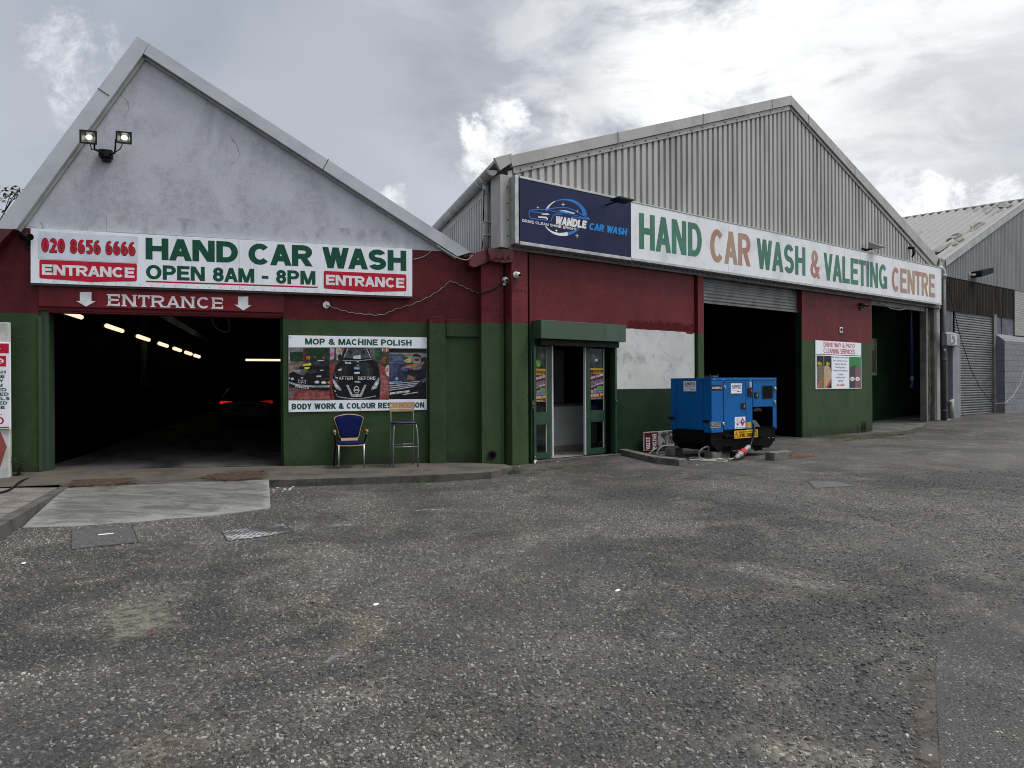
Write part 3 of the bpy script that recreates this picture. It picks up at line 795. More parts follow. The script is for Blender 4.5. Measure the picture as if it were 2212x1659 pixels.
# concrete ramp
tops = [gnd(x, y, .0) for x, y in ((143, 1056), (250, 1050), (400, 1044), (500, 1041), (581, 1037.5))]
bots = [gpt(p, .012) for p in ((53, 1141), (160, 1139), (297, 1129), (450, 1116), (584, 1100))]
tops = resample([Vector(q) for q in tops], 25); bots = resample([Vector(q) for q in bots], 25)
for q in bots[:-1]: q.x += random.uniform(-.02, .02); q.y += random.uniform(-.03, .03)
mb = MB(); N_ = 8
def P(k, f):
    q = tops[k].lerp(bots[k], f); z0 = tops[k].z + .012
    q.z = z0 * (1 - f) + bots[k].z * f + .018 * math.sin(math.pi * f) + (0 if f in (0, 1) else .004 * math.sin(k * 1.7 + f * 9)); return tuple(q)
vs = [P(k, j / N_) for k in range(25) for j in range(N_ + 1)]; fd = [max(0, 1 - min(k, 24 - k) / 2.0, (1 - (N_ - j) / 2.0)) for k in range(25) for j in range(N_ + 1)]
i1 = N_ + 1; fs = [(k * i1 + j + 1, (k + 1) * i1 + j + 1, (k + 1) * i1 + j, k * i1 + j) for k in range(24) for j in range(N_)]
i0 = len(vs); vs += [(q.x, q.y, q.z - .1) for q in bots]; fd += [1] * 25
fs += [(i0 + k, i0 + k + 1, (k + 1) * i1 + N_, k * i1 + N_) for k in range(24)]
vs.append((tops[24].x, tops[24].y, -.3)); fd.append(1); fs.append((i0 + 24, len(vs) - 1, 24 * i1, 24 * i1 + N_))
me = bpy.data.meshes.new('concrete_ramp'); me.from_pydata(vs, [], fs); me.materials.append(M['ramp']); at = me.attributes.new('fade', 'FLOAT', 'POINT')
for k, v in enumerate(fd): at.data[k].value = v
o = bpy.data.objects.new('concrete_ramp', me); COL.objects.link(o); o['kind'] = 'structure'

# slabs left of the ramp
mb = MB()
zs = .012
A = gnd(128, 1053, zs); B = gnd(0, 1123, zs); D = gnd(-6, 1054, zs)
ex = (B - A); ey = (D - A)
e1 = ex.normalized(); e2 = ey.normalized()
for i in range(7):
    for j in range(6):
        a = .62; b = .44; off = .31 if i % 2 else 0
        p = A + e1 * (i * b) + e2 * (.02 + j * a - off * (j > 0))
        w = a - (off if j == 0 else 0)
        q = [p + e1 * .006 + e2 * .006, p + e1 * (b - .006) + e2 * .006, p + e1 * (b - .006) + e2 * (w - .006), p + e1 * .006 + e2 * (w - .006)]
        dz = random.uniform(-.003, .003)
        mb.slab([(v.x, v.y) for v in q], zs - .2, zs + dz)
struct(mb, 'paving_slabs', M['slab'])
mb = MB(); nrm = Vector((e1.y, -e1.x, 0))
if nrm.dot(e2) > 0: nrm = -nrm
for i in range(5):
    p = A + e1 * (i * .9); q = p + e1 * .89
    mb.slab([(v.x, v.y) for v in (p, q, q + nrm * .13, p + nrm * .13)], zs - .25, zs + .008)
struct(mb, 'slab_kerb', M['kerb'])

# ================================================================== white gabled shed
shed = thing('gabled_shed', 'white rendered shed with steep lopsided gable over red and green painted walls', 'building', FL, (0, 0, 0))
uL = L((-300, 800))[0]; uj0 = L((84, 850))[0]; uj1 = L((104, 850))[0]; ur0 = L((606, 850))[0]; ur1 = L((612, 850))[0]; uE = L((1040, 850))[0]
zO = L((300, 675.5))[1]; zc = 2.70
gl = L((30, 491)); gr = L((1003, 545.5)); zg = line2(gl, gr)
M['wallL'] = twotone('painted_render_shed', zc)
mb = MB()
mb.box(uL, uj0, 0, .3, -.4, zO); mb.box(ur1, uE, 0, .3, -.4, zO)
mb.prism([(uL, zO), (uE, zO), (uE, zg(uE)), (uL, zg(uL))], 0, .3)
mb.build('wall', M['wallL'], shed)
mb = MB()
mb.prism([L((-2, 490)), L((302, 97)), L((1004, 546))], 0.0, .25)
mb.build('gable', M['gable'], shed)
mb = MB(); mb.prism([L((231, 462)), L((860, 500)), L((860, 536)), L((231, 500))], -.006, -.0005)
mb.build('render_band', mat('patched_render', (.41, .42, .455), (.28, .285, .31), 4, .9, .4, 34, lo=.42, hi=.7, stretch=(1, 1, .7), detail=9), shed)
mb = MB()
oa = L((296, 77.5), -.12); ol = L((-14, 495), -.12); il = L((35, 495), -.12); ia = L((309, 116), -.12); orr = L((1018, 545), -.12); ir = L((988, 554), -.12); oa2 = L((322, 93), -.12)
mb.prism([oa, ol, il, ia, oa2], -.12, -.002); mb.build('bargeboard', M['fascia'], shed, bevel=.006)
mb = MB(); mb.prism([oa2, (ia[0] + .01, ia[1]), ir, orr], -.123, -.002); mb.build('bargeboard', M['fascia'], shed, bevel=.006)
mb = MB()
for p, q in (((211, 190), (236, 207)), ((710, 343), (697, 367))):
    a = L(p, -.127); b = L(q, -.127); d = Vector((b[0] - a[0], b[1] - a[1])).normalized(); n = Vector((-d.y, d.x)) * .006
    mb.prism([(a[0] - n.x, a[1] - n.y), (b[0] - n.x, b[1] - n.y), (b[0] + n.x, b[1] + n.y), (a[0] + n.x, a[1] + n.y)], -.1265, -.124)
mb.build('joint_strip', M['line'], shed)
mb = MB()                                    # bead under the boards
for a, b in ((il, ia), (ia, ir)):
    d = Vector((b[0] - a[0], b[1] - a[1])).normalized(); n = Vector((d.y, -d.x)) * .045
    mb.prism([(a[0], a[1] - .002), (b[0], b[1] - .002), (b[0] + n.x, b[1] + n.y), (a[0] + n.x, a[1] + n.y)], -.05, -.003)
mb.build('gable_trim', M['fascia_edge'], shed)
mb = MB()
rl, ra, rr_ = (ol[0], ol[1] - .03), (oa[0], oa[1] - .03), (orr[0], orr[1] - .03)
mb.prism([rl, ra, rr_, (rr_[0], rr_[1] - .1), (ra[0], ra[1] - .1), (rl[0], rl[1] - .1)], .0, 32)
mb.build('roof', M['fascia'], shed)
# hidden side walls close the hall
mb = MB(); mb.box(uL, uL + .2, .3, 32, -.4, zg(uL)); mb.box(uE - .05, uE + .12, .3, 32, -.4, gr[1] - .2); mb.box(uL + .2, uE - .05, 31.8, 32, -.4, 7.5)
mb.build('side_wall', M['inner'], shed)
uH = uj1 - .62
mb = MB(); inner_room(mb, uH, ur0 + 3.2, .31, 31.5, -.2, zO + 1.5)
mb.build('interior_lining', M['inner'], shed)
mb = MB()
mb.box(uj0, uj1, .04, .34, -.3, zO - .002); mb.box(uj0 - .0, uj0 + .05, -.02, .035, -.3, zO - .1)
mb.build('door_jamb', mat('jamb_green', (.028, .052, .026), (.05, .065, .035), 4, .55, .3, 40, lo=.5, hi=.8, stretch=(1, 1, .2)), shed)
mb = MB(); mb.box(ur0, ur1, .05, .34, -.3, zO - .002)
mb.build('door_jamb', M['inner_green'], shed)
# red lintel box over the entrance
q0 = L(c1(290, 545), -.03); q1 = L(c1(2152, 720), -.03); lb = L(c1(1200, 708), -.03)[1]
mb = MB(); mb.box(q0[0], q1[0], -.03, .2, lb, L(c1(1200, 500), -.03)[1]); mb.build('lintel', M['lintel'], shed, bevel=.006)
mb = MB(); mb.box(q0[0] + .12, q1[0] - .05, .03, .22, zO - .03, lb - .004); mb.build('shutter_rail', M['lintel2'], shed, bevel=.004)
mb = MB()
u0, u1, z0, z1 = rect_of(L, c1(735, 565), c1(1885, 705), -.031); mb.box(u0, u1, -.0335, -.031, lb + .01, z1 - .01)
mb.build('lintel_patch', M['lintel2'], shed)
def entrance_letters(parent):
    mb = MB(); u0, z0a = L(c1(818, 684), -.036); u1, z0b = L(c1(1690, 703), -.036); z1a = L(c1(818, 594), -.036)[1]
    z0 = (z0a + z0b) / 2; text(mb, 'ENTRANCE', u0, u1, z0, z0 + (z1a - z0a), -.036, .2, .16, serif=True)
    mb.build('lettering', M['white_ink'], parent)
    for pts in ([(605, 577), (693, 577), (693, 645), (724, 647), (652, 687), (579, 645), (605, 645)], [(1803, 611), (1880, 611), (1880, 677), (1904, 678), (1842, 716), (1776, 672), (1803, 674)]):
        mb = MB(); mb.prism([L(c1(*p), -.036) for p in pts], -.039, -.036); mb.build('arrow', M['white_ink'], parent)
    mb = MB(); u0, u1, z0, z1 = rect_of(L, c1(1243, 712), c1(1283, 733), .025); mb.box(u0, u1, .0255, .0285, z0, z1); mb.build('maker_plate', M['alu'], parent)
entrance_letters(shed)
# rib, recessed bay and pier on the right of the wall
M['pierL'] = twotone('painted_pier', zc + .01, red=(.13, .012, .02), bump=.2, worn=False, green=(.040, .069, .027))
u0 = L(c2(1415, 900), -.11)[0]; u1 = L(c2(1558, 900), -.11)[0]; zt = L(c2(1480, 870), -.11)[1]
mb = MB(); pts = [(u0, -.4), (u1, -.4), (u1, zt - .06)] + [(u0 + (u1 - u0) * (.5 + .5 * math.cos(R(a))), zt - .06 + .06 * math.sin(R(a))) for a in (20, 50, 90, 130, 160)] + [(u0, zt - .06)]
mb.prism(pts, -.11, -.001); mb.build('buttress', twotone('buttress_paint', zc - .02, red=(.14, .013, .02), worn=False, green=(.040, .069, .027)), shed, bevel=.012)
a = L(c2(1560, 1052)); b = L(c2(1860, 1062)); 
mb = MB(); mb.box(a[0], b[0] + .02, -.05, -.002, a[1], a[1] + .34); mb.build('recess_head', M['wallL'], shed, bevel=.008)
u0 = L((1040.5, 850), -.24)[0]; u1 = L((1082, 850), -.24)[0]
mb = MB(); mb.box(u0, u1, -.24, .2, -.4, L((1060, 565), -.24)[1]); mb.box(u1 + .008, u1 + .08, -.2, .2, -.4, L((1060, 568), -.24)[1])
mb.build('corner_pier', M['pierL'], shed, bevel=.006)
# red sheet-metal valley gutter ends
mb = MB()
A_ = [L(p, -.30) for p in ((1013, 551), (1051, 538), (1056, 564), (1025, 578), (1014, 574))]
B_ = [L(p, -.34) for p in ((1052, 537.5), (1107, 539), (1107, 567), (1086, 568.5), (1062, 565), (1056.5, 563))]
mb.prism(A_, -.32, -.02); mb.prism(B_, -.40, -.02)
for k in range(7):                           # crumpled edge
    p = L((1056 + k * 7, 562 + 3 * (k % 2)), -.4); q = L((1059 + k * 7, 546 + 5 * ((k * 3) % 2)), -.4)
    mb.mesh([(p[0] - .02, -.402, p[1]), (p[0] + .045, -.402, p[1] + .01), (q[0] + .03, -.402, q[1]), ((p[0] + q[0]) / 2, -.43, (p[1] + q[1]) / 2)], [(0, 1, 3), (1, 2, 3), (2, 0, 3)])
mb.build('valley_gutter', mat('red_gutter_sheet', (.11, .012, .018), (.06, .008, .012), 3, .4, .3, 8), shed)
mb = MB(); mb.prism([L(p, -.2) for p in ((-60, 492), (31, 496), (-60, 590))], -.24, -.02)
mb.build('valley_gutter', MATS['red_gutter_sheet'], shed)
# hall floor
mb = MB()
wl = L((104, 1018)); wm = L((350, 1012)); wr_ = L((607, 1007))
prev = [(wl[0] - .3, .055, wl[1] + .004), (wm[0], .055, wm[1] + .004), (wr_[0] + .1, .055, wr_[1] + .004)]
for yy, zz in ((3, .05), (9, .05), (31.6, .05)):
    cur = [(wl[0] - .3, yy, zz), (wm[0], yy, zz), (wr_[0] + 3.4, yy, zz)]
    for k in range(2): mb.face([prev[k], prev[k + 1], cur[k + 1], cur[k]])
    prev = cur
struct(mb, 'hall_floor', M['floor'], FL)
for pix in ([(130, 1040), (200, 1022), (285, 1020), (320, 1040), (260, 1054), (140, 1054)], [(410, 1032), (500, 1006), (590, 1010), (590, 1036), (480, 1044)]):
    sheet('leaf_litter', pix, M['leaf_dirt'], 0, .016)['kind'] = 'stuff'

# strip lights and the far lamp inside
ul = uj1 - .34
FSd = Frame(*FL.w(ul, 0, 0).xy, 108.5)
M['tube'] = emat('lit_tube', (1, .88, .62), .82)
M['lampcase'] = M['white_plas']
tubes = [((130, 662), (176.5, 684)), ((229.8, 700), (264.5, 714)), ((297.5, 726.5), (321.5, 736)), ((344, 744.5), (361, 751)), ((376.2, 756.5), (389.5, 761.5)), ((401.5, 766), (412.5, 769.5)), ((421, 772.6), (430, 775.4))]
lz = [(FSd.px(*a)[1] + FSd.px(*b)[1]) / 2 for a, b in tubes]
zl = sum(lz[:4]) / 4
order = ['nearest the door', 'second from the door', 'third from the door', 'fourth from the door', 'fifth from the door', 'sixth from the door', 'smallest and farthest in']
for i, (a, b) in enumerate(tubes):
    s0, z0 = FSd.px(*a); s1, z1 = FSd.px(*b)
    t = thing('strip_light', 'lit strip light on the hall left wall, ' + order[i], 'light', FL, (ul, s0, zl), 'strip lights down the dark hall')
    m_ = MB(); m_.tube([(ul, s0 + .04, zl), (ul, s1 - .04, zl)], .05 + .006 * i, 8); m_.build('tube', M['tube'], t)
    m_ = MB(); m_.box(ul - .20, ul - .08, s0 - .05, s1 + .05, zl - .05, zl + .07); m_.build('casing', M['black'], t)
p0 = L((530.5, 777.5), 29); p1 = L((632, 777.5), 29)
t = thing('strip_light', 'long level strip light across the far end of the hall', 'light', FL, (p0[0], 29, p0[1]), 'strip lights down the dark hall')
m_ = MB(); m_.tube([(p0[0], 29, p0[1]), (p1[0], 29, p0[1])], .065, 10); m_.build('tube', M['tube'], t)
m_ = MB(); m_.box(p0[0] - .05, p1[0] + .05, 29.1, 29.25, p0[1] - .05, p0[1] + .06); m_.build('casing', M['black'], t)
mb = MB(); P_ = [FL.loc(gnd(*a5(x, y), .056)) for x, y in ((1140, 1327), (1165, 1327), (1350, 1175), (1340, 1172))]; mb.face([(p[0], p[1], .056) for p in P_]); struct(mb, 'floor_line', mat('worn_floor_line', (.16, .16, .155), (.03, .03, .03), 9, .8, lo=.45, hi=.55, spec=.1), FL)
hp = [(L(a5(x, y), 4)[0], 4, L(a5(x, y), 4)[1]) for x, y in ((1405, 215), (1412, 270), (1450, 320), (1510, 350), (1552, 340), (1558, 290), (1545, 215))]
mb = MB(); mb.tube([(hp[0][0], 4, hp[0][2] + .5)] + hp + [(hp[-1][0], 4, hp[-1][2] + .5)], .02, 6); solo(mb, 'hanging_hose', M['gutter'], FL, hp[0], 'pale hose hanging in a loop from the dark hall ceiling', 'hose')
# dim banner on the hall wall
s0, zb_ = FSd.px(*a5(868, 826)); s1, zt_ = FSd.px(*a5(914, 494)); s1b = FSd.px(*a5(914, 660))[0]
t = thing('hall_banner', 'narrow dim banner hung on the hall left wall under the lights', 'banner', FL, (ul - .25, s0, zb_))
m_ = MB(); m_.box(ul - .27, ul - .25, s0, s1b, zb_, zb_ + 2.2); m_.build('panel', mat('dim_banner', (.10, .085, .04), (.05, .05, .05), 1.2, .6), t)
m_ = MB()
for k in range(6): m_.box(ul - .249, ul - .247, s0 + .3, s1b - .3, zb_ + .25 + k * .3, zb_ + .36 + k * .3)
m_.build('lettering', M['black_ink'], t)

# ---------------- floodlight pair on the gable
t = thing('twin_floodlight', 'pair of black floodlights on one forked bracket on the white gable, lit', 'floodlight', FL, (*[L((231, 336))[0]], 0, L((231, 336))[1]))
M['reflector'] = mat('floodlight_reflector', (.22, .22, .20), (.12, .12, .10), 10, .25, metal=.6)
M['hot'] = emat('floodlight_bulb', (1, 1, .97), 1.6)
for k, (x0, y0, x1, y1) in enumerate(((173, 283, 211, 312), (251, 285.5, 286, 311))):
    c = L(((x0 + x1) / 2, (y0 + y1) / 2), -.42); w = abs(L((x1, y1), -.42)[0] - L((x0, y1), -.42)[0]) / 2; h = abs(L((x0, y0), -.42)[1] - L((x0, y1), -.42)[1]) / 2
    cx, cz = c
    def ring(s, yy): return [(cx - w * s, yy, cz - h * s), (cx + w * s, yy, cz - h * s), (cx + w * s, yy, cz + h * s), (cx - w * s, yy, cz + h * s)]
    m_ = MB(); o_, i_, b_ = ring(1, -.46), ring(.78, -.46), ring(.72, -.33)
    for j in range(4):
        n_ = (j + 1) % 4
        m_.face([o_[j], o_[n_], i_[n_], i_[j]]); m_.face([o_[n_], o_[j], b_[j], b_[n_]])
    m_.face(b_[::-1])
    for j in range(5): m_.box(cx - w * .6 + j * w * .3 - .008, cx - w * .6 + j * w * .3 + .008, -.33, -.29, cz - h * .6, cz + h * .6)
    hd = m_.build('lamp_head', M['black_plas'], t)
    m_ = MB(); r0, r1 = ring(.78, -.4595), ring(.42, -.39)
    for j in range(4): m_.face([r0[j], r0[(j + 1) % 4], r1[(j + 1) % 4], r1[j]])
    m_.face(r1); m_.build('reflector', M['reflector'], hd)
    m_ = MB(); m_.ball((cx, -.415, cz + .01), .042, (1.15, .5, .95)); m_.build('bulb', M['hot'], hd)
jb = L((231, 336))
m_ = MB(); m_.box(jb[0] - .1, jb[0] + .1, -.13, -.002, jb[1] - .06, jb[1] + .07); m_.box(jb[0] - .06, jb[0] + .07, -.1, -.03, jb[1] - .13, jb[1] - .06)
m_.build('junction_box', M['black_plas'], t, bevel=.012)
m_ = MB()
def Lp3(pts): return [(*[L(p, y)[0]], y, L(p, y)[1]) for p, y in pts]
m_.tube(Lp3([((228, 335), -.1), ((211, 326), -.2), ((204, 323), -.3), ((204, 312), -.38)]), .014)
m_.tube(Lp3([((234, 335), -.1), ((247, 331), -.2), ((249, 322), -.3), ((250, 300), -.38)]), .014)
m_.tube(Lp3([((222, 332), -.08), ((208, 322), -.2), ((198, 323), -.25), ((195, 312), -.36)]), .008)
m_.tube(Lp3([((238, 335), -.06), ((248, 330), -.15), ((260, 321), -.2), ((264, 312), -.36)]), .008)
m_.build('bracket', M['black_plas'], t)

# ---------------- main sign over the entrance
SY = -.10
t = thing('car_wash_sign', 'big white HAND CAR WASH board with phone number over the hall entrance', 'sign', FL, (L((66, 610))[0], SY, L((66, 610))[1]))
A_ = L((66, 493), SY); B_ = L((66, 611), SY); Cc = L((890.5, 538), SY); Dd = L((890.5, 640.5), SY)
m_ = MB(); m_.prism([A_, B_, Dd, Cc], SY, -.004); m_.build('board', M['sign_white'], t, bevel=.004)
m_ = MB()
su = L(c1(1811, 400), SY)[0]; m_.box(su - .004, su + .004, SY - .0012, SY - .0002, line2(B_, Dd)(su), line2(A_, Cc)(su)); m_.build('panel_joint', M['alu'], t)
m_ = MB(); m_.prism([(B_[0], B_[1] - .035), (Dd[0], Dd[1] - .035), Dd, B_], SY + .004, SY + .06); m_.build('bottom_edge', M['line'], t)
Y1 = SY - .0015
def Lr(f, p, q): return rect_of(L, f(*p), f(*q), SY)
m_ = MB(); m_.prism([L(c1(*p), SY) for p in ((290, 115), (1046, 157), (1046, 358), (290, 324))], SY - .004, SY - .0005); m_.build('number_panel', M['panel_blue'], t)
def fit(f, tl, bl, tr, br, off=SY):          # four corners of a line of writing -> u0,u1,z0,z1,slope
    a, b, c, d = L(f(*tl), off), L(f(*bl), off), L(f(*tr), off), L(f(*br), off)
    sl = ((d[1] - b[1]) / (d[0] - b[0]))
    return (a[0] + b[0]) / 2, (c[0] + d[0]) / 2, b[1], b[1] + ((a[1] - b[1]) + (c[1] - d[1])) / 2, sl
def write(par, st, f, tl, bl, tr, br, m, y=None, t=.2, gap=.1, name='lettering', off=SY, **k):
    y = off - .0015 if y is None else y
    u0, u1, z0, z1, sl = fit(f, tl, bl, tr, br, off)
    m_ = MB(); text(m_, st, u0, u1, z0, z1, y, t, gap, slope=sl, **k); return m_.build(name, m, par)
write(t, '020 8656 6666', c1, (313, 168), (313, 277), (1028, 195), (1028, 308), M['darkred_ink'], SY - .005, .25, .02, name='number_outline')
write(t, '020 8656 6666', c1, (317, 172), (317, 273), (1024, 199), (1024, 304), M['red_num'], SY - .0075, .2, .05)
def badge(f, pts, tx):
    m_ = MB(); m_.prism([L(f(*p), SY) for p in pts], SY - .003, SY - .0005); bd = m_.build('badge', M['red_ink'], t)
    u0, u1, z0, z1, sl = fit(f, *tx, SY)
    m_ = MB(); text(m_, 'ENTRANCE', u0, u1, z0, z1, SY - .0045, .27, .05, slope=sl); m_.build('lettering', M['white_ink'], bd)
badge(c1, ((306, 331), (1030, 362), (1038, 372), (1036, 488), (1028, 495), (684, 501), (308, 472), (299, 462), (299, 340)), ((318, 368), (318, 446), (1020, 391), (1020, 471)))
badge(c2, ((506, 479), (1208, 510), (1217, 519), (1217, 648), (1209, 656), (866, 662), (506, 632), (497, 622), (497, 488)), ((516, 513), (516, 601), (1199, 542), (1199, 629)))
write(t, 'HAND', c1, (1103, 166), (1103, 329), (1802, 196), (1802, 356), M['green_ink'], None, .285, .055)
write(t, 'CAR', lambda x, y: c1(x, y), (1881, 204), (1881, 368), (2367, 228), (2367, 383), M['green_ink'], None, .285, .055)
write(t, 'WASH', c2, (484, 268), (484, 452), (1216, 306), (1216, 480), M['green_ink'], None, .285, .055)
write(t, 'OPEN 8AM - 8PM', c1, (1106, 368), (1106, 479), (2389, 420), (2389, 522), M['green_ink'], None, .25, .06)
m_ = MB(); m_.flat([L(c1(*p), SY) for p in ((1105, 490), (2406, 536), (2406, 547), (1105, 502))], SY - .001); m_.build('underline', M['red_ink'], t)
# rivets along the bottom of the sign
m_ = MB()
for k in range(34):
    u = B_[0] + .15 + k * (Dd[0] - B_[0] - .3) / 33; m_.cyl((u, SY, line2(B_, Dd)(u) + .035), (u, SY - .004, line2(B_, Dd)(u) + .035), .008, n=6)
m_.build('rivets', M['alu'], t)

# ---------------- polishing poster
PY = -.025
t = thing('polish_poster', 'wide MOP AND MACHINE POLISH board with three printed photos of black cars', 'poster', FL, (L(c3(204, 884))[0], PY, L(c3(204, 884))[1]))
cs = [L(c3(*p), PY) for p in ((204, 166), (1494, 187), (1494, 862), (204, 884))]
m_ = MB(); m_.prism(cs, PY, -.003); m_.build('board', M['sign_white'], t, bevel=.003)
m_ = MB()
_ph = {}
def photo_ink(col):                          # printed photograph: mottled tone inside each area
    key = tuple(round(c, 4) for c in col)
    if key not in _ph: _ph[key] = mat('print_%d' % len(_ph), tuple(min(.8, c * 1.25 + .004) for c in col), tuple(c * .45 for c in col), 11, .35, lo=.3, hi=.7, stretch=(1, 1, 1.6), spec=.2, detail=9)
    return _ph[key]
def ap(m_, pts, col, k, r=.35): m_.mat(photo_ink(col)); m_.flat([L(a6(*p), PY) for p in pts], PY - .0006 - .0004 * k)
K = (.008, .008, .009); DK = (.02, .022, .025); GL_ = (.30, .31, .33); RD = (.20, .045, .045); GN = (.012, .04, .018); WH = (.65, .66, .68)
def el(cx, cy, rx, ry, n=14, a0=0, a1=360): return [(cx + rx * math.cos(R(a0 + (a1 - a0) * i / n)), cy + ry * math.sin(R(a0 + (a1 - a0) * i / n))) for i in range(n + (a1 - a0 < 360))]
# left photo: old black coupe on a red workshop floor
ap(m_, ((135, 250), (733, 250), (733, 1020), (135, 1020)), GN, 0)
ap(m_, ((135, 252), (345, 252), (345, 310), (135, 320)), (.17, .17, .17), 1); ap(m_, ((345, 252), (370, 252), (370, 440), (345, 440)), (.15, .02, .03), 2)
ap(m_, ((135, 455), (400, 455), (400, 500), (135, 510)), (.14, .11, .09), 1); ap(m_, ((390, 378), (446, 378), (446, 426), (390, 426)), (.55, .15, .02), 2)
ap(m_, ((628, 384), (652, 384), (652, 422), (628, 420)), (.5, .12, .03), 2); ap(m_, ((512, 388), (524, 388), (524, 402), (512, 402)), WH, 2); ap(m_, ((135, 260), (150, 260), (155, 470), (135, 470)), (.3, .32, .3), 2)
ap(m_, ((135, 500), (330, 500), (300, 560), (180, 610), (135, 640)), (.22, .14, .12), 2)
ap(m_, ((135, 830), (300, 860), (733, 860), (733, 1018), (135, 1018)), RD, 1); ap(m_, ((135, 870), (220, 850), (250, 880), (140, 1010), (135, 1010)), (.08, .08, .08), 2)
ap(m_, ((260, 930), (500, 900), (733, 900), (733, 990), (300, 1010)), (.26, .08, .075), 2)
ap(m_, ((138, 640), (270, 560), (420, 430), (640, 428), (705, 432), (733, 470), (733, 860), (690, 880), (480, 870), (240, 830), (138, 770)), K, 3)
ap(m_, ((440, 440), (640, 440), (700, 445), (722, 525), (470, 520)), DK, 4); ap(m_, ((330, 520), (425, 438), (470, 440), (455, 520)), (.05, .055, .06), 4)
ap(m_, ((190, 590), (300, 570), (330, 640), (260, 630)), (.28, .28, .29), 4); ap(m_, ((300, 570), (420, 560), (360, 660), (300, 650)), (.10, .10, .105), 5)
ap(m_, ((350, 488), (460, 482), (462, 510), (330, 524)), (.62, .60, .05), 5); ap(m_, ((362, 538), (440, 536), (430, 560), (368, 566)), (.62, .60, .05), 6)
ap(m_, ((590, 575), (640, 575), (640, 588), (588, 590)), WH, 4); ap(m_, ((545, 658), (610, 660), (606, 682), (540, 680)), WH, 4); ap(m_, ((550, 438), (650, 434), (650, 446), (560, 448)), (.5, .5, .5), 5)
ap(m_, ((138, 770), (240, 806), (480, 830), (733, 830), (733, 800), (480, 806), (240, 778), (138, 742)), (.33, .34, .36), 4)
for cx, cy, rx, ry in ((545, 753, 36, 22), (645, 760, 38, 22), (188, 706, 24, 18), (146, 698, 10, 14)): ap(m_, el(cx, cy, rx, ry), (.42, .45, .47), 5); ap(m_, el(cx, cy, rx * .6, ry * .6), (.7, .72, .74), 6)
ap(m_, ((700, 742), (732, 738), (732, 776), (700, 776)), (.65, .16, .02), 5)
for x in (270, 332): ap(m_, ((x, 718), (x + 50, 726), (x + 55, 775), (x + 8, 764)), (.5, .5, .5), 5); ap(m_, ((x + 7, 726), (x + 45, 733), (x + 48, 768), (x + 13, 758)), K, 6)
ap(m_, el(330, 692, 18, 10), (.5, .52, .55), 5)
ap(m_, ((235, 798), (424, 824), (424, 856), (235, 832)), (.72, .72, .70), 6)
# middle photo: black crossover, half polished
ap(m_, ((735, 250), (1595, 252), (1595, 1010), (735, 1016)), (.05, .06, .05), 0)
ap(m_, ((735, 480), (830, 470), (800, 1012), (735, 1014)), (.24, .04, .045), 1); ap(m_, ((1420, 480), (1595, 540), (1595, 1010), (1440, 1010)), (.22, .06, .055), 1); ap(m_, ((1470, 640), (1560, 700), (1590, 860), (1500, 980), (1450, 930)), (.30, .11, .10), 2)
ap(m_, ((820, 256), (930, 256), (900, 400), (830, 440)), (.35, .34, .31), 2); ap(m_, ((735, 300), (800, 300), (790, 420), (735, 430)), (.50, .20, .36), 2); ap(m_, ((735, 256), (800, 256), (800, 300), (740, 300)), (.30, .33, .34), 3); ap(m_, ((896, 258), (934, 258), (934, 306), (896, 310)), (.55, .13, .03), 3)
ap(m_, ((1300, 256), (1390, 256), (1390, 420), (1340, 420)), (.12, .12, .11), 2); ap(m_, ((1390, 262), (1445, 262), (1445, 410), (1390, 400)), (.015, .10, .04), 3); ap(m_, ((1450, 262), (1595, 262), (1595, 318), (1450, 318)), (.06, .07, .065), 3)
for x, c in ((1490, (.5, .5, .5)), (1520, (.5, .1, .05)), (1550, (.45, .45, .45)), (1575, (.5, .1, .05))): ap(m_, ((x, 265), (x + 18, 265), (x + 18, 310), (x, 310)), c, 4)
ap(m_, ((1450, 330), (1590, 330), (1540, 560), (1460, 470)), (.05, .055, .03), 3); ap(m_, ((1500, 380), (1560, 380), (1530, 500), (1490, 460)), (.20, .07, .03), 4); ap(m_, ((1540, 520), (1595, 500), (1595, 680), (1545, 640)), (.50, .50, .52), 3); ap(m_, ((1552, 545), (1578, 545), (1574, 610), (1552, 600)), (.5, .06, .08), 4)
ap(m_, ((930, 300), (985, 258), (1265, 258), (1310, 300), (1345, 420), (1430, 480), (1462, 660), (1470, 800), (1452, 1000), (800, 1004), (770, 860), (775, 660), (815, 520), (890, 440)), K, 4)
ap(m_, ((948, 400), (1000, 266), (1255, 266), (1312, 400), (1130, 418)), (.07, .075, .08), 5); ap(m_, ((1075, 375), (1175, 360), (1180, 415), (1072, 414)), (.70, .70, .72), 6)
ap(m_, ((926, 408), (940, 402), (1000, 262), (990, 262)), (.42, .42, .42), 6); ap(m_, ((1318, 402), (1336, 410), (1272, 262), (1260, 262)), (.42, .42, .42), 6); ap(m_, ((915, 432), (1130, 442), (1340, 418), (1340, 428), (1130, 452), (915, 442)), (.3, .3, .3), 6)
ap(m_, el(1030, 320, 32, 40), (.03, .03, .035), 6); ap(m_, el(1215, 320, 32, 40), (.03, .03, .035), 6); ap(m_, el(880, 390, 30, 44), (.015, .015, .015), 5)
for q in (((948, 452), (990, 466), (1040, 470), (1040, 490), (960, 486)), ((848, 568), (904, 556), (896, 590), (852, 594)), ((1125, 455), (1155, 455), (1155, 464), (1125, 464)), ((1125, 504), (1155, 502), (1155, 516), (1125, 516)), ((1086, 612), (1166, 604), (1166, 634), (1090, 632)), ((1090, 744), (1176, 744), (1176, 760), (1090, 758)), ((815, 680), (850, 690), (848, 702), (815, 692)), ((800, 870), (822, 884), (818, 894), (800, 886)), ((820, 930), (842, 938), (840, 948), (820, 942))): ap(m_, q, (.68, .69, .7), 6)
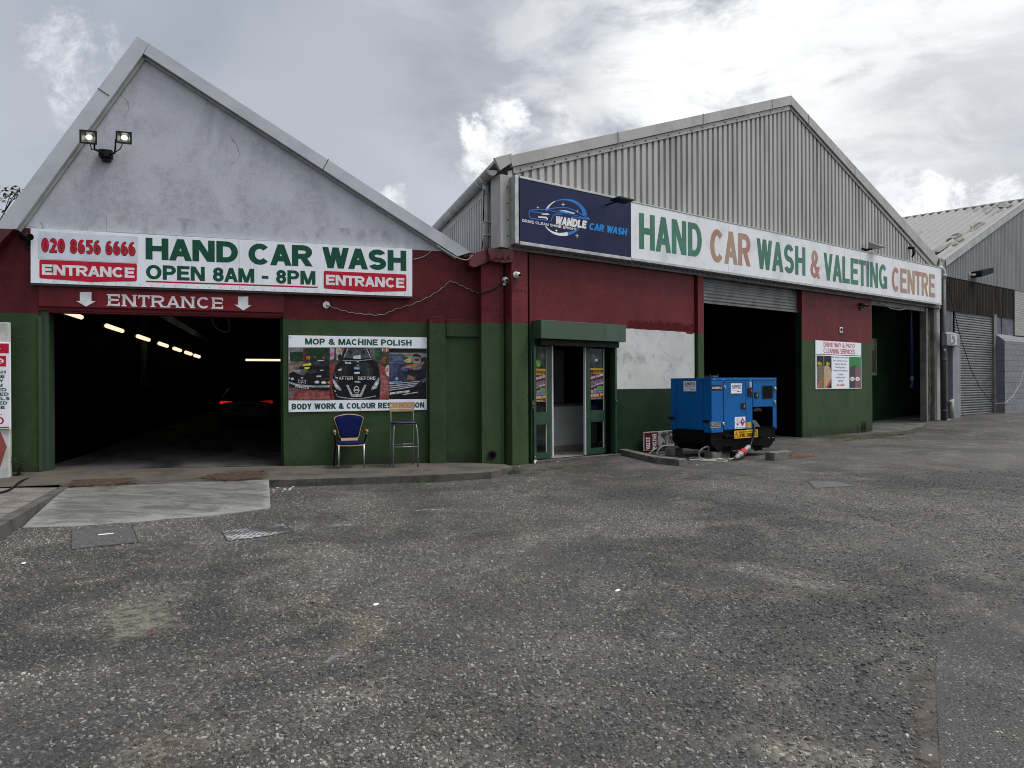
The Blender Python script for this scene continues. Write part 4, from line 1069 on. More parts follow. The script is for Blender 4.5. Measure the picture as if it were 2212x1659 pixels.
ap(m_, ((1086, 530), (1162, 530), (1162, 572), (1086, 572)), (.06, .30, .62), 6); ap(m_, ((1092, 548), (1156, 548), (1156, 556), (1092, 556)), (.7, .75, .8), 7)
ap(m_, ((776, 700), (830, 760), (900, 862), (892, 882), (820, 850), (780, 760)), (.34, .40, .46), 6); ap(m_, ((1450, 680), (1400, 740), (1330, 852), (1340, 872), (1410, 840), (1448, 760)), (.34, .40, .46), 6); ap(m_, ((790, 740), (830, 790), (860, 850), (820, 820)), (.68, .7, .72), 7); ap(m_, ((1440, 720), (1400, 780), (1370, 840), (1408, 810)), (.68, .7, .72), 7)
ap(m_, ((970, 795), (1000, 795), (1060, 930), (1170, 930), (1235, 795), (1265, 795), (1190, 968), (1045, 968)), (.40, .42, .44), 6)
ap(m_, el(1120, 866, 40, 56), (.55, .56, .58), 7); ap(m_, el(1120, 866, 29, 44), K, 8); ap(m_, ((1078, 856), (1162, 856), (1162, 880), (1078, 880)), (.5, .51, .53), 9)
ap(m_, ((840, 958), (1050, 990), (1180, 990), (1400, 950), (1400, 962), (1180, 1002), (1050, 1002), (840, 970)), (.30, .32, .36), 6)
# right photo: dark blue saloon and a man in a dark shirt polishing the bonnet
ap(m_, ((1595, 262), (2138, 266), (2138, 1000), (1595, 1004)), K, 0)
ap(m_, ((1595, 325), (2138, 328), (2138, 640), (1595, 760)), (.20, .20, .21), 1); ap(m_, ((1780, 330), (1930, 332), (1900, 420), (1800, 400)), (.24, .21, .19), 2)
ap(m_, ((1595, 345), (1800, 352), (1870, 400), (1960, 485), (1900, 700), (2060, 720), (2050, 760), (1595, 780)), (.028, .035, .085), 2); ap(m_, ((1595, 345), (1780, 352), (1830, 470), (1595, 475)), (.05, .07, .13), 3)
ap(m_, ((1595, 470), (1830, 472), (1830, 480), (1595, 484)), (.16, .18, .22), 4); ap(m_, ((1770, 590), (2130, 560), (2138, 770), (2040, 800), (1990, 740), (1860, 720)), (.012, .012, .015), 4); ap(m_, ((1860, 650), (1980, 680), (1960, 730), (1850, 720)), (.18, .10, .065), 5)
ap(m_, ((1800, 440), (1880, 408), (1920, 440), (1920, 470), (1860, 475)), (.45, .50, .08), 4); ap(m_, ((1800, 446), (1860, 440), (1910, 476), (1850, 474)), (.22, .45, .2), 5)
ap(m_, ((2050, 400), (2138, 390), (2138, 640), (2060, 560)), (.022, .022, .032), 5)
ap(m_, ((1936, 400), (1950, 352), (2000, 342), (2046, 366), (2060, 410), (2010, 450), (1960, 440)), (.25, .155, .11), 6); ap(m_, ((1936, 380), (1950, 346), (2000, 338), (2050, 368), (2055, 400), (2020, 384), (1960, 384)), (.022, .018, .016), 7); ap(m_, ((1955, 420), (2020, 410), (2030, 440), (1980, 455)), (.05, .035, .03), 7)
ap(m_, ((2090, 450), (2040, 490), (1850, 520), (1760, 545), (1775, 565), (1860, 550), (2060, 520), (2110, 470)), (.24, .15, .11), 7); ap(m_, ((1830, 500), (1980, 490), (2000, 540), (1900, 560)), (.5, .08, .02), 6); ap(m_, el(1820, 580, 44, 20), (.03, .10, .32), 7)
ap(m_, ((1597, 748), (2056, 722), (2040, 760), (1960, 830), (1597, 890)), (.035, .04, .06), 6)
for k in range(4): ap(m_, ((1597, 770 + k * 32), (2040 - k * 26, 740 + k * 24), (2034 - k * 26, 750 + k * 24), (1597, 784 + k * 32)), (.42, .44, .48), 7)
ap(m_, ((1597, 744), (1780, 736), (1780, 752), (1597, 768)), (.18, .34, .58), 8); ap(m_, el(1704, 702, 22, 16), (.5, .52, .55), 7)
ap(m_, ((1605, 905), (1892, 872), (1888, 900), (1602, 936)), (.66, .66, .64), 8); ap(m_, ((1790, 930), (2008, 894), (2008, 908), (1792, 940)), (.5, .5, .52), 7); ap(m_, ((2060, 720), (2138, 680), (2138, 720), (2080, 770)), (.10, .11, .12), 5)
# gloss on the paintwork in the printed photos
ap(m_, ((860, 560), (940, 470), (1010, 500), (960, 660), (880, 680)), (.020, .021, .024), 4.5); ap(m_, ((1150, 460), (1290, 470), (1360, 560), (1330, 680), (1190, 640)), (.026, .027, .030), 4.5); ap(m_, ((1280, 560), (1310, 560), (1300, 660), (1282, 660)), (.06, .06, .066), 4.6)
ap(m_, ((1090, 460), (1140, 460), (1150, 780), (1100, 780)), (.016, .017, .02), 4.7); ap(m_, ((780, 620), (800, 600), (860, 760), (830, 760)), (.05, .052, .056), 5.5); ap(m_, ((700, 800), (770, 790), (760, 1000), (735, 1000)), (.13, .03, .03), 2.5)
ap(m_, ((330, 600), (480, 560), (560, 600), (470, 640)), (.030, .031, .034), 4.5); ap(m_, ((500, 470), (560, 455), (600, 500), (520, 512)), (.05, .055, .06), 5.5); ap(m_, ((600, 700), (720, 690), (720, 712), (600, 722)), (.04, .04, .045), 4.6)
for k in range(9): ap(m_, ((1000 + k * 9, 800 + k * 13), (1050 - k, 800 + k * 13), (1050 - k, 804 + k * 13), (1000 + k * 9, 804 + k * 13)), (.05, .05, .055), 5.5); ap(m_, ((1185, 800 + k * 13), (1240 - k * 9, 800 + k * 13), (1240 - k * 9, 804 + k * 13), (1185, 804 + k * 13)), (.05, .05, .055), 5.5)
ap(m_, ((1610, 500), (1740, 505), (1700, 640), (1610, 690)), (.055, .07, .15), 3.5); ap(m_, ((1640, 370), (1760, 375), (1790, 450), (1650, 455)), (.09, .12, .20), 3.6); ap(m_, ((135, 900), (240, 880), (200, 960), (150, 1000)), (.12, .11, .105), 2.5)
pic = m_.build('picture', None, t)
def pwr(st, p, m, k, **kw): return write(t, st, a6, *p, m, PY - .0006 - .0004 * k, off=PY, **kw)
pwr('MOP & MACHINE POLISH', ((373, 120), (373, 208), (1920, 140), (1920, 226)), M['green_ink'], 1, t=.25, gap=.07)
pwr('BODY WORK & COLOUR RESTORATION', ((178, 1070), (178, 1152), (2104, 1042), (2104, 1125)), M['green_ink'], 1, t=.26, gap=.06)
for st, xa, xb in (('AFTER', 862, 1070), ('BEFORE', 1142, 1396)):
    pwr(st, ((xa, 675), (xa, 722), (xb, 675), (xb, 722)), M['white_ink'], 12, t=.13, gap=.14)
pwr('D22 BMW', ((246, 803), (246, 830), (414, 828), (414, 852)), M['black_ink'], 9, t=.22, gap=.1)
pwr('L19 XSC', ((1618, 908), (1618, 930), (1850, 882), (1850, 902)), M['black_ink'], 11, t=.22, gap=.12)
m_ = MB()
for p in ((160, 101), (2102, 131), (1165, 118), (160, 1162), (2112, 1132), (1176, 1152)):
    u, z = L(a6(*p), PY); m_.cyl((u, PY, z), (u, PY - .004, z), .012, n=8)
m_.build('screws', M['alu'], t)
# ================================================================== corrugated shed
clad = thing('corrugated_shed', 'grey corrugated metal shed with gabled front over red and green painted walls', 'building', FR, (0, 0, 0))
zr = 2.72
M['wallR'] = twotone('painted_render_front', zr, red=(.118, .0130, .0180), red2=(.078, .0088, .0125), green=(.032, .061, .024), green2=(.022, .047, .018))
wt0 = Rr((1141, 541)); wt1 = Rr((2021, 666)); ztop = (wt0[1] + wt1[1]) / 2
uc = Rr((1079, 600))[0]; ud0 = Rr((1150, 850))[0]; ud1 = Rr((1331, 850))[0]; ug = Rr((1500.5, 850))[0]
up0 = Rr((1733, 800))[0]; up1 = Rr((1884, 800))[0]; uj = Rr((2002, 800))[0]; ue = Rr((2032, 800))[0]
ub0 = Rr((1521, 750))[0]
zdoor = Rr((1240, 745))[1]
mb = MB()
mb.box(ud0 - .06, ud0, 0, .2, -.4, zdoor); mb.box(ud1, ug, 0, .2, -.4, zdoor); mb.box(ud0 - .06, ug, 0, .2, zdoor, ztop)
mb.build('wall', M['wallR'], clad)
mb = MB(); mb.box(up0, up1, 0, .2, -.4, ztop); mb.build('bay_pier', M['wallR'], clad)
u0 = Rr((1106, 800), -.05)[0]; u1 = Rr((1141, 800), -.05)[0]
mb = MB(); mb.box(u0, u1, -.05, .30, -.4, ztop - .005); mb.build('corner_column', twotone('column_paint', zr, red=(.15, .02, .028), worn=False, bump=.08, green=(.042, .072, .029)), clad, bevel=.01)
mb = MB()
for z_ in (Rr((1120, 627), -.05)[1],):
    for k in range(4): mb.ball((u0 + .06 + k * (u1 - u0 - .12) / 3, -.052, z_), .014)
for k in range(5): mb.ball((u1 - .02, -.052, .5 + k * .75), .012)
mb.build('bolts', M['lintel'], clad)
# mouldy white patch left unpainted
def patchmat():
    m, t, b = newmat('bare_white_patch')
    tc = nn(t, 'ShaderNodeTexCoord').outputs['Object']
    d = sstep(t, noise(t, tc, 2.6, 7, .7, .5), .5, .7); d2 = sstep(t, noise(t, tc, 9, 5, .7), .56, .7)
    c = mixc(t, sstep(t, noise(t, tc, 1.1, 5), .35, .65), (.42, .42, .41), (.50, .50, .49))
    c = mixc(t, math_n(t, 'MULTIPLY', d, .6), c, (.20, .20, .19)); c = mixc(t, math_n(t, 'MULTIPLY', d2, math_n(t, 'MULTIPLY', d, .8)), c, (.09, .09, .085))
    t.links.new(c, b.inputs['Base Color']); b.inputs['Roughness'].default_value = .85
    t.links.new(nn(t, 'ShaderNodeBump', {'Height': noise(t, tc, 30, 6, .65), 'Strength': .4, 'Distance': .012}).outputs[0], b.inputs['Normal'])
M['patch'] = None; patchmat(); M['patch'] = MATS['bare_white_patch']
pa, pb, pc_, pd = Rr((1330, 711)), Rr((1500, 716)), Rr((1500, 839)), Rr((1330, 840))
mb = MB(); top = []
for k in range(41):
    f = k / 40; u = ud1 + .012 + (ug - ud1 - .016) * f
    top.append((u, (pa[1] + pb[1]) / 2 + random.uniform(-.006, .006) - (.04 if f > .88 and random.random() < .4 else 0)))
mb.prism([(ud1 + .012, (pc_[1] + pd[1]) / 2)] + [(ug - .004, (pc_[1] + pd[1]) / 2)] + top[::-1], -.004, -.0005); mb.build('bare_patch', M['patch'], clad)
mb = MB(); mb.box(ud1 + .012, ug - .004, -.003, -.0008, (pc_[1] + pd[1]) / 2 - 1.4, (pc_[1] + pd[1]) / 2 - .002); mb.build('green_dado', mat('dark_green_dado', (.008, .024, .011), (.012, .032, .014), 1.3, .6, .25, 40, spec=.15), clad)
mb = MB(); a = Rr((1290, 690)); b = Rr((1498, 710)); 
zz = [(u, (pa[1] + pb[1]) / 2 + .16 + .05 * (k % 2) + random.uniform(-.03, .05)) for k, u in enumerate([Rr((1356 + i * 2.9, 700))[0] for i in range(50)])]
mb.flat([(zz[0][0], (pa[1] + pb[1]) / 2 + .02), (zz[-1][0], (pa[1] + pb[1]) / 2 + .02)] + zz[::-1], -.002)
mb.build('brush_edge', mat('dark_red_brushwork', (.05, .006, .009), (.08, .009, .012), 9, .7, lo=.3, hi=.6, spec=.08), clad)
# second column beside the bay
mb = MB(); u0 = Rr((1508, 750), -.06)[0]; u1 = Rr((1521, 750), -.06)[0]
mb.box(u0, u1, -.06, .3, -.4, ztop); mb.box(ug + .005, u0 - .006, .04, .2, -.4, ztop); mb.build('bay_column', M['wallR'], clad, bevel=.008)
# cladding on the gable front
ap_ = Rr((1709, 228), -.04); la = Rr((1106, 372), -.04); rb_ = Rr((2024, 573), -.04)
lslope = (ap_[1] - la[1]) / (ap_[0] - la[0]); rslope = (rb_[1] - ap_[1]) / (rb_[0] - ap_[0])
def gtop(u): return ap_[1] + (lslope * (u - ap_[0]) if u < ap_[0] else rslope * (u - ap_[0])) + .04
mb = MB(); uA = Rr((1094, 450))[0]
ribs(mb, uA, ue - .02, -.005, lambda u: ztop - .0, gtop, pitch=.20, crown=.112, slope=.016, depth=.045)
mb.box(uA, ue - .02, -.004, .05, ztop, ztop + .05)
mb.build('cladding', M['clad'], clad)
mb = MB(); mb.prism([(uc + .1, ztop + .02), (ue - .06, ztop + .02), (ue - .06, gtop(ue) - .1), (ap_[0], ap_[1] - .15), (uc + .1, gtop(uc + .1) - .1)], .06, .16); mb.build('gable_backing', M['inner'], clad)
mb = MB(); mb.box(uA, ue - .03, -.075, -.052, ztop - .03, ztop + .025); mb.build('drip_flashing', M['clad_dark'], clad)
# corner flashing and apex flashings
mb = MB(); mb.box(uc - .02, uc + .045, -.07, .25, wt0[1] - .02, gtop(uc) - .03); mb.box(uc + .05, uA + .05, -.06, .0, wt0[1] - .02, gtop(uc) - .02); mb.build('corner_flashing', M['clad_flash'], clad, bevel=.006)
def barge(p, q, r_, s_, y0, y1, name, m): 
    b = MB(); b.prism([Rr(p, y0), Rr(q, y0), Rr(r_, y0), Rr(s_, y0)], y0, y1); return b.build(name, m, clad, bevel=.006)
barge((1101, 335.5), (1709, 206), (1709, 226), (1107, 360), -.12, -.052, 'bargeboard', M['clad_flash'])
barge((1709.3, 206), (2028, 557), (2022, 574), (1709.3, 226), -.12, -.052, 'bargeboard', M['clad_flash'])
barge((1108, 361), (1709, 227), (1707, 237), (1110, 375), -.075, -.054, 'verge_strip', M['clad_flash'])
barge((1709.4, 227), (2021.5, 575), (2017, 583), (1709.4, 237), -.075, -.054, 'verge_strip', M['clad_flash'])
mb = MB()
for x, y in ((1336, 286), (1520, 246.5), (1669, 215), (1748, 249), (1848, 360)):
    a = Rr((x - 1, y), -.125); mb.prism([(a[0] - .012, a[1] + .02), (a[0] + .012, a[1] + .02), (a[0] + .03, a[1] - .30), (a[0] + .005, a[1] - .30)], -.127, -.121)
mb.build('joint_strip', M['clad_dark'], clad)
mb = MB()
for k in range(24):
    f = (k + .5) / 24; x = 1112 + f * 590; y = 369 - f * 135.5; a = Rr((x, y), -.078); mb.ball((a[0], -.078, a[1]), .017, n=6, m=4)
for k in range(16):
    f = (k + .5) / 16; x = 1712 + f * 306; y = 232 + f * 343; a = Rr((x, y), -.078); mb.ball((a[0], -.078, a[1]), .017, n=6, m=4)
for k in range(5): mb.ball((uc + .16, -.062, 4.4 + k * .32), .016, n=6, m=4)
mb.build('screws', M['line'], clad)
# side wall running back, parallel with the hall
FSi = Frame(*FR.w(uc, 0, 0).xy, 108.5)
def toR(p): return FR.loc(p)
ze = gtop(uc) + .05
mbs = MB()
ribs(mbs, .12, 26, 0, lambda u: 4.22, lambda u: ze - .12, pitch=.20, crown=.112, slope=.016, depth=-.045, flip=1)
vs = []
for p in mbs.v:
    vs.append(toR(FSi.w(p[0], p[1], p[2])))
mbs.v = [tuple(v) for v in vs]
mbs.build('side_cladding', M['clad'], clad)
def side(b, f):                             # build in the side frame, then move into the front frame
    f(b); b.v = [tuple(toR(FSi.w(*p))) for p in b.v]; return b
mb = side(MB(), lambda b: b.box(.1, 26, -.14, -.05, 4.2, ze - .15)); mb.build('side_backing', M['inner'], clad)
mb = side(MB(), lambda b: b.box(.12, 26, .012, .05, ze - .26, ze - .08)); mb.build('eaves_strip', M['clad_flash'], clad)
# half-round gutter with stop end
def gut(b):
    n = 8; r = .105; yc = .17; zc_ = ze - .03
    for k in range(n):
        a0, a1_ = math.pi + math.pi * k / n, math.pi + math.pi * (k + 1) / n
        q = [(yc + r * math.cos(a), zc_ + r * math.sin(a)) for a in (a0, a1_)]
        b.face([(-.10, q[0][0], q[0][1]), (26, q[0][0], q[0][1]), (26, q[1][0], q[1][1]), (-.10, q[1][0], q[1][1])], True)
        q2 = [(yc + (r + .012) * math.cos(a), zc_ + (r + .012) * math.sin(a)) for a in (a0, a1_)]
        for s0 in (.32, .62, 3.1, 6.1): b.face([(s0, q2[0][0], q2[0][1]), (s0 + .09, q2[0][0], q2[0][1]), (s0 + .09, q2[1][0], q2[1][1]), (s0, q2[1][0], q2[1][1])], True)
    b.face([(-.10, yc + r * math.cos(math.pi + math.pi * k / n), zc_ + r * math.sin(math.pi + math.pi * k / n)) for k in range(n + 1)])
mb = side(MB(), gut); mb.build('gutter', M['gutter'], clad)
def dp(b):
    r = .058; b.tube([(.5, .12, ze - .13), (.5, .12, 4.24)], r, 14); b.tube([(.5, .12, ze - .34), (.5, .12, ze - .12)], .068, 14)
    for z_ in (ze - .9, 4.5): b.box(.42, .58, .03, .19, z_ - .015, z_ + .015)
mb = side(MB(), dp); mb.build('downpipe', M['pipe'], clad)
mb = side(MB(), lambda b: b.tube([(.44, .18, ze - .25), (.45, .19, ze - .9), (.47, .185, 5.0), (.55, .15, 4.5), (.9, .1, 4.3)], .012, 6)); mb.build('pipe_cable', M['black_plas'], clad)
# roof sheets with the overhang at the eaves
dR = FR.loc(FR.o + FSi.d * 1.0); dv = Vector((dR[0], dR[1], 0))
def roof_slab(b, p, q, th, y0, y1):
    o = [(p[0], y0, p[1]), (q[0], y0, q[1]), (q[0], y0, q[1] - th), (p[0], y0, p[1] - th)]
    e = [(v[0] + dv.x * y1, v[1] + dv.y * y1, v[2]) for v in o]
    b.mesh(o + e, [(3, 2, 1, 0), (4, 5, 6, 7), (0, 1, 5, 4), (1, 2, 6, 5), (2, 3, 7, 6), (3, 0, 4, 7)])
oL = Rr((1078, 346), -.1); oA = Rr((1709, 206), -.1); oR = Rr((2028, 557), -.1)
mb = MB(); roof_slab(mb, (oL[0] - .06, oL[1] + .03), (oA[0], oA[1] - .02), .07, -.05, 26); roof_slab(mb, (oA[0], oA[1] - .02), (oR[0], oR[1] - .02), .07, -.05, 26)
mb.build('roof', M['gutter'], clad)
mb = MB(); a = Rr((1064, 348), -.12); b = Rr((1104, 334), -.12); c = Rr((1084, 375), -.12); d = Rr((1105, 352), -.12)
mb.prism([(oL[0] - .12, oL[1] + .02), (b[0] + .02, b[1] + .035), (d[0], d[1] - .0), (oL[0] + .02, c[1] + .06)], -.115, -.06); mb.build('eaves_end_cap', M['clad_flash'], clad, bevel=.006)

# interior of the shop behind the sliding doors
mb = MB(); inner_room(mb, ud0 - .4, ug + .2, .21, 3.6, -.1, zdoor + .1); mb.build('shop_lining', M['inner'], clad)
mb = MB(); mb.face([(ud0 - .4, .02, -.055), (ug, .02, -.055), (ug, 3.6, -.055), (ud0 - .4, 3.6, -.055)]); struct(mb, 'shop_floor', mat('shop_floor_tiles', (.36, .34, .31), (.26, .24, .22), 3, .3), FR)
M['counter_w'] = mat('counter_panel', (.42, .41, .40), (.36, .35, .34), 2, .5)
k0 = 1.15
t = thing('shop_counter', 'pale shop counter with timber top seen through the open doorway', 'counter', FR, (Rr((1196, 900), k0)[0], k0, -.055))
uu0 = Rr((1180, 900), k0)[0]; uu1 = Rr((1290, 900), k0)[0]; zt_ = Rr((1230, 873), k0)[1]; zt2 = Rr((1230, 877), k0)[1]; zs_ = Rr((1230, 961), k0)[1]; zf = -.05
mb = MB(); mb.box(uu0, uu1, k0, k0 + .5, zs_, zt2); mb.build('front_panel', M['counter_w'], t)
mb = MB(); mb.box(uu0 - .02, uu1, k0 - .03, k0 + .55, zt2 + .002, zt_ + .01); mb.build('worktop', mat('counter_top', (.10, .085, .065), None, 4, .5), t)
mb = MB(); mb.box(uu0, uu1, k0 - .008, k0 + .4, zf, zs_ - .002)
mb.build('tile_skirting', mat('tile_skirting', (.24, .20, .16), (.19, .155, .12), 5, .4), t)
mb = MB(); mb.box(Rr((1199, 800), k0 + .6)[0], Rr((1213, 800), k0 + .6)[0], k0 + .6, k0 + .7, -.05, zdoor); mb.box(Rr((1214, 800), k0 + .58)[0], Rr((1216.5, 800), k0 + .58)[0], k0 + .56, k0 + .6, zt_, zdoor)
mb.build('partition_post', mat('partition_grey', (.20, .195, .185), None, 3, .6), clad)

# doors
DY = .10
M['door_green'] = mat('door_green_paint', (.014, .045, .024), (.022, .058, .032), 2.5, .4, .05, 30)
def dr(x0, y0, x1, y1, off=DY): return rect_of(Rr, c5(x0, y0), c5(x1, y1), off)
def leaf(name, label, x0, x1, glassx, rails, edge, wedge):
    t = thing(name, label, 'door', FR, (Rr(c5(x0, 1400), DY)[0], DY, -.05))
    zb_ = -.04
    ul_, ur_, z0, z1 = dr(x0, 380, x1, 1400); g0 = dr(glassx[0], 400, glassx[1], 1000)
    mb = MB(); mb.box(ul_, g0[0], DY, DY + .05, zb_, zdoor - .02); mb.box(g0[1], ur_, DY, DY + .05, zb_, zdoor - .02)
    for (ya, yb) in rails:
        q = dr(x0, ya, x1, yb); mb.box(g0[0], g0[1], DY + .001, DY + .049, q[2] if yb < 1380 else zb_, q[3])
    mb.build('frame', M['door_green'], t, bevel=.004)
    mb = MB(); mb.box(g0[0], g0[1], DY + .022, DY + .028, zb_ + .05, zdoor - .03); mb.build('glass', M['glass'], t)
    mb = MB()
    for (ya, yb) in ((rails[0][1], rails[1][0]), (rails[1][1], rails[2][0])):
        q = dr(glassx[1] - 9, ya, glassx[1], yb); mb.box(q[0], g0[1] - .002, DY + .008, DY + .02, q[2], q[3])
    mb.build('glazing_bead', M['alu'], t)
    q = dr(wedge[0], 390, wedge[1], 1430); mb = MB(); mb.box(q[0], q[1], DY - .01, DY + .055, zb_, zdoor - .03); mb.build('edge_strip', M['sign_old'], t)
    return t
dl = leaf('shop_door', 'left glazed green shop door with round green sticker', 478, 640, (482, 602), ((375, 388), (1008, 1115), (1388, 1480)), None, (646, 661))
drr = leaf('shop_door', 'right glazed green shop door with small white sticker and open side', 966, 1156, (1006, 1136), ((390, 402), (990, 1087), (1344, 1480)), None, (954, 965))
t = dl; c = dr(495, 510, 551, 586); mb = MB()
mb.mat(ink((.10, .30, .05))); cx, cz, rx, rz = (c[0] + c[1]) / 2, (c[2] + c[3]) / 2, (c[1] - c[0]) / 2, (c[3] - c[2]) / 2
mb.flat(el(cx, cz, rx, rz, 20), DY + .018); mb.mat(ink((.30, .50, .18))); mb.flat([(cx - rx * .5, cz + rz * .1), (cx + rx * .1, cz + rz * .1), (cx + rx * .1, cz + rz * .5), (cx - rx * .5, cz + rz * .5)], DY + .0174); mb.flat([(cx - rx * .2, cz - rz * .6), (cx + rx * .5, cz - rz * .6), (cx + rx * .5, cz - rz * .1), (cx - rx * .2, cz - rz * .1)], DY + .0174)
mb.build('sticker', None, t)
c = dr(1052, 505, 1081, 528); mb = MB(); mb.box(c[0], c[1], DY + .017, DY + .02, c[2], c[3]); mb.build('sticker', M['panel_blue'], drr)
def funfair(x0, y0, x1, y1, label):
    u0, u1, z0, z1 = dr(x0, y0, x1, y1); W_, H_ = u1 - u0, z1 - z0
    t = thing('funfair_poster', label, 'poster', FR, (u0, DY, z0), 'funfair posters on the shop doors')
    mb = MB(); mb.box(u0, u1, DY + .012, DY + .018, z0, z1); mb.build('sheet', ink((.11, .012, .05)), t)
    mb = MB(); yy = DY + .011
    def q(a, b, c_, d, col, k=0): mb.mat(ink(col)); mb.flat([(u0 + W_ * a, z1 - H_ * b), (u0 + W_ * c_, z1 - H_ * b), (u0 + W_ * c_, z1 - H_ * d), (u0 + W_ * a, z1 - H_ * d)], yy - .0005 * k)
    q(.02, .005, .98, .06, (.6, .42, .02)); q(0, .0, .02, 1, (.5, .38, .05)); q(.98, 0, 1, 1, (.5, .38, .05)); q(.0, .99, 1, 1, (.5, .38, .05))
    mb.mat(ink((.15, .11, .13))); mb.flat([(u0 + W_ * a, z1 - H_ * b) for a, b in ((.03, .42), (.9, .33), (.97, .36), (.97, .46), (.1, .56), (.03, .54))], yy)
    rnd = random.Random(3)
    for k in range(26):
        a = rnd.uniform(.05, .85); b = rnd.uniform(.37, .5); q(a, b, a + rnd.uniform(.05, .12), b + rnd.uniform(.015, .04), rnd.choice([(.3, .3, .32), (.05, .05, .06), (.25, .18, .13), (.13, .25, .24), (.3, .1, .2)]), 1)
    for (a, b, c_, d, col) in ((.04, .16, .16, .20, (.3, .15, .05)), (.03, .24, .14, .27, (.4, .1, .06)), (.05, .70, .2, .80, (.4, .36, .05)), (.25, .66, .5, .73, (.12, .3, .45)), (.52, .58, .95, .72, (.08, .28, .08)), (.2, .75, .5, .79, (.28, .2, .2)), (.55, .73, .95, .79, (.15, .16, .4)), (.16, .82, .66, .92, (.42, .3, .18)), (.72, .82, .98, .89, (.5, .38, .03)), (.04, .83, .14, .93, (.45, .4, .35)), (.7, .9, .8, .95, (.3, .1, .3))): q(a, b, c_, d, col, 1)
    mb.build('picture', None, t)
    mb = MB(); text(mb, 'FUNFAIR', u0 + W_ * .22, u0 + W_ * .92, z1 - H_ * .205, z1 - H_ * .13, yy - .001, .22, .14); mb.build('lettering', M['yellow'], t); mb = MB(); text(mb, 'IRISH FAMILY', u0 + W_ * .24, u0 + W_ * .9, z1 - H_ * .115, z1 - H_ * .08, yy - .001, .2, .14); mb.build('lettering', M['yellow'], t)
    mb = MB(); text(mb, 'CRYSTAL PALACE PARK', u0 + W_ * .03, u0 + W_ * .95, z1 - H_ * .36, z1 - H_ * .285, yy - .002, .24, .12, slope=.22); mb.build('lettering', M['white_ink'], t); mb = MB(); text(mb, '8TH APR', u0 + W_ * .05, u0 + W_ * .4, z1 - H_ * .62, z1 - H_ * .575, yy - .002, .22, .14, slope=.2); mb.build('lettering', M['white_ink'], t); mb = MB(); text(mb, 'SUN 21ST APR', u0 + W_ * .45, u0 + W_ * .93, z1 - H_ * .56, z1 - H_ * .51, yy - .002, .22, .14, slope=.2)
    mb.build('lettering', M['white_ink'], t); mb = MB(); q2 = z0 + H_ * .025; text(mb, 'WWW FUNFAIR COM', u0 + W_ * .05, u0 + W_ * .75, q2, q2 + H_ * .02, yy - .002, .22, .14); mb.build('lettering', M['white_ink'], t)
funfair(478, 595, 592, 903, 'purple funfair poster with yellow heading inside the left shop door')
funfair(1007, 590, 1133, 879, 'purple funfair poster with yellow heading inside the right shop door')
# door surround: guide rails, roller and box
t = thing('roller_shutter', 'rolled up shop door shutter in a green painted box over the glazed doors', 'shutter', FR, (ud0, 0, zdoor))
f0 = Rr((1169, 711), -.314); f1 = Rr((1352, 720), -.314); zt_ = (Rr((1169, 691), -.314)[1] + Rr((1352, 702), -.314)[1]) / 2; zb_ = (Rr((1169, 730.8), -.314)[1] + Rr((1352, 738.6), -.314)[1]) / 2
mb = MB(); mb.box(f0[0], f1[0], -.314, -.003, zb_, zt_); mb.build('box', mat('shutter_box_green', (.034, .068, .034), (.028, .058, .03), 1.4, .42, .04, 20), t, bevel=.006)
mb = MB(); us = Rr(c5(1141, 260), -.316)[0]; mb.box(us, f1[0] - .004, -.3165, -.3145, zb_ + .004, zt_ - .004); mb.build('repair_panel', mat('green_repair', (.034, .07, .045), None, 2, .42), t)
mb = MB(); mb.box(ud0 + .02, ud1 - .06, -.16, .06, zb_ - .12, zb_ - .003); mb.tube([(ud0 + .06, -.17, zb_ - .075), (ud0 + .10, -.2, zb_ - .075)], .06, 12); mb.build('bottom_bar', M['black_plas'], t)
mb = MB(); mb.box(ud0 - .015, ud0 + .045, -.07, .09, -.08, zb_ + .02); mb.box(ud0 - .055, ud0 - .02, -.03, .05, -.08, zb_ + .02); mb.build('guide_rail', M['door_green'], t, bevel=.004)
q = dr(1230, 360, 1252, 1400, -.05); mb = MB(); mb.box(q[0], q[1], -.07, .09, -.08, zb_ - .004); mb.build('guide_rail', M['door_green'], t, bevel=.004)
mb = MB(); q = dr(1158, 400, 1228, 1400, .05); mb.box(q[0], q[1], .09, .16, -.08, zdoor); mb.box(q[0] + .06, q[0] + .09, .05, .09, -.08, zdoor); mb.build('door_pocket', M['black'], t)
for (x, y) in ((470, 932), (1245, 906)):
    a = Rr(c5(x, y), -.09); mb = MB(); mb.box(a[0] - .03, a[0] + .03, -.10, -.07, a[1] - .08, a[1] + .08); mb.ball((a[0], -.10, a[1]), .03); mb.build('bolt_lock', M['door_green'], t, bevel=.006)
mb = MB(); mb.box(ud0 - .02, ud1 + .03, -.14, .12, -.2, -.055); mb.build('door_sill', M['kerb'], clad, bevel=.01)
a = Rr(c5(488, 1478), -.1)
t = thing('padlock', 'small white padlock lying at the foot of the left shop door', 'padlock', FR, (a[0], -.12, -.1))
mb = MB(); mb.box(a[0] - .03, a[0] + .03, -.13, -.10, -.095, -.03); mb.build('body', M['white_plas'], t, bevel=.005)
mb = MB(); mb.tube([(a[0] - .018, -.115, -.032), (a[0] - .018, -.115, .02), (a[0], -.115, .045), (a[0] + .018, -.115, .02), (a[0] + .018, -.115, -.032)], .006, 6); mb.build('shackle', M['steel'], t)

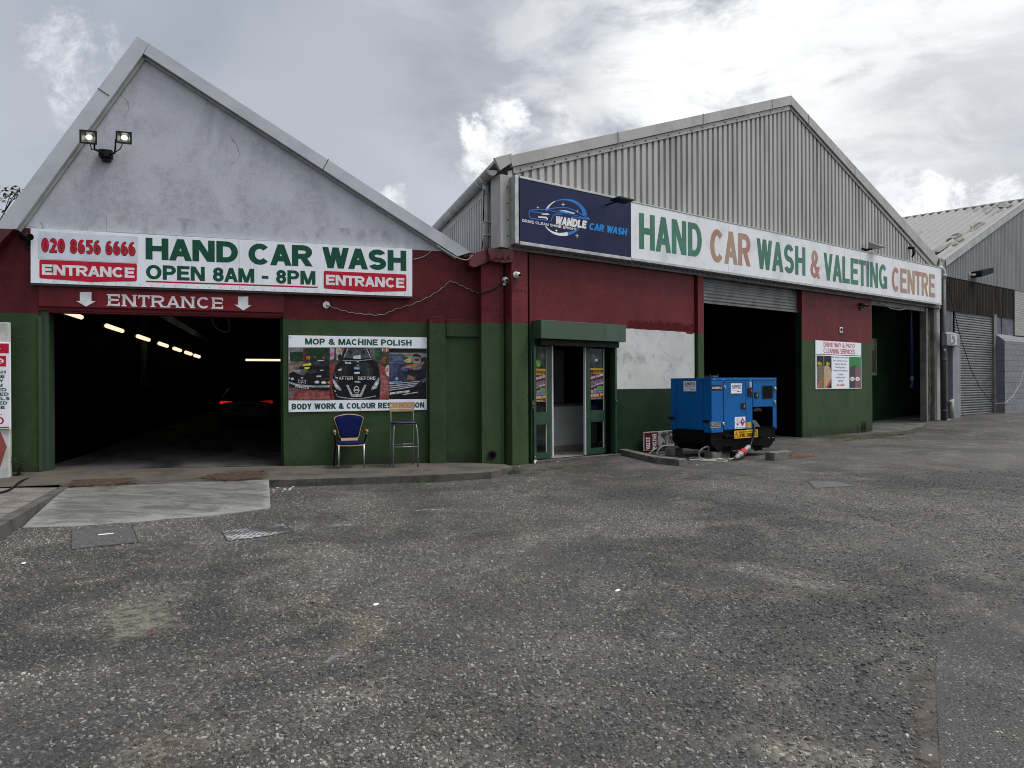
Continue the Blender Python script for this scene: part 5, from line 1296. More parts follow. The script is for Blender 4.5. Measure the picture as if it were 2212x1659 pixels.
# bay one: roller shutter and dark workshop
uS0 = ub0; uS1 = Rr((1718, 700), .14)[0]; zsb = Rr((1620, 660), .14)[1]
t = thing('roller_shutter', 'half lowered grey slatted shutter at the head of the big bay', 'shutter', FR, (uS0, .14, zsb))
mb = MB(); slats(mb, uS0, up0 - .003, .17, zsb, ztop + .05, .085, .024); mb.box(uS0, up0 - .003, .17, .2, zsb, ztop); mb.build('slats', M['shutter'], t)
mb = MB(); mb.box(uS0, up0 - .004, .13, .2, zsb - .06, zsb - .003); mb.build('bottom_bar', M['shutter'], t, bevel=.004)
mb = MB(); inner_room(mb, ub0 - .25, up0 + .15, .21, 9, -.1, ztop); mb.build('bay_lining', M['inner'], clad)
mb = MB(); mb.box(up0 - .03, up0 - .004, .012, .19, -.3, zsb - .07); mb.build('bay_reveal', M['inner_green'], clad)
mb = MB(); mb.face([(ub0 - .2, -.02, -.078), (up0 + .1, -.02, -.078), (up0 + .1, 9, -.05), (ub0 - .2, 9, -.05)]); struct(mb, 'bay_floor', M['floor'], FR)
bo = 5.0
q = rect_of(Rr, c7(118, 905), c7(472, 1140), bo)
t = thing('price_board', 'dim price board on the back wall of the dark bay', 'board', FR, (q[0], bo, q[2]))
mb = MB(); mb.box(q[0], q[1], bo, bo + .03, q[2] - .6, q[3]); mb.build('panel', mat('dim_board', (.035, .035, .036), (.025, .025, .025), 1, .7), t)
mb = MB(); text(mb, 'CAR WASH VALETING - SERVICE', q[0] + .15, q[1] - .1, q[3] - .55, q[3] - .3, bo - .002, .18, .12); mb.box(q[0] + .7, q[1] - 1.6, bo - .004, bo - .0005, q[3] - .25, q[3] - .06)
for r_ in range(4):
    for c_ in range(3):
        text(mb, '8.00', q[0] + .55 + c_ * 1.0, q[0] + .95 + c_ * 1.0, q[3] - .95 - r_ * .33, q[3] - .8 - r_ * .33, bo - .002, .2, .12)
mb.build('lettering', M['black_ink'], t)
q = rect_of(Rr, c7(750, 1190), c7(832, 1570), 2.2)
t = thing('tool_rack', 'dark metal tool rack with bottles just inside the big bay', 'rack', FR, (q[0], 2.2, -.05))
mb = MB()
for u in (q[0], q[1] - .04):
    for y in (2.2, 2.6): mb.box(u, u + .04, y, y + .04, -.05, q[3])
mb.build('frame', M['steel_grey'], t)
for f in (.08, .36, .64, .92):
    mb = MB(); z = -.05 + (q[3] + .05) * f; mb.box(q[0] - .02, q[1] + .02, 2.18, 2.66, z, z + .025); mb.build('shelf', M['steel_grey'], t)
for k, (u, f) in enumerate(((.2, .665), (.45, .665), (.7, .665), (.3, .385), (.6, .385))):
    o_ = MB(); x = q[0] + (q[1] - q[0]) * u; z = -.05 + (q[3] + .05) * f + .002
    o_.tube([(x, 2.4, z), (x, 2.4, z + .16), (x, 2.4, z + .2), (x, 2.4, z + .25)], [.05, .05, .02, .018], 10)
    lab = ['bottle left on the upper shelf of the tool rack', 'bottle middle on the upper shelf of the tool rack', 'bottle right on the upper shelf of the tool rack', 'bottle left on the lower shelf of the tool rack', 'bottle right on the lower shelf of the tool rack'][k]
    solo(o_, 'bottle', M['white_plas'] if k % 2 else M['steel_grey'], FR, (x, 2.4, z), lab, 'bottle', 'bottles on the tool rack')

# pier front things: driveway poster, socket plate, camera
PY2 = -.02
def pr(x0, y0, x1, y1): return rect_of(Rr, a7(x0, y0), a7(x1, y1), PY2)
cs = [Rr(a7(*p), PY2) for p in ((182, 424), (726, 452), (731, 992), (190, 1006))]
u0, u1, z0, z1 = (cs[0][0] + cs[3][0]) / 2, (cs[1][0] + cs[2][0]) / 2, (cs[2][1] + cs[3][1]) / 2, (cs[0][1] + cs[1][1]) / 2
t = thing('patio_poster', 'DRIVE WAY AND PATIO CLEANING SERVICES poster on the green and red pier', 'poster', FR, (u0, PY2, z0))
W_, H_ = u1 - u0, z1 - z0
mb = MB(); mb.box(u0, u1, PY2, -.002, z0, z1); mb.build('board', M['sign_white'], t, bevel=.002)
def U(a): return u0 + W_ * a
def Z(b): return z1 - H_ * b
mb = MB(); yy = PY2 - .0008
def pq(pts, col, k=0): mb.mat(ink(col)); mb.flat([(U(a), Z(b)) for a, b in pts], yy - .0005 * k)
pq(((.0, .278), (1, .278), (1, .29), (0, .29)), K); 
pq(((.02, .31), (.33, .31), (.33, .985), (.02, .985)), (.015, .016, .016)); pq(((.02, .55), (.08, .50), (.15, .52), (.165, .98), (.02, .98)), (.16, .14, .10), 1); pq(((.175, .54), (.24, .49), (.30, .56), (.33, .66), (.33, .85), (.24, .975), (.175, .98)), (.48, .34, .23), 1)
pq(((.03, .93), (.15, .74), (.155, .80), (.06, .98), (.03, .98)), (.42, .14, .03), 2); pq(((.19, .985), (.33, .77), (.33, .85), (.25, .985)), (.38, .05, .05), 2); pq(((.12, .985), (.15, .89), (.17, .985)), (.12, .2, .02), 2); pq(((.16, .31), (.175, .31), (.175, .98), (.16, .98)), (.3, .24, .04), 3)
for k in range(5): pq(((.18, .62 + k * .07), (.33, .58 + k * .07), (.33, .585 + k * .07), (.18, .625 + k * .07)), (.25, .18, .12), 2); pq(((.02, .60 + k * .075), (.155, .57 + k * .075), (.155, .575 + k * .075), (.02, .605 + k * .075)), (.07, .06, .05), 2)
pq(((.72, .31), (.99, .31), (.99, .985), (.72, .985)), (.05, .055, .05)); pq(((.72, .31), (.99, .31), (.99, .50), (.92, .53), (.84, .49), (.72, .55)), (.03, .22, .06), 1); pq(((.72, .55), (.84, .5), (.86, .985), (.72, .985)), (.05, .05, .055), 1); pq(((.86, .52), (.92, .54), (.99, .50), (.99, .985), (.85, .985)), (.19, .10, .115), 2)
for a in (.79, .91):
    mb.mat(M['sign_white']); mb.flat(el(U(a), Z(.79), W_ * .05, H_ * .045, 16), yy - .0016)
mb.build('picture', None, t)
mb = MB(); text(mb, 'DRIVE WAY & PATIO', U(.165), U(.845), Z(.125), Z(.03), yy, .18, .09); mb.build('lettering', ink((.45, .02, .03)), t); mb = MB(); text(mb, 'CLEANING SERVICES', U(.165), U(.845), Z(.255), Z(.155), yy, .18, .09)
mb.build('lettering', ink((.45, .02, .03)), t)
mb = MB()
for k, (st, w) in enumerate((('Brick Cleaning, Concrete Cleaning', .36), ('Patios, Sidewalks, Driveways', .31), ('Aluminium, Vinyl Siding', .26), ('Wood Decks, Fences', .22), ('Restoration of Brick, Masonry,', .32), ('Limestone', .11), ('Sandstone, Granite', .20), ('Staircases', .11))):
    b = .36 + k * .07; mb = MB(); small_text(mb, st, U(.525 - w / 2), U(.525 + w / 2), Z(b), Z(b - .045), yy, .012); mb.build('lettering', ink((.03, .03, .05)), t)
mb = MB(); small_text(mb, 'Ask within', U(.435), U(.615), Z(.945), Z(.885), yy, .02); mb.build('lettering', ink((.45, .03, .04)), t)
mb = MB(); small_text(mb, 'Before', U(.04), U(.12), Z(.50), Z(.43), yy - .003, .02); small_text(mb, 'After', U(.215), U(.29), Z(.50), Z(.43), yy - .003, .02); mb.build('lettering', ink((.7, .6, .03)), t)
mb = MB(); small_text(mb, 'Before', U(.755), U(.825), Z(.81), Z(.77), yy - .003, .01); small_text(mb, 'After', U(.885), U(.935), Z(.81), Z(.77), yy - .003, .01); mb.build('lettering', ink((.3, .05, .08)), t)
q = rect_of(Rr, a7(472, 265), a7(503, 332), -.02)
t = thing('socket_plate', 'small white socket plate with a black hole on the red pier', 'socket', FR, (q[0], -.02, q[2]))
mb = MB(); mb.box(q[0], q[1], -.03, -.001, q[2], q[3]); mb.build('plate', M['white_plas'], t, bevel=.004)
mb = MB(); mb.tube([((q[0] + q[1]) / 2, -.031, (q[2] + q[3]) / 2), ((q[0] + q[1]) / 2, -.034, (q[2] + q[3]) / 2)], (q[1] - q[0]) * .38, 12); mb.build('hole', M['black'], t)
def bullet_cam(name, label, F, f, p, sc, body, yaw=.5):
    u, z = f(p, -.12)
    t = thing(name, label, 'camera', F, (u, 0, z))
    mb = MB(); mb.box(u - .05 * sc, u + .05 * sc, -.03, -.001, z - .16 * sc, z - .02 * sc); mb.tube([(u, -.03, z - .09 * sc), (u, -.10, z - .06 * sc), (u, -.11, z)], .016 * sc, 8); mb.build('bracket', body, t)
    mb = MB(); d = Vector((math.sin(yaw), -math.cos(yaw), -.15)) * .16 * sc; c = Vector((u, -.12, z + .02 * sc))
    mb.tube([tuple(c - d), tuple(c + d)], .055 * sc, 12); mb.build('housing', body, t)
    mb = MB(); mb.tube([tuple(c + d * 1.0), tuple(c + d * 1.06)], .042 * sc, 12); mb.build('lens', M['black'], t)
    return t
bullet_cam('security_camera', 'small dark security camera high on the red pier beside the big bay', FR, Rr, (1866, 660), .85, M['black_plas'], .9)
bullet_cam('security_camera', 'black hooded security camera beside the left end of the big white sign', FL, L, (57, 514), 1.0, M['black_plas'], .6)
def dome(label, F, f, p, off, k):
    u, z = f(p, off); t = thing('dome_camera', label, 'camera', F, (u, off, z), 'white dome cameras at the corner')
    mb = MB(); mb.tube([(u, off + .002, z), (u, off - .03, z)], .065, 14); mb.build('base', M['white_plas'], t)
    mb = MB(); mb.ball((u + .01 * k, off - .06, z), .055, n=14); b_ = mb.build('eyeball', M['white_plas'], t)
    mb = MB(); mb.tube([(u + .01 * k, off - .09, z - .012), (u + .01 * k + .03 * k, off - .122, z - .016)], .026, 10); mb.build('lens', M['black'], t)
dome('white dome camera looking out from the left face of the corner pier', FL, L, (1091, 605.5), -.19, 0)
dome('white dome camera on the front of the corner column', FR, Rr, (1113.5, 594), -.052, 1)
mb = MB(); q = L((1088.5, 614.5), -.2); mb.box(q[0] - .03, q[0] + .03, -.23, -.2, q[1] - .02, q[1] + .02); solo(mb, 'cable_box', M['white_plas'], FL, (q[0], -.2, q[1]), 'tiny white cable box under the corner dome cameras', 'junction box')

# bay two: green back wall, blue pipe, sign end
by = 1.6
B0 = FR.loc(gnd(1880, 913, -.05)); B1 = FR.loc(gnd(2003, 906, .02))
mb = MB(); bl, br_ = Rr((1850, 800), by)[0], Rr((2020, 800), by)[0]
mb.box(bl, br_, by, by + .1, -.2, ztop + 1.2); mb.build('bay_back_wall', mat('green_back_wall', (.005, .024, .008), (.004, .014, .006), .8, .6, .2, 20, spec=.1), clad)
mb = MB(); mb.face([(up1, .13, ztop + .2), (uj + .5, .13, ztop + .2), (uj + .5, by, ztop + .2), (up1, by, ztop + .2)]); mb.face([(up1 + .01, .2, -.2), (up1 + .01, by, -.2), (up1 + .01, by, ztop), (up1 + .01, .2, ztop)]); mb.build('bay_soffit', M['inner'], clad)
mb = MB(); mb.box(up1 + .01, uj - .01, .02, .12, ztop - .18, ztop - .004); mb.build('bay_header', M['clad_dark'], clad)
mb = MB(); mb.face([(p.x, p.y, gz(p.x, p.y) + .006) for p in [FR.w(u, y, 0) for u, y in ((up1 - .2, -.9), (up1 + 2.4, -.5), (uj + .1, .1), (uj + .1, by), (up1 - .2, by))]]); struct(mb, 'bay_apron', mat('dark_apron', (.11, .107, .10), (.06, .058, .054), 2, .9, .4, 30, spec=.2))
yb_ = by - .5
t = thing('water_pipe', 'bright blue plastic pipe hanging down in the right hand bay', 'pipe', FR, (Rr(a7(1324, 900), yb_)[0], yb_, Rr(a7(1324, 990), yb_)[1]))
M['blue_pipe'] = mat('blue_pipe', (.012, .10, .34), (.01, .08, .28), 3, .35)
u, z1 = Rr(a7(1322, 60), yb_); z2 = Rr(a7(1322, 850), yb_)[1]; z3 = Rr(a7(1322, 910), yb_)[1]; z4 = Rr(a7(1322, 995), yb_)[1]
mb = MB(); mb.tube([(u - .02, yb_, z1 + .25), (u, yb_, z2)], .038, 10); mb.tube([(u, yb_, z3), (u, yb_, z4)], .05, 10); mb.tube([(u, yb_, z3 - .1), (u - .13, yb_ - .02, z4 + .03)], .042, 10); mb.build('pipe', M['blue_pipe'], t)
mb = MB(); mb.tube([(u, yb_, z2), (u, yb_, z3)], .06, 12); mb.build('coupling', M['gutter'], t)
mb = MB()
for f in (.28, .38): mb.tube([(u, yb_, z1 + (z2 - z1) * f), (u, yb_, z1 + (z2 - z1) * f - .05)], .046, 10)
mb.build('clip', M['blue_pipe'], t)
q = rect_of(Rr, a7(820, 400), a7(903, 838), by - .3)
t = thing('services_board', 'edge of a dim printed board inside the right hand bay', 'board', FR, (q[0], by - .3, q[2]))
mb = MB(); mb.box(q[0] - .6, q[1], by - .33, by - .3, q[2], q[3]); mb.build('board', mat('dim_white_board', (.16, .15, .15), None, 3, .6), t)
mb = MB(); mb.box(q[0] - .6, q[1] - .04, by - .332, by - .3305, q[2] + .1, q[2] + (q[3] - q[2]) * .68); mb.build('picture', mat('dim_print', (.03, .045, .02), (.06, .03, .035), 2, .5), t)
mb = MB(); text(mb, 'O', q[1] - .17, q[1] - .03, q[3] - .2, q[3] - .03, by - .332, .24); text(mb, 'S', q[1] - .17, q[1] - .03, q[3] - .42, q[3] - .24, by - .332, .24); mb.build('lettering', ink((.14, .02, .03)), t)
# right jambs: rotten timber post, two steel posts, downpipe
def rpost(name, xa, xb, y0, y1, m, zt=None):
    b = MB(); ua = Rr((xa, 800), y0)[0]; ub = Rr((xb, 800), y0)[0]; b.box(ua, ub, y0, y1, -.2, zt or ztop - .03); return b.build(name, m, clad, bevel=.008)
M['rot'] = mat('flaking_timber', (.09, .072, .05), (.018, .016, .014), 5, .9, .5, 25, lo=.42, hi=.56, stretch=(3, 1, .5))
rpost('timber_jamb', 2001.5, 2005, -.02, .2, M['clad_dark']); rpost('timber_jamb', 2005.3, 2018, .06, .25, M['rot'])
rpost('steel_jamb', 2019, 2023, -.04, .2, M['clad_dark']); rpost('steel_jamb', 2023.5, 2031, -.02, .2, M['clad_flash'], ztop + .2)
pw = -.22
t = thing('downpipe', 'dark cast iron downpipe with flaking white paint between the two sheds', 'pipe', FR, (Rr((2039, 900), pw)[0], pw, .05))
M['cast'] = mat('flaked_iron_pipe', (.052, .050, .048), (.55, .55, .53), 6, .6, .15, 30, lo=.66, hi=.69)
u = Rr((2038.5, 760), pw)[0]; zt_ = Rr((2035, 596), pw)[1]; z4 = gz(*FR.w(u, pw, 0).xy) - .02; zmid = Rr((2035, 775), pw)[1]
mb = MB(); mb.tube([(u, pw, z4), (u, pw, zt_)], .085, 14); mb.tube([(u, pw, zmid - .06), (u, pw, zmid)], .105, 14); mb.tube([(u, pw, zmid - 1.9), (u, pw, zmid - 1.83)], .105, 14); mb.build('pipe', M['cast'], t)
mb = MB(); mb.tube([(u, pw, zt_ - .1), (u, pw, zt_ + .06), (u - .03, pw + .01, zt_ + .18), (u - .10, pw + .04, zt_ + .28), (u - .2, pw + .12, zt_ + .30)], .092, 14); mb.tube([(u, pw, zt_ - .02), (u, pw, zt_ + .04)], .11, 14); mb.build('elbow', M['pipe'], t)

# ---------------- the long sign on the shed
SYR = -.26
zsb0 = Rr((1118, 520), SYR)[1]; zsb1 = Rr((2033, 655), SYR)[1]; zst0 = Rr((1118, 384), SYR)[1]; zst1 = Rr((2033, 580), SYR)[1]
us0 = Rr((1123, 450), SYR)[0]; us1 = Rr((2033, 618), SYR)[0]; um = Rr((1363, 500), SYR)[0]
zb_l = line2((us0, zsb0), (us1, zsb1)); zt_l = line2((us0, zst0), (us1, zst1))
t = thing('brand_banner', 'navy Wandle car wash banner with a blue car logo on the corrugated shed', 'sign', FR, (us0, SYR, zsb0))
mb = MB(); mb.prism([(us0, zb_l(us0)), (um, zb_l(um)), (um, zt_l(um)), (us0, zt_l(us0))], SYR, -.06); mb.build('board', mat('navy_banner', (.014, .019, .062), (.011, .015, .050), 1.2, .45, .06, 6, spec=.15), t)
mb = MB(); mb.box(us0 - .10, us0 - .004, -.24, -.065, zb_l(us0) - .05, zt_l(us0) + .05); mb.prism([(us0 - .004, zt_l(us0)), (um, zt_l(um)), (um, zt_l(um) + .045), (us0 - .004, zt_l(us0) + .045)], SYR - .01, -.07); mb.prism([(us0 - .004, zb_l(us0) - .07), (um, zb_l(um) - .07), (um, zb_l(um) - .002), (us0 - .004, zb_l(us0) - .002)], SYR - .01, -.07)
mb.build('frame', M['alu'], t, bevel=.008)
def Rf(p): return Rr(a4(*p), SYR)
mb = MB(); kk_ = 0
def lg(pts, col, k=1): mb.mat(ink(col)); mb.flat([Rf(p) for p in pts], SYR - .0008 - .0004 * k)
BL = (.022, .17, .48); LW = (.72, .75, .78)
def band(cx, cy, rx, ry, w0, w1, a0, a1_, col, k, n=26):
    for i in range(n):
        f0, f1 = i / n, (i + 1) / n; qa, qb = R(a0 + (a1_ - a0) * f0), R(a0 + (a1_ - a0) * f1)
        wa = w0 + (w1 - w0) * f0; wb = w0 + (w1 - w0) * f1
        lg(((cx + rx * math.cos(qa), cy - ry * math.sin(qa)), (cx + rx * math.cos(qb), cy - ry * math.sin(qb)), (cx + (rx - wb) * math.cos(qb), cy - (ry - wb) * math.sin(qb)), (cx + (rx - wa) * math.cos(qa), cy - (ry - wa) * math.sin(qa))), col, k)
band(850, 744, 126, 106, 4, 26, 118, 5, BL, 1); band(848, 742, 124, 104, 4, 12, 118, 158, LW, 1)
band(836, 752, 116, 102, 4, 22, 205, 285, LW, 1); band(836, 752, 116, 102, 22, 3, 285, 330, BL, 1)
def stroke(pts, w, col, k=2):
    for (xa, ya), (xb, yb) in zip(pts, pts[1:]):
        d = math.hypot(xb - xa, yb - ya) or 1; nx, ny = -(yb - ya) / d * w / 2, (xb - xa) / d * w / 2
        lg(((xa - nx, ya - ny), (xb - nx, yb - ny), (xb + nx, yb + ny), (xa + nx, ya + ny)), col, k)
stroke(((640, 708), (660, 702), (720, 700), (770, 694), (800, 690), (860, 690), (905, 706), (940, 728), (985, 750), (990, 760)), 5, BL)
stroke(((640, 708), (638, 735), (648, 752)), 5, BL); stroke(((652, 712), (720, 722), (760, 730)), 5, BL, 3); stroke(((648, 752), (700, 758), (745, 764)), 5, BL)
stroke(((765, 770), (775, 740), (795, 726), (830, 728)), 5, BL, 3); stroke(((745, 700), (780, 712), (840, 720), (930, 740), (990, 756)), 4, BL, 4); stroke(((880, 745), (940, 750), (990, 758)), 7, BL, 3); stroke(((760, 694), (735, 706)), 4, BL, 3)
lg(((805, 706), (850, 704), (905, 718), (895, 728), (830, 716)), (.05, .25, .55), 3)
lg(((815, 704), (850, 706), (905, 722), (900, 726), (850, 712)), LW, 4); lg(((706, 726), (745, 722), (758, 730), (720, 732)), LW, 4); lg(((690, 740), (738, 742), (748, 752), (745, 762), (735, 752), (694, 748)), LW, 4)
def star(cx, cy, r):
    pts = []
    for i in range(8): rr2 = r if i % 2 == 0 else r * .2; pts.append((cx + rr2 * math.cos(R(i * 45)) * .9, cy + rr2 * math.sin(R(i * 45)) * 1.2))
    lg(pts, LW, 3)
star(690, 689, 9); star(836, 672, 14); star(919, 710, 9); star(797, 823, 11); star(917, 853, 14)
mb.build('logo', None, t)
def wr(par, st, f, tl, bl, tr, br, m, k=6, tt=.2, gap=.1, shear=0, name='lettering'):
    a, b, c, d = Rr(f(*tl), SYR), Rr(f(*bl), SYR), Rr(f(*tr), SYR), Rr(f(*br), SYR)
    h = ((a[1] - b[1]) + (c[1] - d[1])) / 2; sl = (d[1] - b[1]) / (d[0] - b[0])
    m_ = MB(); text(m_, st, b[0], d[0], b[1], b[1] + h, SYR - .0012 - .0004 * k, tt, gap, shear=shear, slope=sl); return m_.build(name, m, par)
wr(t, 'WANDLE', a4, (792, 738), (786, 784), (985, 768), (968, 812), M['white_ink'], 10, .30, .03, .22)
wr(t, 'CAR WASH', a4, (992, 778), (984, 818), (1218, 812), (1203, 852), ink((.012, .22, .62)), 10, .30, .03, .22)
wr(t, 'DRIVE CLEAN SHINE BRIGHT', a4, (597, 756), (597, 772), (916, 808), (914, 823), M['white_ink'], 10, .24, .08, .0)
t = thing('valeting_sign', 'long faded white HAND CAR WASH and VALETING CENTRE sign with green and tan letters', 'sign', FR, (um, SYR, zb_l(um)))
mb = MB(); mb.prism([(um + .004, zb_l(um)), (us1, zb_l(us1)), (us1, zt_l(us1)), (um + .004, zt_l(um))], SYR, -.06); mb.build('board', M['sign_old'], t)
mb = MB(); mb.prism([(um + .004, zt_l(um)), (us1, zt_l(us1)), (us1, zt_l(us1) + .03), (um + .004, zt_l(um) + .03)], SYR - .01, -.07); mb.prism([(um + .004, zb_l(um) - .06), (us1, zb_l(us1) - .06), (us1, zb_l(us1) - .002), (um + .004, zb_l(um) - .002)], SYR - .01, -.07); mb.box(us1, us1 + .03, SYR - .01, -.07, zb_l(us1) - .06, zt_l(us1) + .03)
mb.build('frame', M['alu'], t, bevel=.006)
M['let_green'] = mat('faded_green_vinyl', (.012, .115, .065), (.02, .15, .09), 1.2, .4)
M['let_tan'] = mat('faded_red_vinyl', (.31, .135, .10), (.32, .21, .14), .9, .45, lo=.42, hi=.58)
wr(t, 'HAND', a4, (1278, 720), (1278, 928), (1642, 786), (1642, 980), M['let_green'], 1, .215, .075)
wr(t, 'CAR', a4, (1690, 806), (1690, 1004), (1926, 850), (1926, 1032), M['let_tan'], 1, .215, .075)
wr(t, 'WASH', c7, (545, 68), (545, 306), (920, 150), (920, 364), M['let_green'], 1, .215, .075)
wr(t, '&', c7, (958, 158), (958, 375), (1032, 178), (1032, 386), M['let_tan'], 1, .19, .1)
wr(t, 'VALETING', c7, (1060, 182), (1060, 394), (1548, 282), (1548, 470), M['let_green'], 1, .215, .075)
wr(t, 'CENTRE', c7, (1583, 290), (1583, 482), (1914, 356), (1914, 530), M['let_tan'], 1, .215, .075)
mb = MB()
for p in (a4(1796, 900), c7(1220, 330), c7(1344, 350)):
    u = Rr(p, SYR)[0]; mb.box(u - .004, u + .004, SYR - .0012, SYR - .0003, zb_l(u), zt_l(u))
mb.build('panel_joint', M['alu'], t)
# lamps over the sign
a = Rr((1345, 431), -.75)
t = thing('sign_lamp', 'flat black lamp jutting out over the navy banner', 'floodlight', FR, (a[0], -.3, a[1]))
mb = MB(); mb.box(a[0] - .22, a[0] + .2, -.88, -.60, a[1] - .035, a[1] + .015); mb.build('lamp_head', M['black_plas'], t, bevel=.012)
mb = MB(); mb.tube([(a[0], -.61, a[1]), (a[0], -.06, a[1] - .02)], .02, 8); mb.build('arm', M['black_plas'], t)
a = Rr((1890, 534), -.35)
t = thing('sign_lamp', 'grey wedge floodlight on the right half of the gable above the sign', 'floodlight', FR, (a[0], -.06, a[1]))
x0 = Rr(c7(1435, 130), -.3)[0]; x1 = Rr(c7(1543, 150), -.6)[0]; zt_ = Rr(c7(1450, 100), -.3)[1]; zb_ = Rr(c7(1500, 156), -.3)[1]
mb = MB(); mb.mesh([(a[0] - .14, -.2, a[1] + .19), (a[0] + .14, -.2, a[1] + .19), (a[0] + .2, -.62, a[1] - .02), (a[0] - .2, -.62, a[1] - .02), (a[0] - .13, -.22, a[1] - .05), (a[0] + .13, -.22, a[1] - .05)], [(0, 3, 2, 1), (3, 4, 5, 2), (0, 1, 5, 4), (0, 4, 3), (1, 2, 5)]); mb.build('lamp_head', M['clad_flash'], t)
mb = MB(); mb.tube([(a[0] - .15, -.05, a[1] - .08), (a[0] - .1, -.3, a[1] - .05)], .035, 8); mb.box(a[0] - .24, a[0] - .06, -.09, -.04, a[1] - .16, a[1]); mb.build('bracket', M['black_plas'], t)
a = Rr((1967, 541), -.12)
mb = MB(); mb.tube([(a[0], -.05, a[1] + .1), (a[0] + .05, -.2, a[1] + .08), (a[0] + .02, -.22, a[1] - .12), (a[0] - .03, -.18, a[1] - .24)], [.05, .06, .045, .03], 8)
solo(mb, 'pipe_spout', M['black_plas'], FR, (a[0], -.05, a[1]), 'short black bent spout poking from the right end of the gable cladding', 'pipe')
a = Rr(c7(1500, 565), -.05); b = Rr(c7(1640, 626), -.05); c = Rr(c7(1745, 606), -.05)
mb = MB(); mb.tube([(a[0], -.05, a[1]), ((a[0] * .5 + b[0] * .5), -.06, (a[1] + b[1]) / 2 - .08), (b[0], -.06, b[1]), (c[0], -.05, c[1])], .016, 6)
solo(mb, 'slack_cable', M['cable_w'], FR, (a[0], -.05, a[1]), 'pale slack cable drooping under the sign over the right hand bay', 'cable')
# ================================================================== warehouse beyond
wh = thing('old_warehouse', 'old warehouse of grey and brown corrugated sheet with pale sheet roof beyond the downpipe', 'building', FR, (Rr((2045, 890))[0], 0, .1))
ut0 = Rr((2038, 700))[0] + .02
va = Rr((2039.5, 560), -.06); vb = Rr((2212, 437), -.06); vs_ = (vb[1] - va[1]) / (vb[0] - va[0])
uap = vb[0] + .35
def vz(u): return va[1] + vs_ * (u - va[0]) if u < uap else va[1] + vs_ * (2 * uap - u - va[0])
ut1 = 2 * uap - ut0
def wl_(xa, ya, xb, yb): return line2(Rr(b8(xa, ya)), Rr(b8(xb, yb)))
zl1 = wl_(440, 98, 1135, 236); zl2 = wl_(450, 440, 1140, 530)
mb = MB(); waves(mb, ut0, ut1, -.03, zl1, lambda u: vz(u) - .18, pitch=.15, amp=.032, seg=8); mb.build('upper_cladding', M['lite_clad'], wh)
mb = MB(); waves(mb, ut0, Rr(b8(1137, 400))[0], .0, zl2, lambda u: zl1(u) + .06, pitch=.15, amp=.035, seg=8); mb.build('brown_cladding', M['brown_clad'], wh)
for xa, xb, ya, yb in ((446, 527, 430, 656), (957, 1008, 505, 705), (1014, 1140, 510, 716)):
    mb = MB(); a = Rr(b8(xa, yb)); b = Rr(b8(xb, yb)); waves(mb, a[0], b[0], .03, line2(a, Rr(b8(xb, yb + (14 if xa > 900 else 4)))), lambda u: zl2(u) + .05, pitch=.12, amp=.016, seg=8)
    mb.build('lilac_cladding', M['lilac_clad'], wh)
mb = MB(); mb.box(ut0, ut1, .07, .2, -.2, va[1] - .15); mb.prism([(ut0, va[1] - .15), (ut1, va[1] - .15), (uap, vz(uap) - .22)], .07, .2)
mb.build('backing_wall', M['inner'], wh)
s0 = Rr(b8(530, 600), .05)[0]; s1 = Rr(b8(912, 900), .05)[0]; sz0 = Rr(b8(760, 1472), .02)[1]; sz1 = max(zl2(s0), zl2(s1)) + .1
mb = MB(); slats(mb, s0, s1, .06, gz(*FR.w((s0 + s1) / 2, 0, 0).xy) - .02, sz1, .095, .03); mb.build('roller_shutter', mat('warehouse_shutter', (.115, .118, .128), (.07, .072, .08), 1.5, .45, metal=.3, stretch=(1, 1, 3)), wh)
mb = MB(); mb.box(s1, Rr(b8(957, 900))[0], -.02, .06, -.1, sz1); mb.build('shutter_jamb', M['clad_dark'], wh)
# shallow pier with the meter cupboard on its left
a0 = Rr(b8(515, 1100), -.18)[0]; a1_ = Rr(b8(594, 1100), -.18)[0]; zt_ = Rr(b8(590, 690), -.18)[1]
mb = MB(); mb.box(a0, a1_, -.18, .04, -.2, zt_); mb.build('shutter_post', M['grey_paint'], wh, bevel=.01)
a = Rr(b8(440, 1100), -.02); mb = MB(); mb.box(ut0 + .1, a0 - .01, -.02, .05, -.2, Rr(b8(480, 790), -.02)[1]); mb.build('block_infill', mat('lilac_block', (.22, .225, .26), (.18, .185, .21), 2, .75, .2, 25), wh)
q = rect_of(Rr, b8(455, 675), b8(588, 800), -.36)
t = thing('meter_cupboard', 'grey sloped top meter cupboard with torn silver sticker beside the warehouse shutter', 'cupboard', FR, (q[0], -.19, q[2]))
mb = MB(); mb.mesh([(q[0], -.36, q[2]), (q[1], -.36, q[2]), (q[1], -.19, q[2]), (q[0], -.19, q[2]), (q[0], -.36, q[3]), (q[1], -.36, q[3]), (q[1], -.19, q[3] + .1), (q[0], -.19, q[3] + .1)], [(0, 1, 5, 4), (1, 2, 6, 5), (2, 3, 7, 6), (3, 0, 4, 7), (4, 5, 6, 7), (3, 2, 1, 0)]); mb.build('body', M['grey_paint'], t, bevel=.008)
r_ = rect_of(Rr, b8(497, 683), b8(557, 790), -.362); mb = MB(); mb.box(r_[0], r_[1], -.364, -.3615, r_[2], r_[3]); mb.build('sticker', mat('torn_silver', (.5, .52, .55), (.08, .085, .09), 7, .3, lo=.46, hi=.54), t)
u = Rr(b8(500, 1400), -.12)[0]; z = gz(*FR.w(u, -.12, 0).xy); zt2 = Rr(b8(500, 1330), -.12)[1]
mb = MB(); mb.tube([(u, -.14, z - .02), (u, -.14, zt2)], .07, 12); mb.tube([(u, -.14, zt2 - .1), (u - .18, -.1, zt2 - .08)], .05, 10)
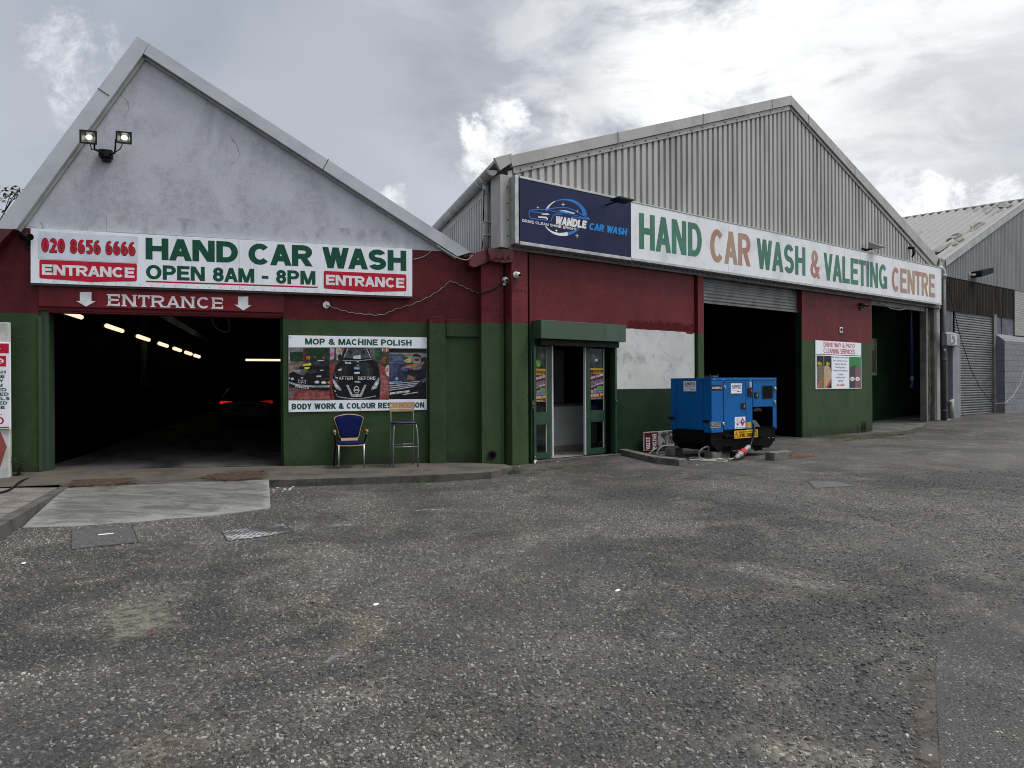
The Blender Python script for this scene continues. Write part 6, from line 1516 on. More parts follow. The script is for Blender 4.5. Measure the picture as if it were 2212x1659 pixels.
solo(mb, 'pipe_stub', M['gutter'], FR, (u, -.14, z), 'short grey waste pipe stub at the ground under the meter cupboard', 'pipe')
# right pier with sloping top, block wall and white brick
po = -.30
b0 = Rr(b8(1037, 1100), po)[0]; b1_ = b0 + 6.5; zt_ = Rr(b8(1040, 742), po)[1]
mb = MB(); mb.mesh([(b0, po, -.2), (b1_, po, -.2), (b1_, .06, -.2), (b0, .06, -.2), (b0, po, zt_), (b1_, po, zt_), (b1_, .06, zt_ + .32), (b0, .06, zt_ + .32)], [(0, 1, 5, 4), (1, 2, 6, 5), (2, 3, 7, 6), (3, 0, 4, 7), (4, 5, 6, 7)])
def blockmat(name, c1_, c2_, w, h, mort, mcol):
    m, t, b = newmat(name); tc = nn(t, 'ShaderNodeTexCoord').outputs['Object']
    sx = nn(t, 'ShaderNodeSeparateXYZ', {0: tc}).outputs; v = nn(t, 'ShaderNodeCombineXYZ', {0: sx[0], 1: sx[2]}).outputs[0]
    br = nn(t, 'ShaderNodeTexBrick', {'Vector': v, 'Color1': C3(c1_), 'Color2': C3(c2_), 'Mortar': C3(mcol), 'Scale': 1, 'Mortar Size': mort, 'Brick Width': w, 'Row Height': h, 'Mortar Smooth': .3})
    dirt = sstep(t, noise(t, tc, 3, 6, .65), .5, .75, 0, .5)
    t.links.new(mixc(t, dirt, br.outputs[0], tuple(x * .5 for x in c1_)), b.inputs['Base Color']); b.inputs['Roughness'].default_value = .8
    h_ = math_n(t, 'ADD', math_n(t, 'MULTIPLY', br.outputs['Fac'], -1.0), math_n(t, 'MULTIPLY', noise(t, tc, 30, 5), .4))
    t.links.new(nn(t, 'ShaderNodeBump', {'Height': h_, 'Strength': .5, 'Distance': .015}).outputs[0], b.inputs['Normal']); return m
mb.build('block_pier', blockmat('painted_blockwork', (.17, .173, .195), (.145, .15, .17), .45, .225, .010, (.075, .078, .088)), wh)
mb = MB(); c0 = Rr(b8(1138, 400), -.04)[0]; mb.box(c0, c0 + 6, -.04, .06, zt_ + .3, zl1(c0) - .02); mb.build('brick_panel', blockmat('white_brick', (.36, .36, .355), (.27, .27, .27), .225, .075, .012, (.16, .16, .16)), wh)
# barge boards and roof
mb = MB(); mb.prism([(va[0], va[1]), (uap, vz(uap)), (uap, vz(uap) - .26), (va[0] + .05, va[1] - .26)], -.11, -.06); mb.build('bargeboard', mat('pale_weathered_board', (.34, .345, .34), (.26, .26, .25), 2, .7), wh)
mb = MB(); mb.prism([(uap + .003, vz(uap)), (ut1, va[1]), (ut1, va[1] - .26), (uap + .003, vz(uap) - .26)], -.11, -.06); mb.build('bargeboard', MATS['pale_weathered_board'], wh)
dW = Vector((-.172, .985, 0)); rnd0 = random.Random(4)
def roof_t(P0, P1, Lr_, pitch=.34, amp=.075):
    b = MB(); n = int(Lr_ / pitch * 8); pr_ = None
    sl = Vector((P1[0] - P0[0], 0, P1[1] - P0[1])); nrm_ = Vector((-sl.z, 0, sl.x)).normalized()
    for i in range(n + 1):
        s = Lr_ * i / n; o = dW * s + nrm_ * (amp * math.sin(2 * math.pi * s / pitch))
        cu = (Vector((P0[0], -.12, P0[1])) + o, Vector((P1[0], -.12, P1[1])) + o)
        if pr_:
            b.mat(M['roof_dirt'] if math.sin(2 * math.pi * (s - Lr_ / n / 2) / pitch) < -.45 else M['roof_sheet'])
            b.face([pr_[0], cu[0], cu[1], pr_[1]], True)
        pr_ = cu
    return b
mb = roof_t((va[0] - .15, va[1] - .06), (uap, vz(uap) + .03), 24); mb.build('roof', None, wh)
mb = roof_t((uap, vz(uap) + .03), (ut1, va[1] - .06), 24); mb.build('roof', None, wh)
def on_roof(f, s, up=.085):
    q = Vector((va[0] - .15, -.12, va[1] - .06)).lerp(Vector((uap, -.12, vz(uap) + .03)), f) + dW * s
    return (q.x, q.y, q.z + up)
mb = MB()
for k in range(16):                          # lichen along the verge
    f = rnd0.uniform(.05, .95); s = rnd0.uniform(.25, .9); l = rnd0.uniform(.03, .10); w = rnd0.uniform(.1, .35)
    mb.face([on_roof(f, s), on_roof(f + l, s - .03), on_roof(f + l * 1.1, s + w), on_roof(f + l * .2, s + w * 1.1)])
mb.build('lichen', mat('roof_lichen', (.20, .20, .175), (.27, .27, .25), 6, .95, spec=.05), wh)
mb = MB(); mb.face([on_roof(.42, 6.2), on_roof(.60, 6.2), on_roof(.60, 7.6), on_roof(.42, 7.6)]); mb.build('dark_sheet', mat('dark_roof_sheet', (.07, .07, .07), (.11, .11, .10), 8, .9, stretch=(1, 3, 1), spec=.1), wh)
mb = MB()
for k in range(9):
    s = 2.2 + k * 2.5; p = Vector((uap, -.12, vz(uap) + .06)) + dW * s
mb.tube([tuple(Vector((uap, -.12, vz(uap) + .02))), tuple(Vector((uap, -.12, vz(uap) + .02)) + dW * 24)], .09, 8); mb.build('ridge_cap', M['clad_dark'], wh)
mb = MB(); q = rect_of(Rr, c8(655, 442), c8(688, 520), -.09); mb.box(q[0], q[1] + .02, -.13, -.02, q[2], q[3]); mb.build('valley_end', mat('valley_lead', (.30, .30, .29), (.10, .10, .10), 6, .7), wh)
a = Rr(b8(738, 75), -.25)
t = thing('floodlight', 'flat dark floodlight on a short arm on the pale warehouse cladding', 'floodlight', FR, (a[0], -.06, a[1]))
mb = MB(); d = Vector((.62, -.20, .17)); c = Vector((a[0] + .12, -.25, a[1] + .0)); n_ = Vector((.12, .42, 0)); up = Vector((0, 0, .12))
e0, e1_ = c, c + d * .95
vs = [e0 - n_ * .5 - up, e0 + n_ * .5 - up, e1_ + n_ * .5 - up * .9, e1_ - n_ * .5 - up * .9, e0 - n_ * .5 + up, e0 + n_ * .5 + up, e1_ + n_ * .5 + up * .9, e1_ - n_ * .5 + up * .9]
mb.mesh([tuple(v) for v in vs], [(0, 1, 2, 3), (7, 6, 5, 4), (0, 4, 5, 1), (1, 5, 6, 2), (2, 6, 7, 3), (3, 7, 4, 0)]); mb.build('lamp_head', M['black_plas'], t, bevel=.015)
mb = MB(); mb.tube([(a[0], -.02, a[1] - .02), (a[0] + .1, -.25, a[1] - .02)], .05, 8); mb.box(a[0] - .07, a[0] + .07, -.08, -.045, a[1] - .16, a[1] + .1); mb.build('bracket', M['clad_flash'], t)
def onp(pts, off): return [(Rr(p, o)[0], o, Rr(p, o)[1]) for p, o in zip(pts, off)]
mb = MB(); P_ = [b8(*p) for p in ((455, 130), (520, 420), (600, 740), (700, 1040), (780, 1200), (850, 1300), (920, 1370))]
mb.tube(onp(P_, [-.3, -.25, -.22, -.2, -.2, -.22, -.3]), .012, 6)
solo(mb, 'loose_wire', M['black_plas'], FR, (Rr(P_[0], -.3)[0], -.3, Rr(P_[0], -.3)[1]), 'thin black wire sagging across the warehouse shutter', 'cable')
mb = MB(); P_ = [b8(*p) for p in ((945, 1375), (1040, 1370), (1120, 1300), (1190, 1180), (1230, 1050), (1260, 980))]
mb.tube(onp(P_, [-.6] * 6), .012, 6); solo(mb, 'loose_wire', M['cable_w'], FR, (Rr(P_[0], -.6)[0], -.6, Rr(P_[0], -.6)[1]), 'pale grey wire curving up over the painted block pier', 'cable')

# ================================================================== generator
gb = .075
gen = thing('generator', 'blue and black diesel generator on concrete blocks with warning signs', 'generator', FG, (0, 0, gb))
LN, WD = 2.08, 1.14; zt_, zm = 1.607, .515
def Gx(p): return FG.px(p[0], p[1], 0)
def gr_(x0, y0, x1, y1): return rect_of(lambda p, o: FG.px(p[0], p[1], o), a8(x0, y0), a8(x1, y1), 0)
def gs_(x0, y0, x1, y1):                     # rectangle on the short side: distance back from the corner
    a = FGs.px(*a8(x0, y0)); b = FGs.px(*a8(x1, y1)); return a[0], b[0], min(a[1], b[1]), max(a[1], b[1])
op = gr_(1502, 636, 1846, 985); LN = gr_(835, 300, 1895, 600)[1]
WD = abs(gs_(172, 300, 820, 600)[0])
op = (op[0], min(op[1], LN - .12), zm + .012, op[3])
mb = MB()
mb.box(.012, op[0], .012, WD - .012, zm, zt_ - .06); mb.box(op[1], LN - .012, .012, WD - .012, zm, zt_ - .06)
mb.box(op[0], op[1], .012, WD - .012, op[3], zt_ - .06); mb.box(op[0], op[1], .45, WD - .012, zm, op[3])
mb.build('housing', M['gen_blue'], gen)
mb = MB(); mb.box(-.006, LN + .006, -.006, WD + .006, zt_ - .062, zt_); mb.build('canopy_lid', M['gen_blue'], gen, bevel=.012)
mb = MB(); mb.box(op[0] + .002, op[1] - .002, .40, .448, zm + .004, op[3] - .004); mb.box(op[0] + .05, op[1] - .05, .014, .44, zm + .001, zm + .02); mb.box(op[0] + .001, op[0] + .006, .02, .39, zm + .02, op[3] - .004); mb.box(op[1] - .006, op[1] - .001, .02, .39, zm + .02, op[3] - .004); mb.box(op[0] + .006, op[1] - .006, .02, .39, op[3] - .008, op[3] - .003); mb.build('socket_recess', M['black'], gen)
def gpanel(name, x0, x1, z0, z1, m=None, d=.012, par=None):
    b = MB(); b.box(x0, x1, .012 - d - .004, .0115, z0, z1); return b.build(name, m or M['gen_blue'], par or gen, bevel=.006)
x1 = gr_(835, 300, 1022, 600)[1]; x2 = gr_(1032, 300, 1392, 600); x3 = gr_(1398, 300, 1502, 600); x4 = gr_(1512, 300, 1860, 600)
gpanel('corner_post', 0.0, x1, zm - .04, zt_ - .066)
door1 = gpanel('access_door', x2[0], x2[1], zm + .008, zt_ - .066)
gpanel('mid_post', x3[0], x3[1], zm - .035, zt_ - .066)
door2 = gpanel('control_door', x4[0], LN - .055, op[3] + .004, zt_ - .066)
gpanel('corner_post', LN - .052, LN, zm - .03, zt_ - .066); gpanel('sill_strip', op[1] + .004, LN - .056, zm + .004, op[3] - .002)
mb = MB()
for (xa, xb) in ((x2[0] + .02, x2[1] - .02), (x4[0] + .02, LN - .1)): mb.box(xa, xb, -.0055, -.0042, zt_ - .105, zt_ - .095)
mb.build('door_groove', M['line'], gen)
# window in the control door
w = gr_(1657, 282, 1834, 496); mb = MB()
n_ = 5; r0 = .035; pts = []
for cx, cz, a0 in ((w[1] - r0, w[3] - r0, 0), (w[0] + r0, w[3] - r0, 90), (w[0] + r0, w[2] + r0, 180), (w[1] - r0, w[2] + r0, 270)):
    pts += [(cx + r0 * math.cos(R(a0 + 90 * i / n_)), cz + r0 * math.sin(R(a0 + 90 * i / n_))) for i in range(n_ + 1)]
mb.prism(pts, -.012, -.0045); mb.build('window_seal', M['black_plas'], door2)
cx, cz = (w[0] + w[1]) / 2, (w[2] + w[3]) / 2; mb = MB(); mb.prism([(cx + (p[0] - cx) * .84, cz + (p[1] - cz) * .88) for p in pts], -.0135, -.0125)
m_, t_, b_ = newmat('control_window'); b_.inputs['Base Color'].default_value = (.008, .01, .012, 1); b_.inputs['Specular IOR Level'].default_value = .04
t_.links.new(sstep(t_, noise(t_, nn(t_, 'ShaderNodeTexCoord').outputs['Object'], 12, 3), .3, .7, .05, .18), b_.inputs['Roughness']); mb.build('window', m_, door2)
def handle(x0, y0, x1_, y1, par, kind):
    q = gr_(x0, y0, x1_, y1); b = MB(); b.box(q[0], q[1], -.018, -.0045, q[2], q[3]); b.build('lock_plate', M['black_plas'], par, bevel=.006)
    cx, cz = (q[0] + q[1]) / 2, (q[2] + q[3]) / 2; h = (q[3] - q[2]) * .34; b = MB(); s = -1 if kind else 1
    b.box(cx - .008 + s * -.005, cx + .008 + s * -.005, -.034, -.02, cz - h, cz + h); b.box(min(cx, cx + s * .04), max(cx, cx + s * .04), -.032, -.021, cz - .008, cz + .008); b.build('handle', M['steel'], par)
handle(1312, 568, 1388, 662, door1, 0); handle(1532, 392, 1600, 486, door2, 1)
def hinge(x, y):
    q = gr_(x - 18, y - 25, x + 18, y + 25); b = MB(); b.box(q[0], q[1], -.02, -.004, q[2], q[3]); b.tube([((q[0] + q[1]) / 2 - .01, -.024, q[2]), ((q[0] + q[1]) / 2 - .01, -.024, q[3])], .009, 8); b.build('hinge', M['steel'], gen)
hinge(1042, 308); hinge(1020, 906); hinge(1866, 330); hinge(1859, 550)
q = gr_(1422, 322, 1502, 460); mb = MB(); mb.box(q[0], q[1], -.02, -.0045, q[2], q[3]); sb = mb.build('stop_box', M['black_plas'], gen, bevel=.006)
cx, cz = (q[0] + q[1]) / 2, (q[2] + q[3]) / 2; mb = MB(); mb.tube([(cx + .005, -.021, cz + .03), (cx + .005, -.045, cz + .03)], .026, 12); mb.build('stop_button', ink((.45, .03, .02)), sb)
q = gr_(1446, 225, 1486, 316); mb = MB(); mb.box(q[0], q[1], -.016, -.0045, q[2], q[3]); mb.build('lamp_strip', M['alu'], gen, bevel=.005)
# plates and stickers
def plate(name, q, m, y=-.0045, th=.0025):
    b = MB(); b.box(q[0], q[1], y - th, y, q[2], q[3]); return b.build(name, m, gen)
q = gr_(838, 275, 1003, 362); pl = plate('number_plate', q, M['black_ink']); b = MB(); text(b, '04402XS3', q[0] + .012, q[1] - .012, q[2] + .032, q[3] - .032, -.0075, .17, .12); b.build('lettering', M['white_ink'], pl)
q = gr_(818, 880, 980, 968); pl = plate('maker_badge', q, M['alu']); b = MB(); b.box(q[0] + .01, q[1] - .01, -.0082, -.0072, q[2] + .022, q[3] - .012); b.build('badge_ground', mat('badge_green', (.03, .05, .035), None, 3), pl)
b = MB(); text(b, 'BGG', q[0] + .085, q[1] - .018, q[2] + .034, q[3] - .024, -.0092, .2, .1); b.flat([(q[0] + .05, q[2] + .03), (q[0] + .078, q[3] - .045), (q[0] + .07, q[3] - .022), (q[0] + .05, q[3] - .032), (q[0] + .03, q[3] - .022), (q[0] + .022, q[3] - .045)], -.0092); b.build('lettering', M['alu'], pl)
def hire(q, y, par, F_is_side=False):
    W_, H_ = q[1] - q[0], q[3] - q[2]; b = MB(); b.box(q[0], q[1], y - .002, y, q[2], q[3]); pl = b.build('hire_sticker', M['sign_white'], par)
    yy = y - .003
    b = MB(); text(b, 'ABIRD', q[0] + W_ * .07, q[1] - W_ * .06, q[3] - H_ * .38, q[3] - H_ * .12, yy, .22, .1); text(b, 'POWER SOLUTIONS', q[0] + W_ * .07, q[1] - W_ * .06, q[3] - H_ * .50, q[3] - H_ * .42, yy, .18, .12)
    b.flat([(q[0], q[2]), (q[1], q[2]), (q[1], q[2] + H_ * .09), (q[0], q[2] + H_ * .09)], yy); b.build('lettering', ink((.012, .018, .10)), pl)
    b = MB(); b.flat([(q[0] + W_ * .07, q[2] + H_ * .37), (q[0] + W_ * .6, q[2] + H_ * .35), (q[0] + W_ * .6, q[2] + H_ * .38), (q[0] + W_ * .07, q[2] + H_ * .39)], yy); b.build('stripe', M['orange'], pl)
    b = MB(); text(b, 'HSS', q[0] + W_ * .58, q[0] + W_ * .74, q[2] + H_ * .22, q[2] + H_ * .32, yy, .3, .04, shear=.2); text(b, 'HIRE', q[0] + W_ * .78, q[0] + W_ * .94, q[2] + H_ * .22, q[2] + H_ * .29, yy, .2); b.build('lettering', M['black_ink'], pl)
    b = MB(); text(b, 'ABIRD.CO.UK  0345 837 1480', q[0] + W_ * .05, q[1] - W_ * .05, q[2] + H_ * .025, q[2] + H_ * .065, yy - .002, .2, .14); b.build('lettering', M['white_ink'], pl)
    return pl
hire(gr_(1150, 248, 1327, 425), -.0045, gen)
q = gr_(1212, 797, 1386, 980); pl = plate('hazard_sticker', q, M['sign_white']); W_, H_ = q[1] - q[0], q[3] - q[2]
def dia(cx, cz, r, m, y, nm):
    b = MB(); b.flat([(cx - r, cz), (cx, cz - r * 1.25), (cx + r, cz), (cx, cz + r * 1.25)], y); b.build(nm, m, pl)
ca = (q[0] + W_ * .27, q[3] - H_ * .45); cb = (q[0] + W_ * .73, q[3] - H_ * .45)
dia(*ca, W_ * .22, ink((.25, .25, .25)), -.0078, 'hazard_diamond'); dia(*ca, W_ * .19, M['sign_white'], -.0084, 'diamond_ground'); dia(*cb, W_ * .23, ink((.35, .01, .02)), -.0078, 'hazard_diamond')
b = MB(); b.flat([(ca[0] - .03, ca[1] - .02), (ca[0] + .03, ca[1] - .02), (ca[0] + .03, ca[1] - .028), (ca[0] - .03, ca[1] - .028)], -.009); b.flat([(ca[0] - .004, ca[1] - .02), (ca[0] + .004, ca[1] - .02), (ca[0] + .004, ca[1] + .045), (ca[0] - .004, ca[1] + .045)], -.009); b.flat([(ca[0] - .002, ca[1] + .01), (ca[0] + .022, ca[1] + .03), (ca[0] + .018, ca[1] + .036), (ca[0] - .002, ca[1] + .018)], -.0094)
b.flat([(ca[0] - .04, ca[1] - .045), (ca[0] - .015, ca[1] - .036), (ca[0] + .02, ca[1] - .044), (ca[0] + .01, ca[1] - .055), (ca[0] - .025, ca[1] - .055)], -.009); text(b, 'DIESEL FUEL UN 1202', q[0] + W_ * .07, q[1] - W_ * .05, q[2] + H_ * .05, q[2] + H_ * .12, -.008, .2, .12); b.build('symbol', M['black_ink'], pl)
b = MB(); b.flat([(cb[0] - .02, cb[1] + .0), (cb[0] + .02, cb[1] + .0), (cb[0] + .024, cb[1] + .025), (cb[0] + .006, cb[1] + .055), (cb[0] - .004, cb[1] + .035), (cb[0] - .022, cb[1] + .03)], -.009); b.flat([(cb[0] - .04, cb[1] - .018), (cb[0] + .04, cb[1] - .018), (cb[0] + .04, cb[1] - .024), (cb[0] - .04, cb[1] - .024)], -.009); b.build('symbol', M['white_ink'], pl)
q = gr_(1404, 886, 1480, 970); pl = plate('caution_sticker', q, M['yellow']); b = MB()
for k in range(6): b.flat([(q[0] + .012, q[3] - .02 - k * .018), (q[1] - .012 - .01 * (k % 2), q[3] - .02 - k * .018), (q[1] - .012 - .01 * (k % 2), q[3] - .026 - k * .018), (q[0] + .012, q[3] - .026 - k * .018)], -.0078)
b.build('lettering', ink((.3, .12, .01)), pl)
q = gr_(1186, 1020, 1568, 1122); pl = plate('level_sign', q, M['yellow'], -.03, .004); W_, H_ = q[1] - q[0], q[3] - q[2]
b = MB(); text(b, 'GENERATOR MUST BE POSITIONED ON A', q[0] + W_ * .19, q[1] - W_ * .03, q[3] - H_ * .30, q[3] - H_ * .12, -.0355, .2, .14); text(b, 'LEVEL SURFACE', q[0] + W_ * .19, q[1] - W_ * .03, q[2] + H_ * .12, q[3] - H_ * .40, -.0355, .24, .1)
tx, tz, ts = q[0] + W_ * .09, q[2] + H_ * .5, H_ * .40
b.flat([(tx - ts, tz - ts * .9), (tx + ts, tz - ts * .9), (tx, tz + ts)], -.0352); b.build('lettering', M['black_ink'], pl)
b = MB(); b.flat([(tx - ts * .72, tz - ts * .72), (tx + ts * .72, tz - ts * .72), (tx, tz + ts * .68)], -.0362); b.build('triangle_ground', M['yellow'], pl)
b = MB(); b.flat([(tx - .005, tz - ts * .3), (tx + .005, tz - ts * .3), (tx + .008, tz + ts * .35), (tx - .008, tz + ts * .35)], -.037); b.flat([(tx - .005, tz - ts * .55), (tx + .005, tz - ts * .55), (tx + .005, tz - ts * .42), (tx - .005, tz - ts * .42)], -.037); b.build('symbol', M['black_ink'], pl)
# end face: door panel, straps, sticker. In the end frame x = distance back, y = outwards
def endbox(name, q, y0, y1, m, par=gen, bevel=.004):
    b = MB(); b.box(min(q[0], q[1]), max(q[0], q[1]), y0, y1, q[2], q[3]); b.v = [tuple(FG.loc(FGs.w(*p))) for p in b.v]
    return b.build(name, m, par, bevel=bevel)
endbox('end_corner_post', (0.0, gs_(710, 300, 820, 600)[0] * 1.0, zm - .04, zt_ - .066), -.0115, .004, M['gen_blue'])
dq = (gs_(265, 300, 700, 600)[1] + .012, gs_(265, 300, 700, 600)[0], zm + .01, zt_ - .066)
endbox('end_panel', dq, -.0115, .003, M['gen_blue'])
endbox('end_corner_post', (dq[1] + .012, WD, zm - .02, zt_ - .066), -.0115, .004, M['gen_blue'])
q = gs_(697, 842, 802, 890); endbox('latch_strap', q, .0045, .016, M['black_plas']); q = gs_(147, 792, 238, 840); endbox('latch_strap', q, .0045, .016, M['black_plas'])
q = gs_(272, 185, 722, 197); endbox('door_groove', q, .0032, .0045, M['line'], bevel=0)
q = gs_(383, 210, 588, 392)
b = MB(); W_, H_ = abs(q[1] - q[0]), q[3] - q[2]; uL_ = max(q[0], q[1])
n0 = len(COL.objects); qq = (0, W_, q[2], q[3]); st = hire(qq, -.0045, gen)
# turn the copy of the sticker onto the end face
for o in [st] + list(st.children):
    for v in o.data.vertices:
        x, y, z = v.co; wpt = FGs.w(uL_ - x, -(y) - .0045 + .0045 + .0005, z + gb)
        lp = FG.loc(wpt); v.co = (lp[0], lp[1], lp[2] - gb)
    o.data.update()
# black base
mb = MB()
prof = [(.0, zm - .002), (LN, zm - .002), (LN, .24), (LN - .20, gb), (.22, gb), (.0, .24)]
mb.prism(prof, .03, WD - .03); mb.build('skid_base', M['gen_black'], gen, bevel=.01)
for (x0, y0, x1_, y1) in ((1042, 1275, 1188, 1372), (1546, 1258, 1682, 1340)):
    q = gr_(x0, y0, x1_, y1); mb = MB(); mb.box(q[0], q[1], .024, .0295, q[2] + .01, q[3] - .01); po_ = mb.build('fork_pocket', M['black'], gen)
    mb = MB(); mb.box(q[0], q[1], -.004, .029, q[3] - .008, q[3] + .008); mb.box(q[0], q[1], .004, .029, q[2], q[2] + .012); mb.build('pocket_lip', M['gen_black'], po_, bevel=.003)
for (x0, x1_, y) in ((1050, 1208, 1115), (1545, 1700, 1102)):
    q = gr_(x0, y - 8, x1_, y + 8); mb = MB(); mb.box(q[0], q[1], -.02, .0295, q[2], q[3] + .01); mb.build('base_ledge', M['gen_black'], gen, bevel=.004)
mb = MB()
for (x, y) in ((1858, 1135), (1858, 1228), (1790, 1140), (878, 186), (1030, 190), (1470, 205), (1880, 215), (940, 1003), (840, 1005)):
    q = FG.px(*a8(x, y)); mb.ball((q[0], .0 if y < 1010 else .028, q[1]), .012, n=8, m=5)
mb.build('bolts', M['steel'], gen)
for k, (x, y) in enumerate(((1065, 120), )):
    mb = MB(); q = FG.px(*a8(x, y + 30)); mb.tube([(.62, .55, zt_), (.62, .55, zt_ + .05)], [.16, .13], 16); mb.ball((.52, .5, zt_ + .055), .02); mb.ball((.70, .45, zt_ + .055), .02); mb.build('exhaust_cap', M['black_plas'], gen)
mb = MB(); q = gr_(1505, 850, 1612, 952); mb.mesh([(q[0], .02, q[3]), (q[0] + .12, .02, q[3]), (q[0] + .22, -.03, q[2]), (q[0] + .06, -.03, q[2])], [(0, 3, 2, 1)]); mb.build('rubber_flap', mat('rubber_flap', (.045, .045, .047), None, 4, .7), gen)
mb = MB(); mb.tube([(op[0] + .25, .2, op[3] - .06), (op[0] + .42, .16, op[3] - .06), (op[0] + .5, .2, op[3] - .08)], .05, 8); mb.build('socket', mat('socket_red', (.16, .04, .03), (.3, .3, .3), 20, .5, lo=.5, hi=.55), gen)
# lead, coupler and coiled cable
t = thing('power_plug', 'red and grey industrial plug coupler on the ground in front of the generator', 'plug', W0, tuple(gnd(1590, 985, -.02)))
def g3(p, off): u, z = FG.px(*p, off); return FG.w(u, off, z)
def gl3(p, off): u, z = FG.px(*p, off); return (u, off, z)
PA, PB = g3(a8(1232, 1468), -.30), g3(a8(1445, 1285), -.12)
def pp(f): return tuple(PA.lerp(PB, f))
mb = MB(); mb.tube([pp(-.02), pp(.06), pp(.08), pp(.2), pp(.22), pp(.42)], [.03, .034, .05, .05, .06, .062], 14); mb.tube([pp(.64), pp(.66), pp(.84), pp(.86), pp(.98), pp(1.03)], [.056, .05, .046, .056, .054, .03], 14); mb.build('body', mat('plug_grey', (.27, .27, .27), (.18, .18, .18), 6, .4), t)
mb = MB(); mb.tube([pp(.42), pp(.44), pp(.62), pp(.64)], [.070, .074, .074, .06], 14); v = PA.lerp(PB, .5); mb.tube([(v.x - .10, v.y, v.z + .0), (v.x - .06, v.y, v.z + .02)], .045, 10); mb.build('collar', ink((.36, .02, .03)), t)
mb = MB(); mb.tube([pp(.2), pp(.225)], .055, 14); mb.build('seal_ring', M['black_plas'], t)
mb = MB(); mb.tube([tuple(FG.w(*p)) for p in (gl3(a8(1524, 870), .05), gl3(a8(1532, 1000), -.05), gl3(a8(1515, 1120), -.06), gl3(a8(1470, 1260), -.10))] + [pp(1.02)], .022, 8)
solo(mb, 'power_lead', M['black_plas'], W0, tuple(PB), 'black power lead hanging from the generator socket to the red plug', 'cable')
def gspl(pts, n=6):                          # smooth curve through points
    out = []
    P = [pts[0]] + pts + [pts[-1]]
    for i in range(1, len(P) - 2):
        for k in range(n):
            f = k / n; a, b, c, d = P[i - 1], P[i], P[i + 1], P[i + 2]
            out.append(tuple(.5 * ((2 * b[j]) + (-a[j] + c[j]) * f + (2 * a[j] - 5 * b[j] + 4 * c[j] - d[j]) * f * f + (-a[j] + 3 * b[j] - 3 * c[j] + d[j]) * f ** 3) for j in range(3)))
    out.append(tuple(pts[-1])); return out
def gg(x, y, lift=.014): return tuple(gpt(a8(x, y), lift))
mb = MB()
r8 = [gg(1225, 1492, .03), gg(1120, 1500), gg(1000, 1490), gg(860, 1508), gg(640, 1520), gg(820, 1530), gg(1050, 1535), gg(1070, 1515), gg(900, 1500), gg(600, 1470), gg(470, 1478)]
mb.tube(gspl(r8), .018, 8)
lift = [gg(470, 1512), gg(640, 1500), gg(740, 1476)] + [tuple(Vector(gg(790, 1490)) + Vector((0, 0, z))) for z in (.25, )] + [tuple(Vector(gg(750, 1495)) + Vector((-.12, 0, z))) for z in (.18, .02)] + [gg(900, 1530)]
mb.tube(gspl(lift), .018, 8)
solo(mb, 'cable_coil', M['cable_w'], W0, gg(640, 1510), 'pale loops of cable lying in front of the generator base', 'cable')
kb = lambda x, y, z: tuple(gnd(*c6(x, y), z))
mb = MB(); mb.tube(gspl([kb(640, 1120, .02), kb(560, 1112, .05), kb(430, 1150, .0), kb(330, 1230, -.06)]), .018, 8); mb.tube(gspl([kb(640, 1125, .03), kb(500, 1130, .03), kb(430, 1220, -.06), kb(500, 1242, -.066), kb(640, 1190, -.066)]), .018, 8)
solo(mb, 'cable_coil', M['cable_w'], W0, kb(430, 1220, -.066), 'pale cable loops behind the kerb stone left of the generator', 'cable')
# blocks and kerb stones on the ground
M['block'] = mat('stone_block', (.13, .125, .115), (.065, .063, .058), 5, .9, .5, 40)
def cblock(name, label, c, ang, l, w, h, z0=-.088, m=None, group=None):
    F = Frame(c[0], c[1], ang); b = MB(); b.box(-l / 2, l / 2, 0, w, z0, z0 + h); return solo(b, name, m or M['block'], F, (0, 0, z0), label, 'block', group, bevel=.012)
p = gpt((1705, 993)); cblock('concrete_block', 'pale concrete block sticking out under the right end of the generator', (p.x - .12, p.y), 36, .62, .22, .165)
p = gpt((1560, 992)); cblock('concrete_block', 'dark concrete block under the front corner of the generator', (p.x, p.y + .05), 34, .55, .22, .16)
p = FG.w(.5, .9, 0); cblock('concrete_block', 'mossy block under the far end of the generator by the leaning board', (p.x - .35, p.y + .1), 60, .6, .22, .16)
p0 = gpt(c6(0, 1240)); p1 = gpt(c6(420, 1330)); p2 = gpt(c6(700, 1372)); p3 = gpt(c6(825, 1365))
def kstone(a, b, label, h=.12, w=.2):
    d = b - a; F = Frame(a.x, a.y, math.degrees(math.atan2(d.y, d.x))); m_ = MB(); m_.box(0, d.xy.length, 0, w, -.09, -.09 + h)
    return solo(m_, 'kerb_stone', M['block'], F, (0, 0, -.09), label, 'kerb stone', 'loose kerb stones by the shop wall', bevel=.014)
kstone(gpt(c6(-70, 1222)), gpt(c6(405, 1338)), 'long worn kerb stone lying from the shop door towards the generator')
kstone(gpt(c6(412, 1340)), gpt(c6(705, 1374)), 'dark kerb stone end nearest the viewer at the end of the low row', .13, .24)
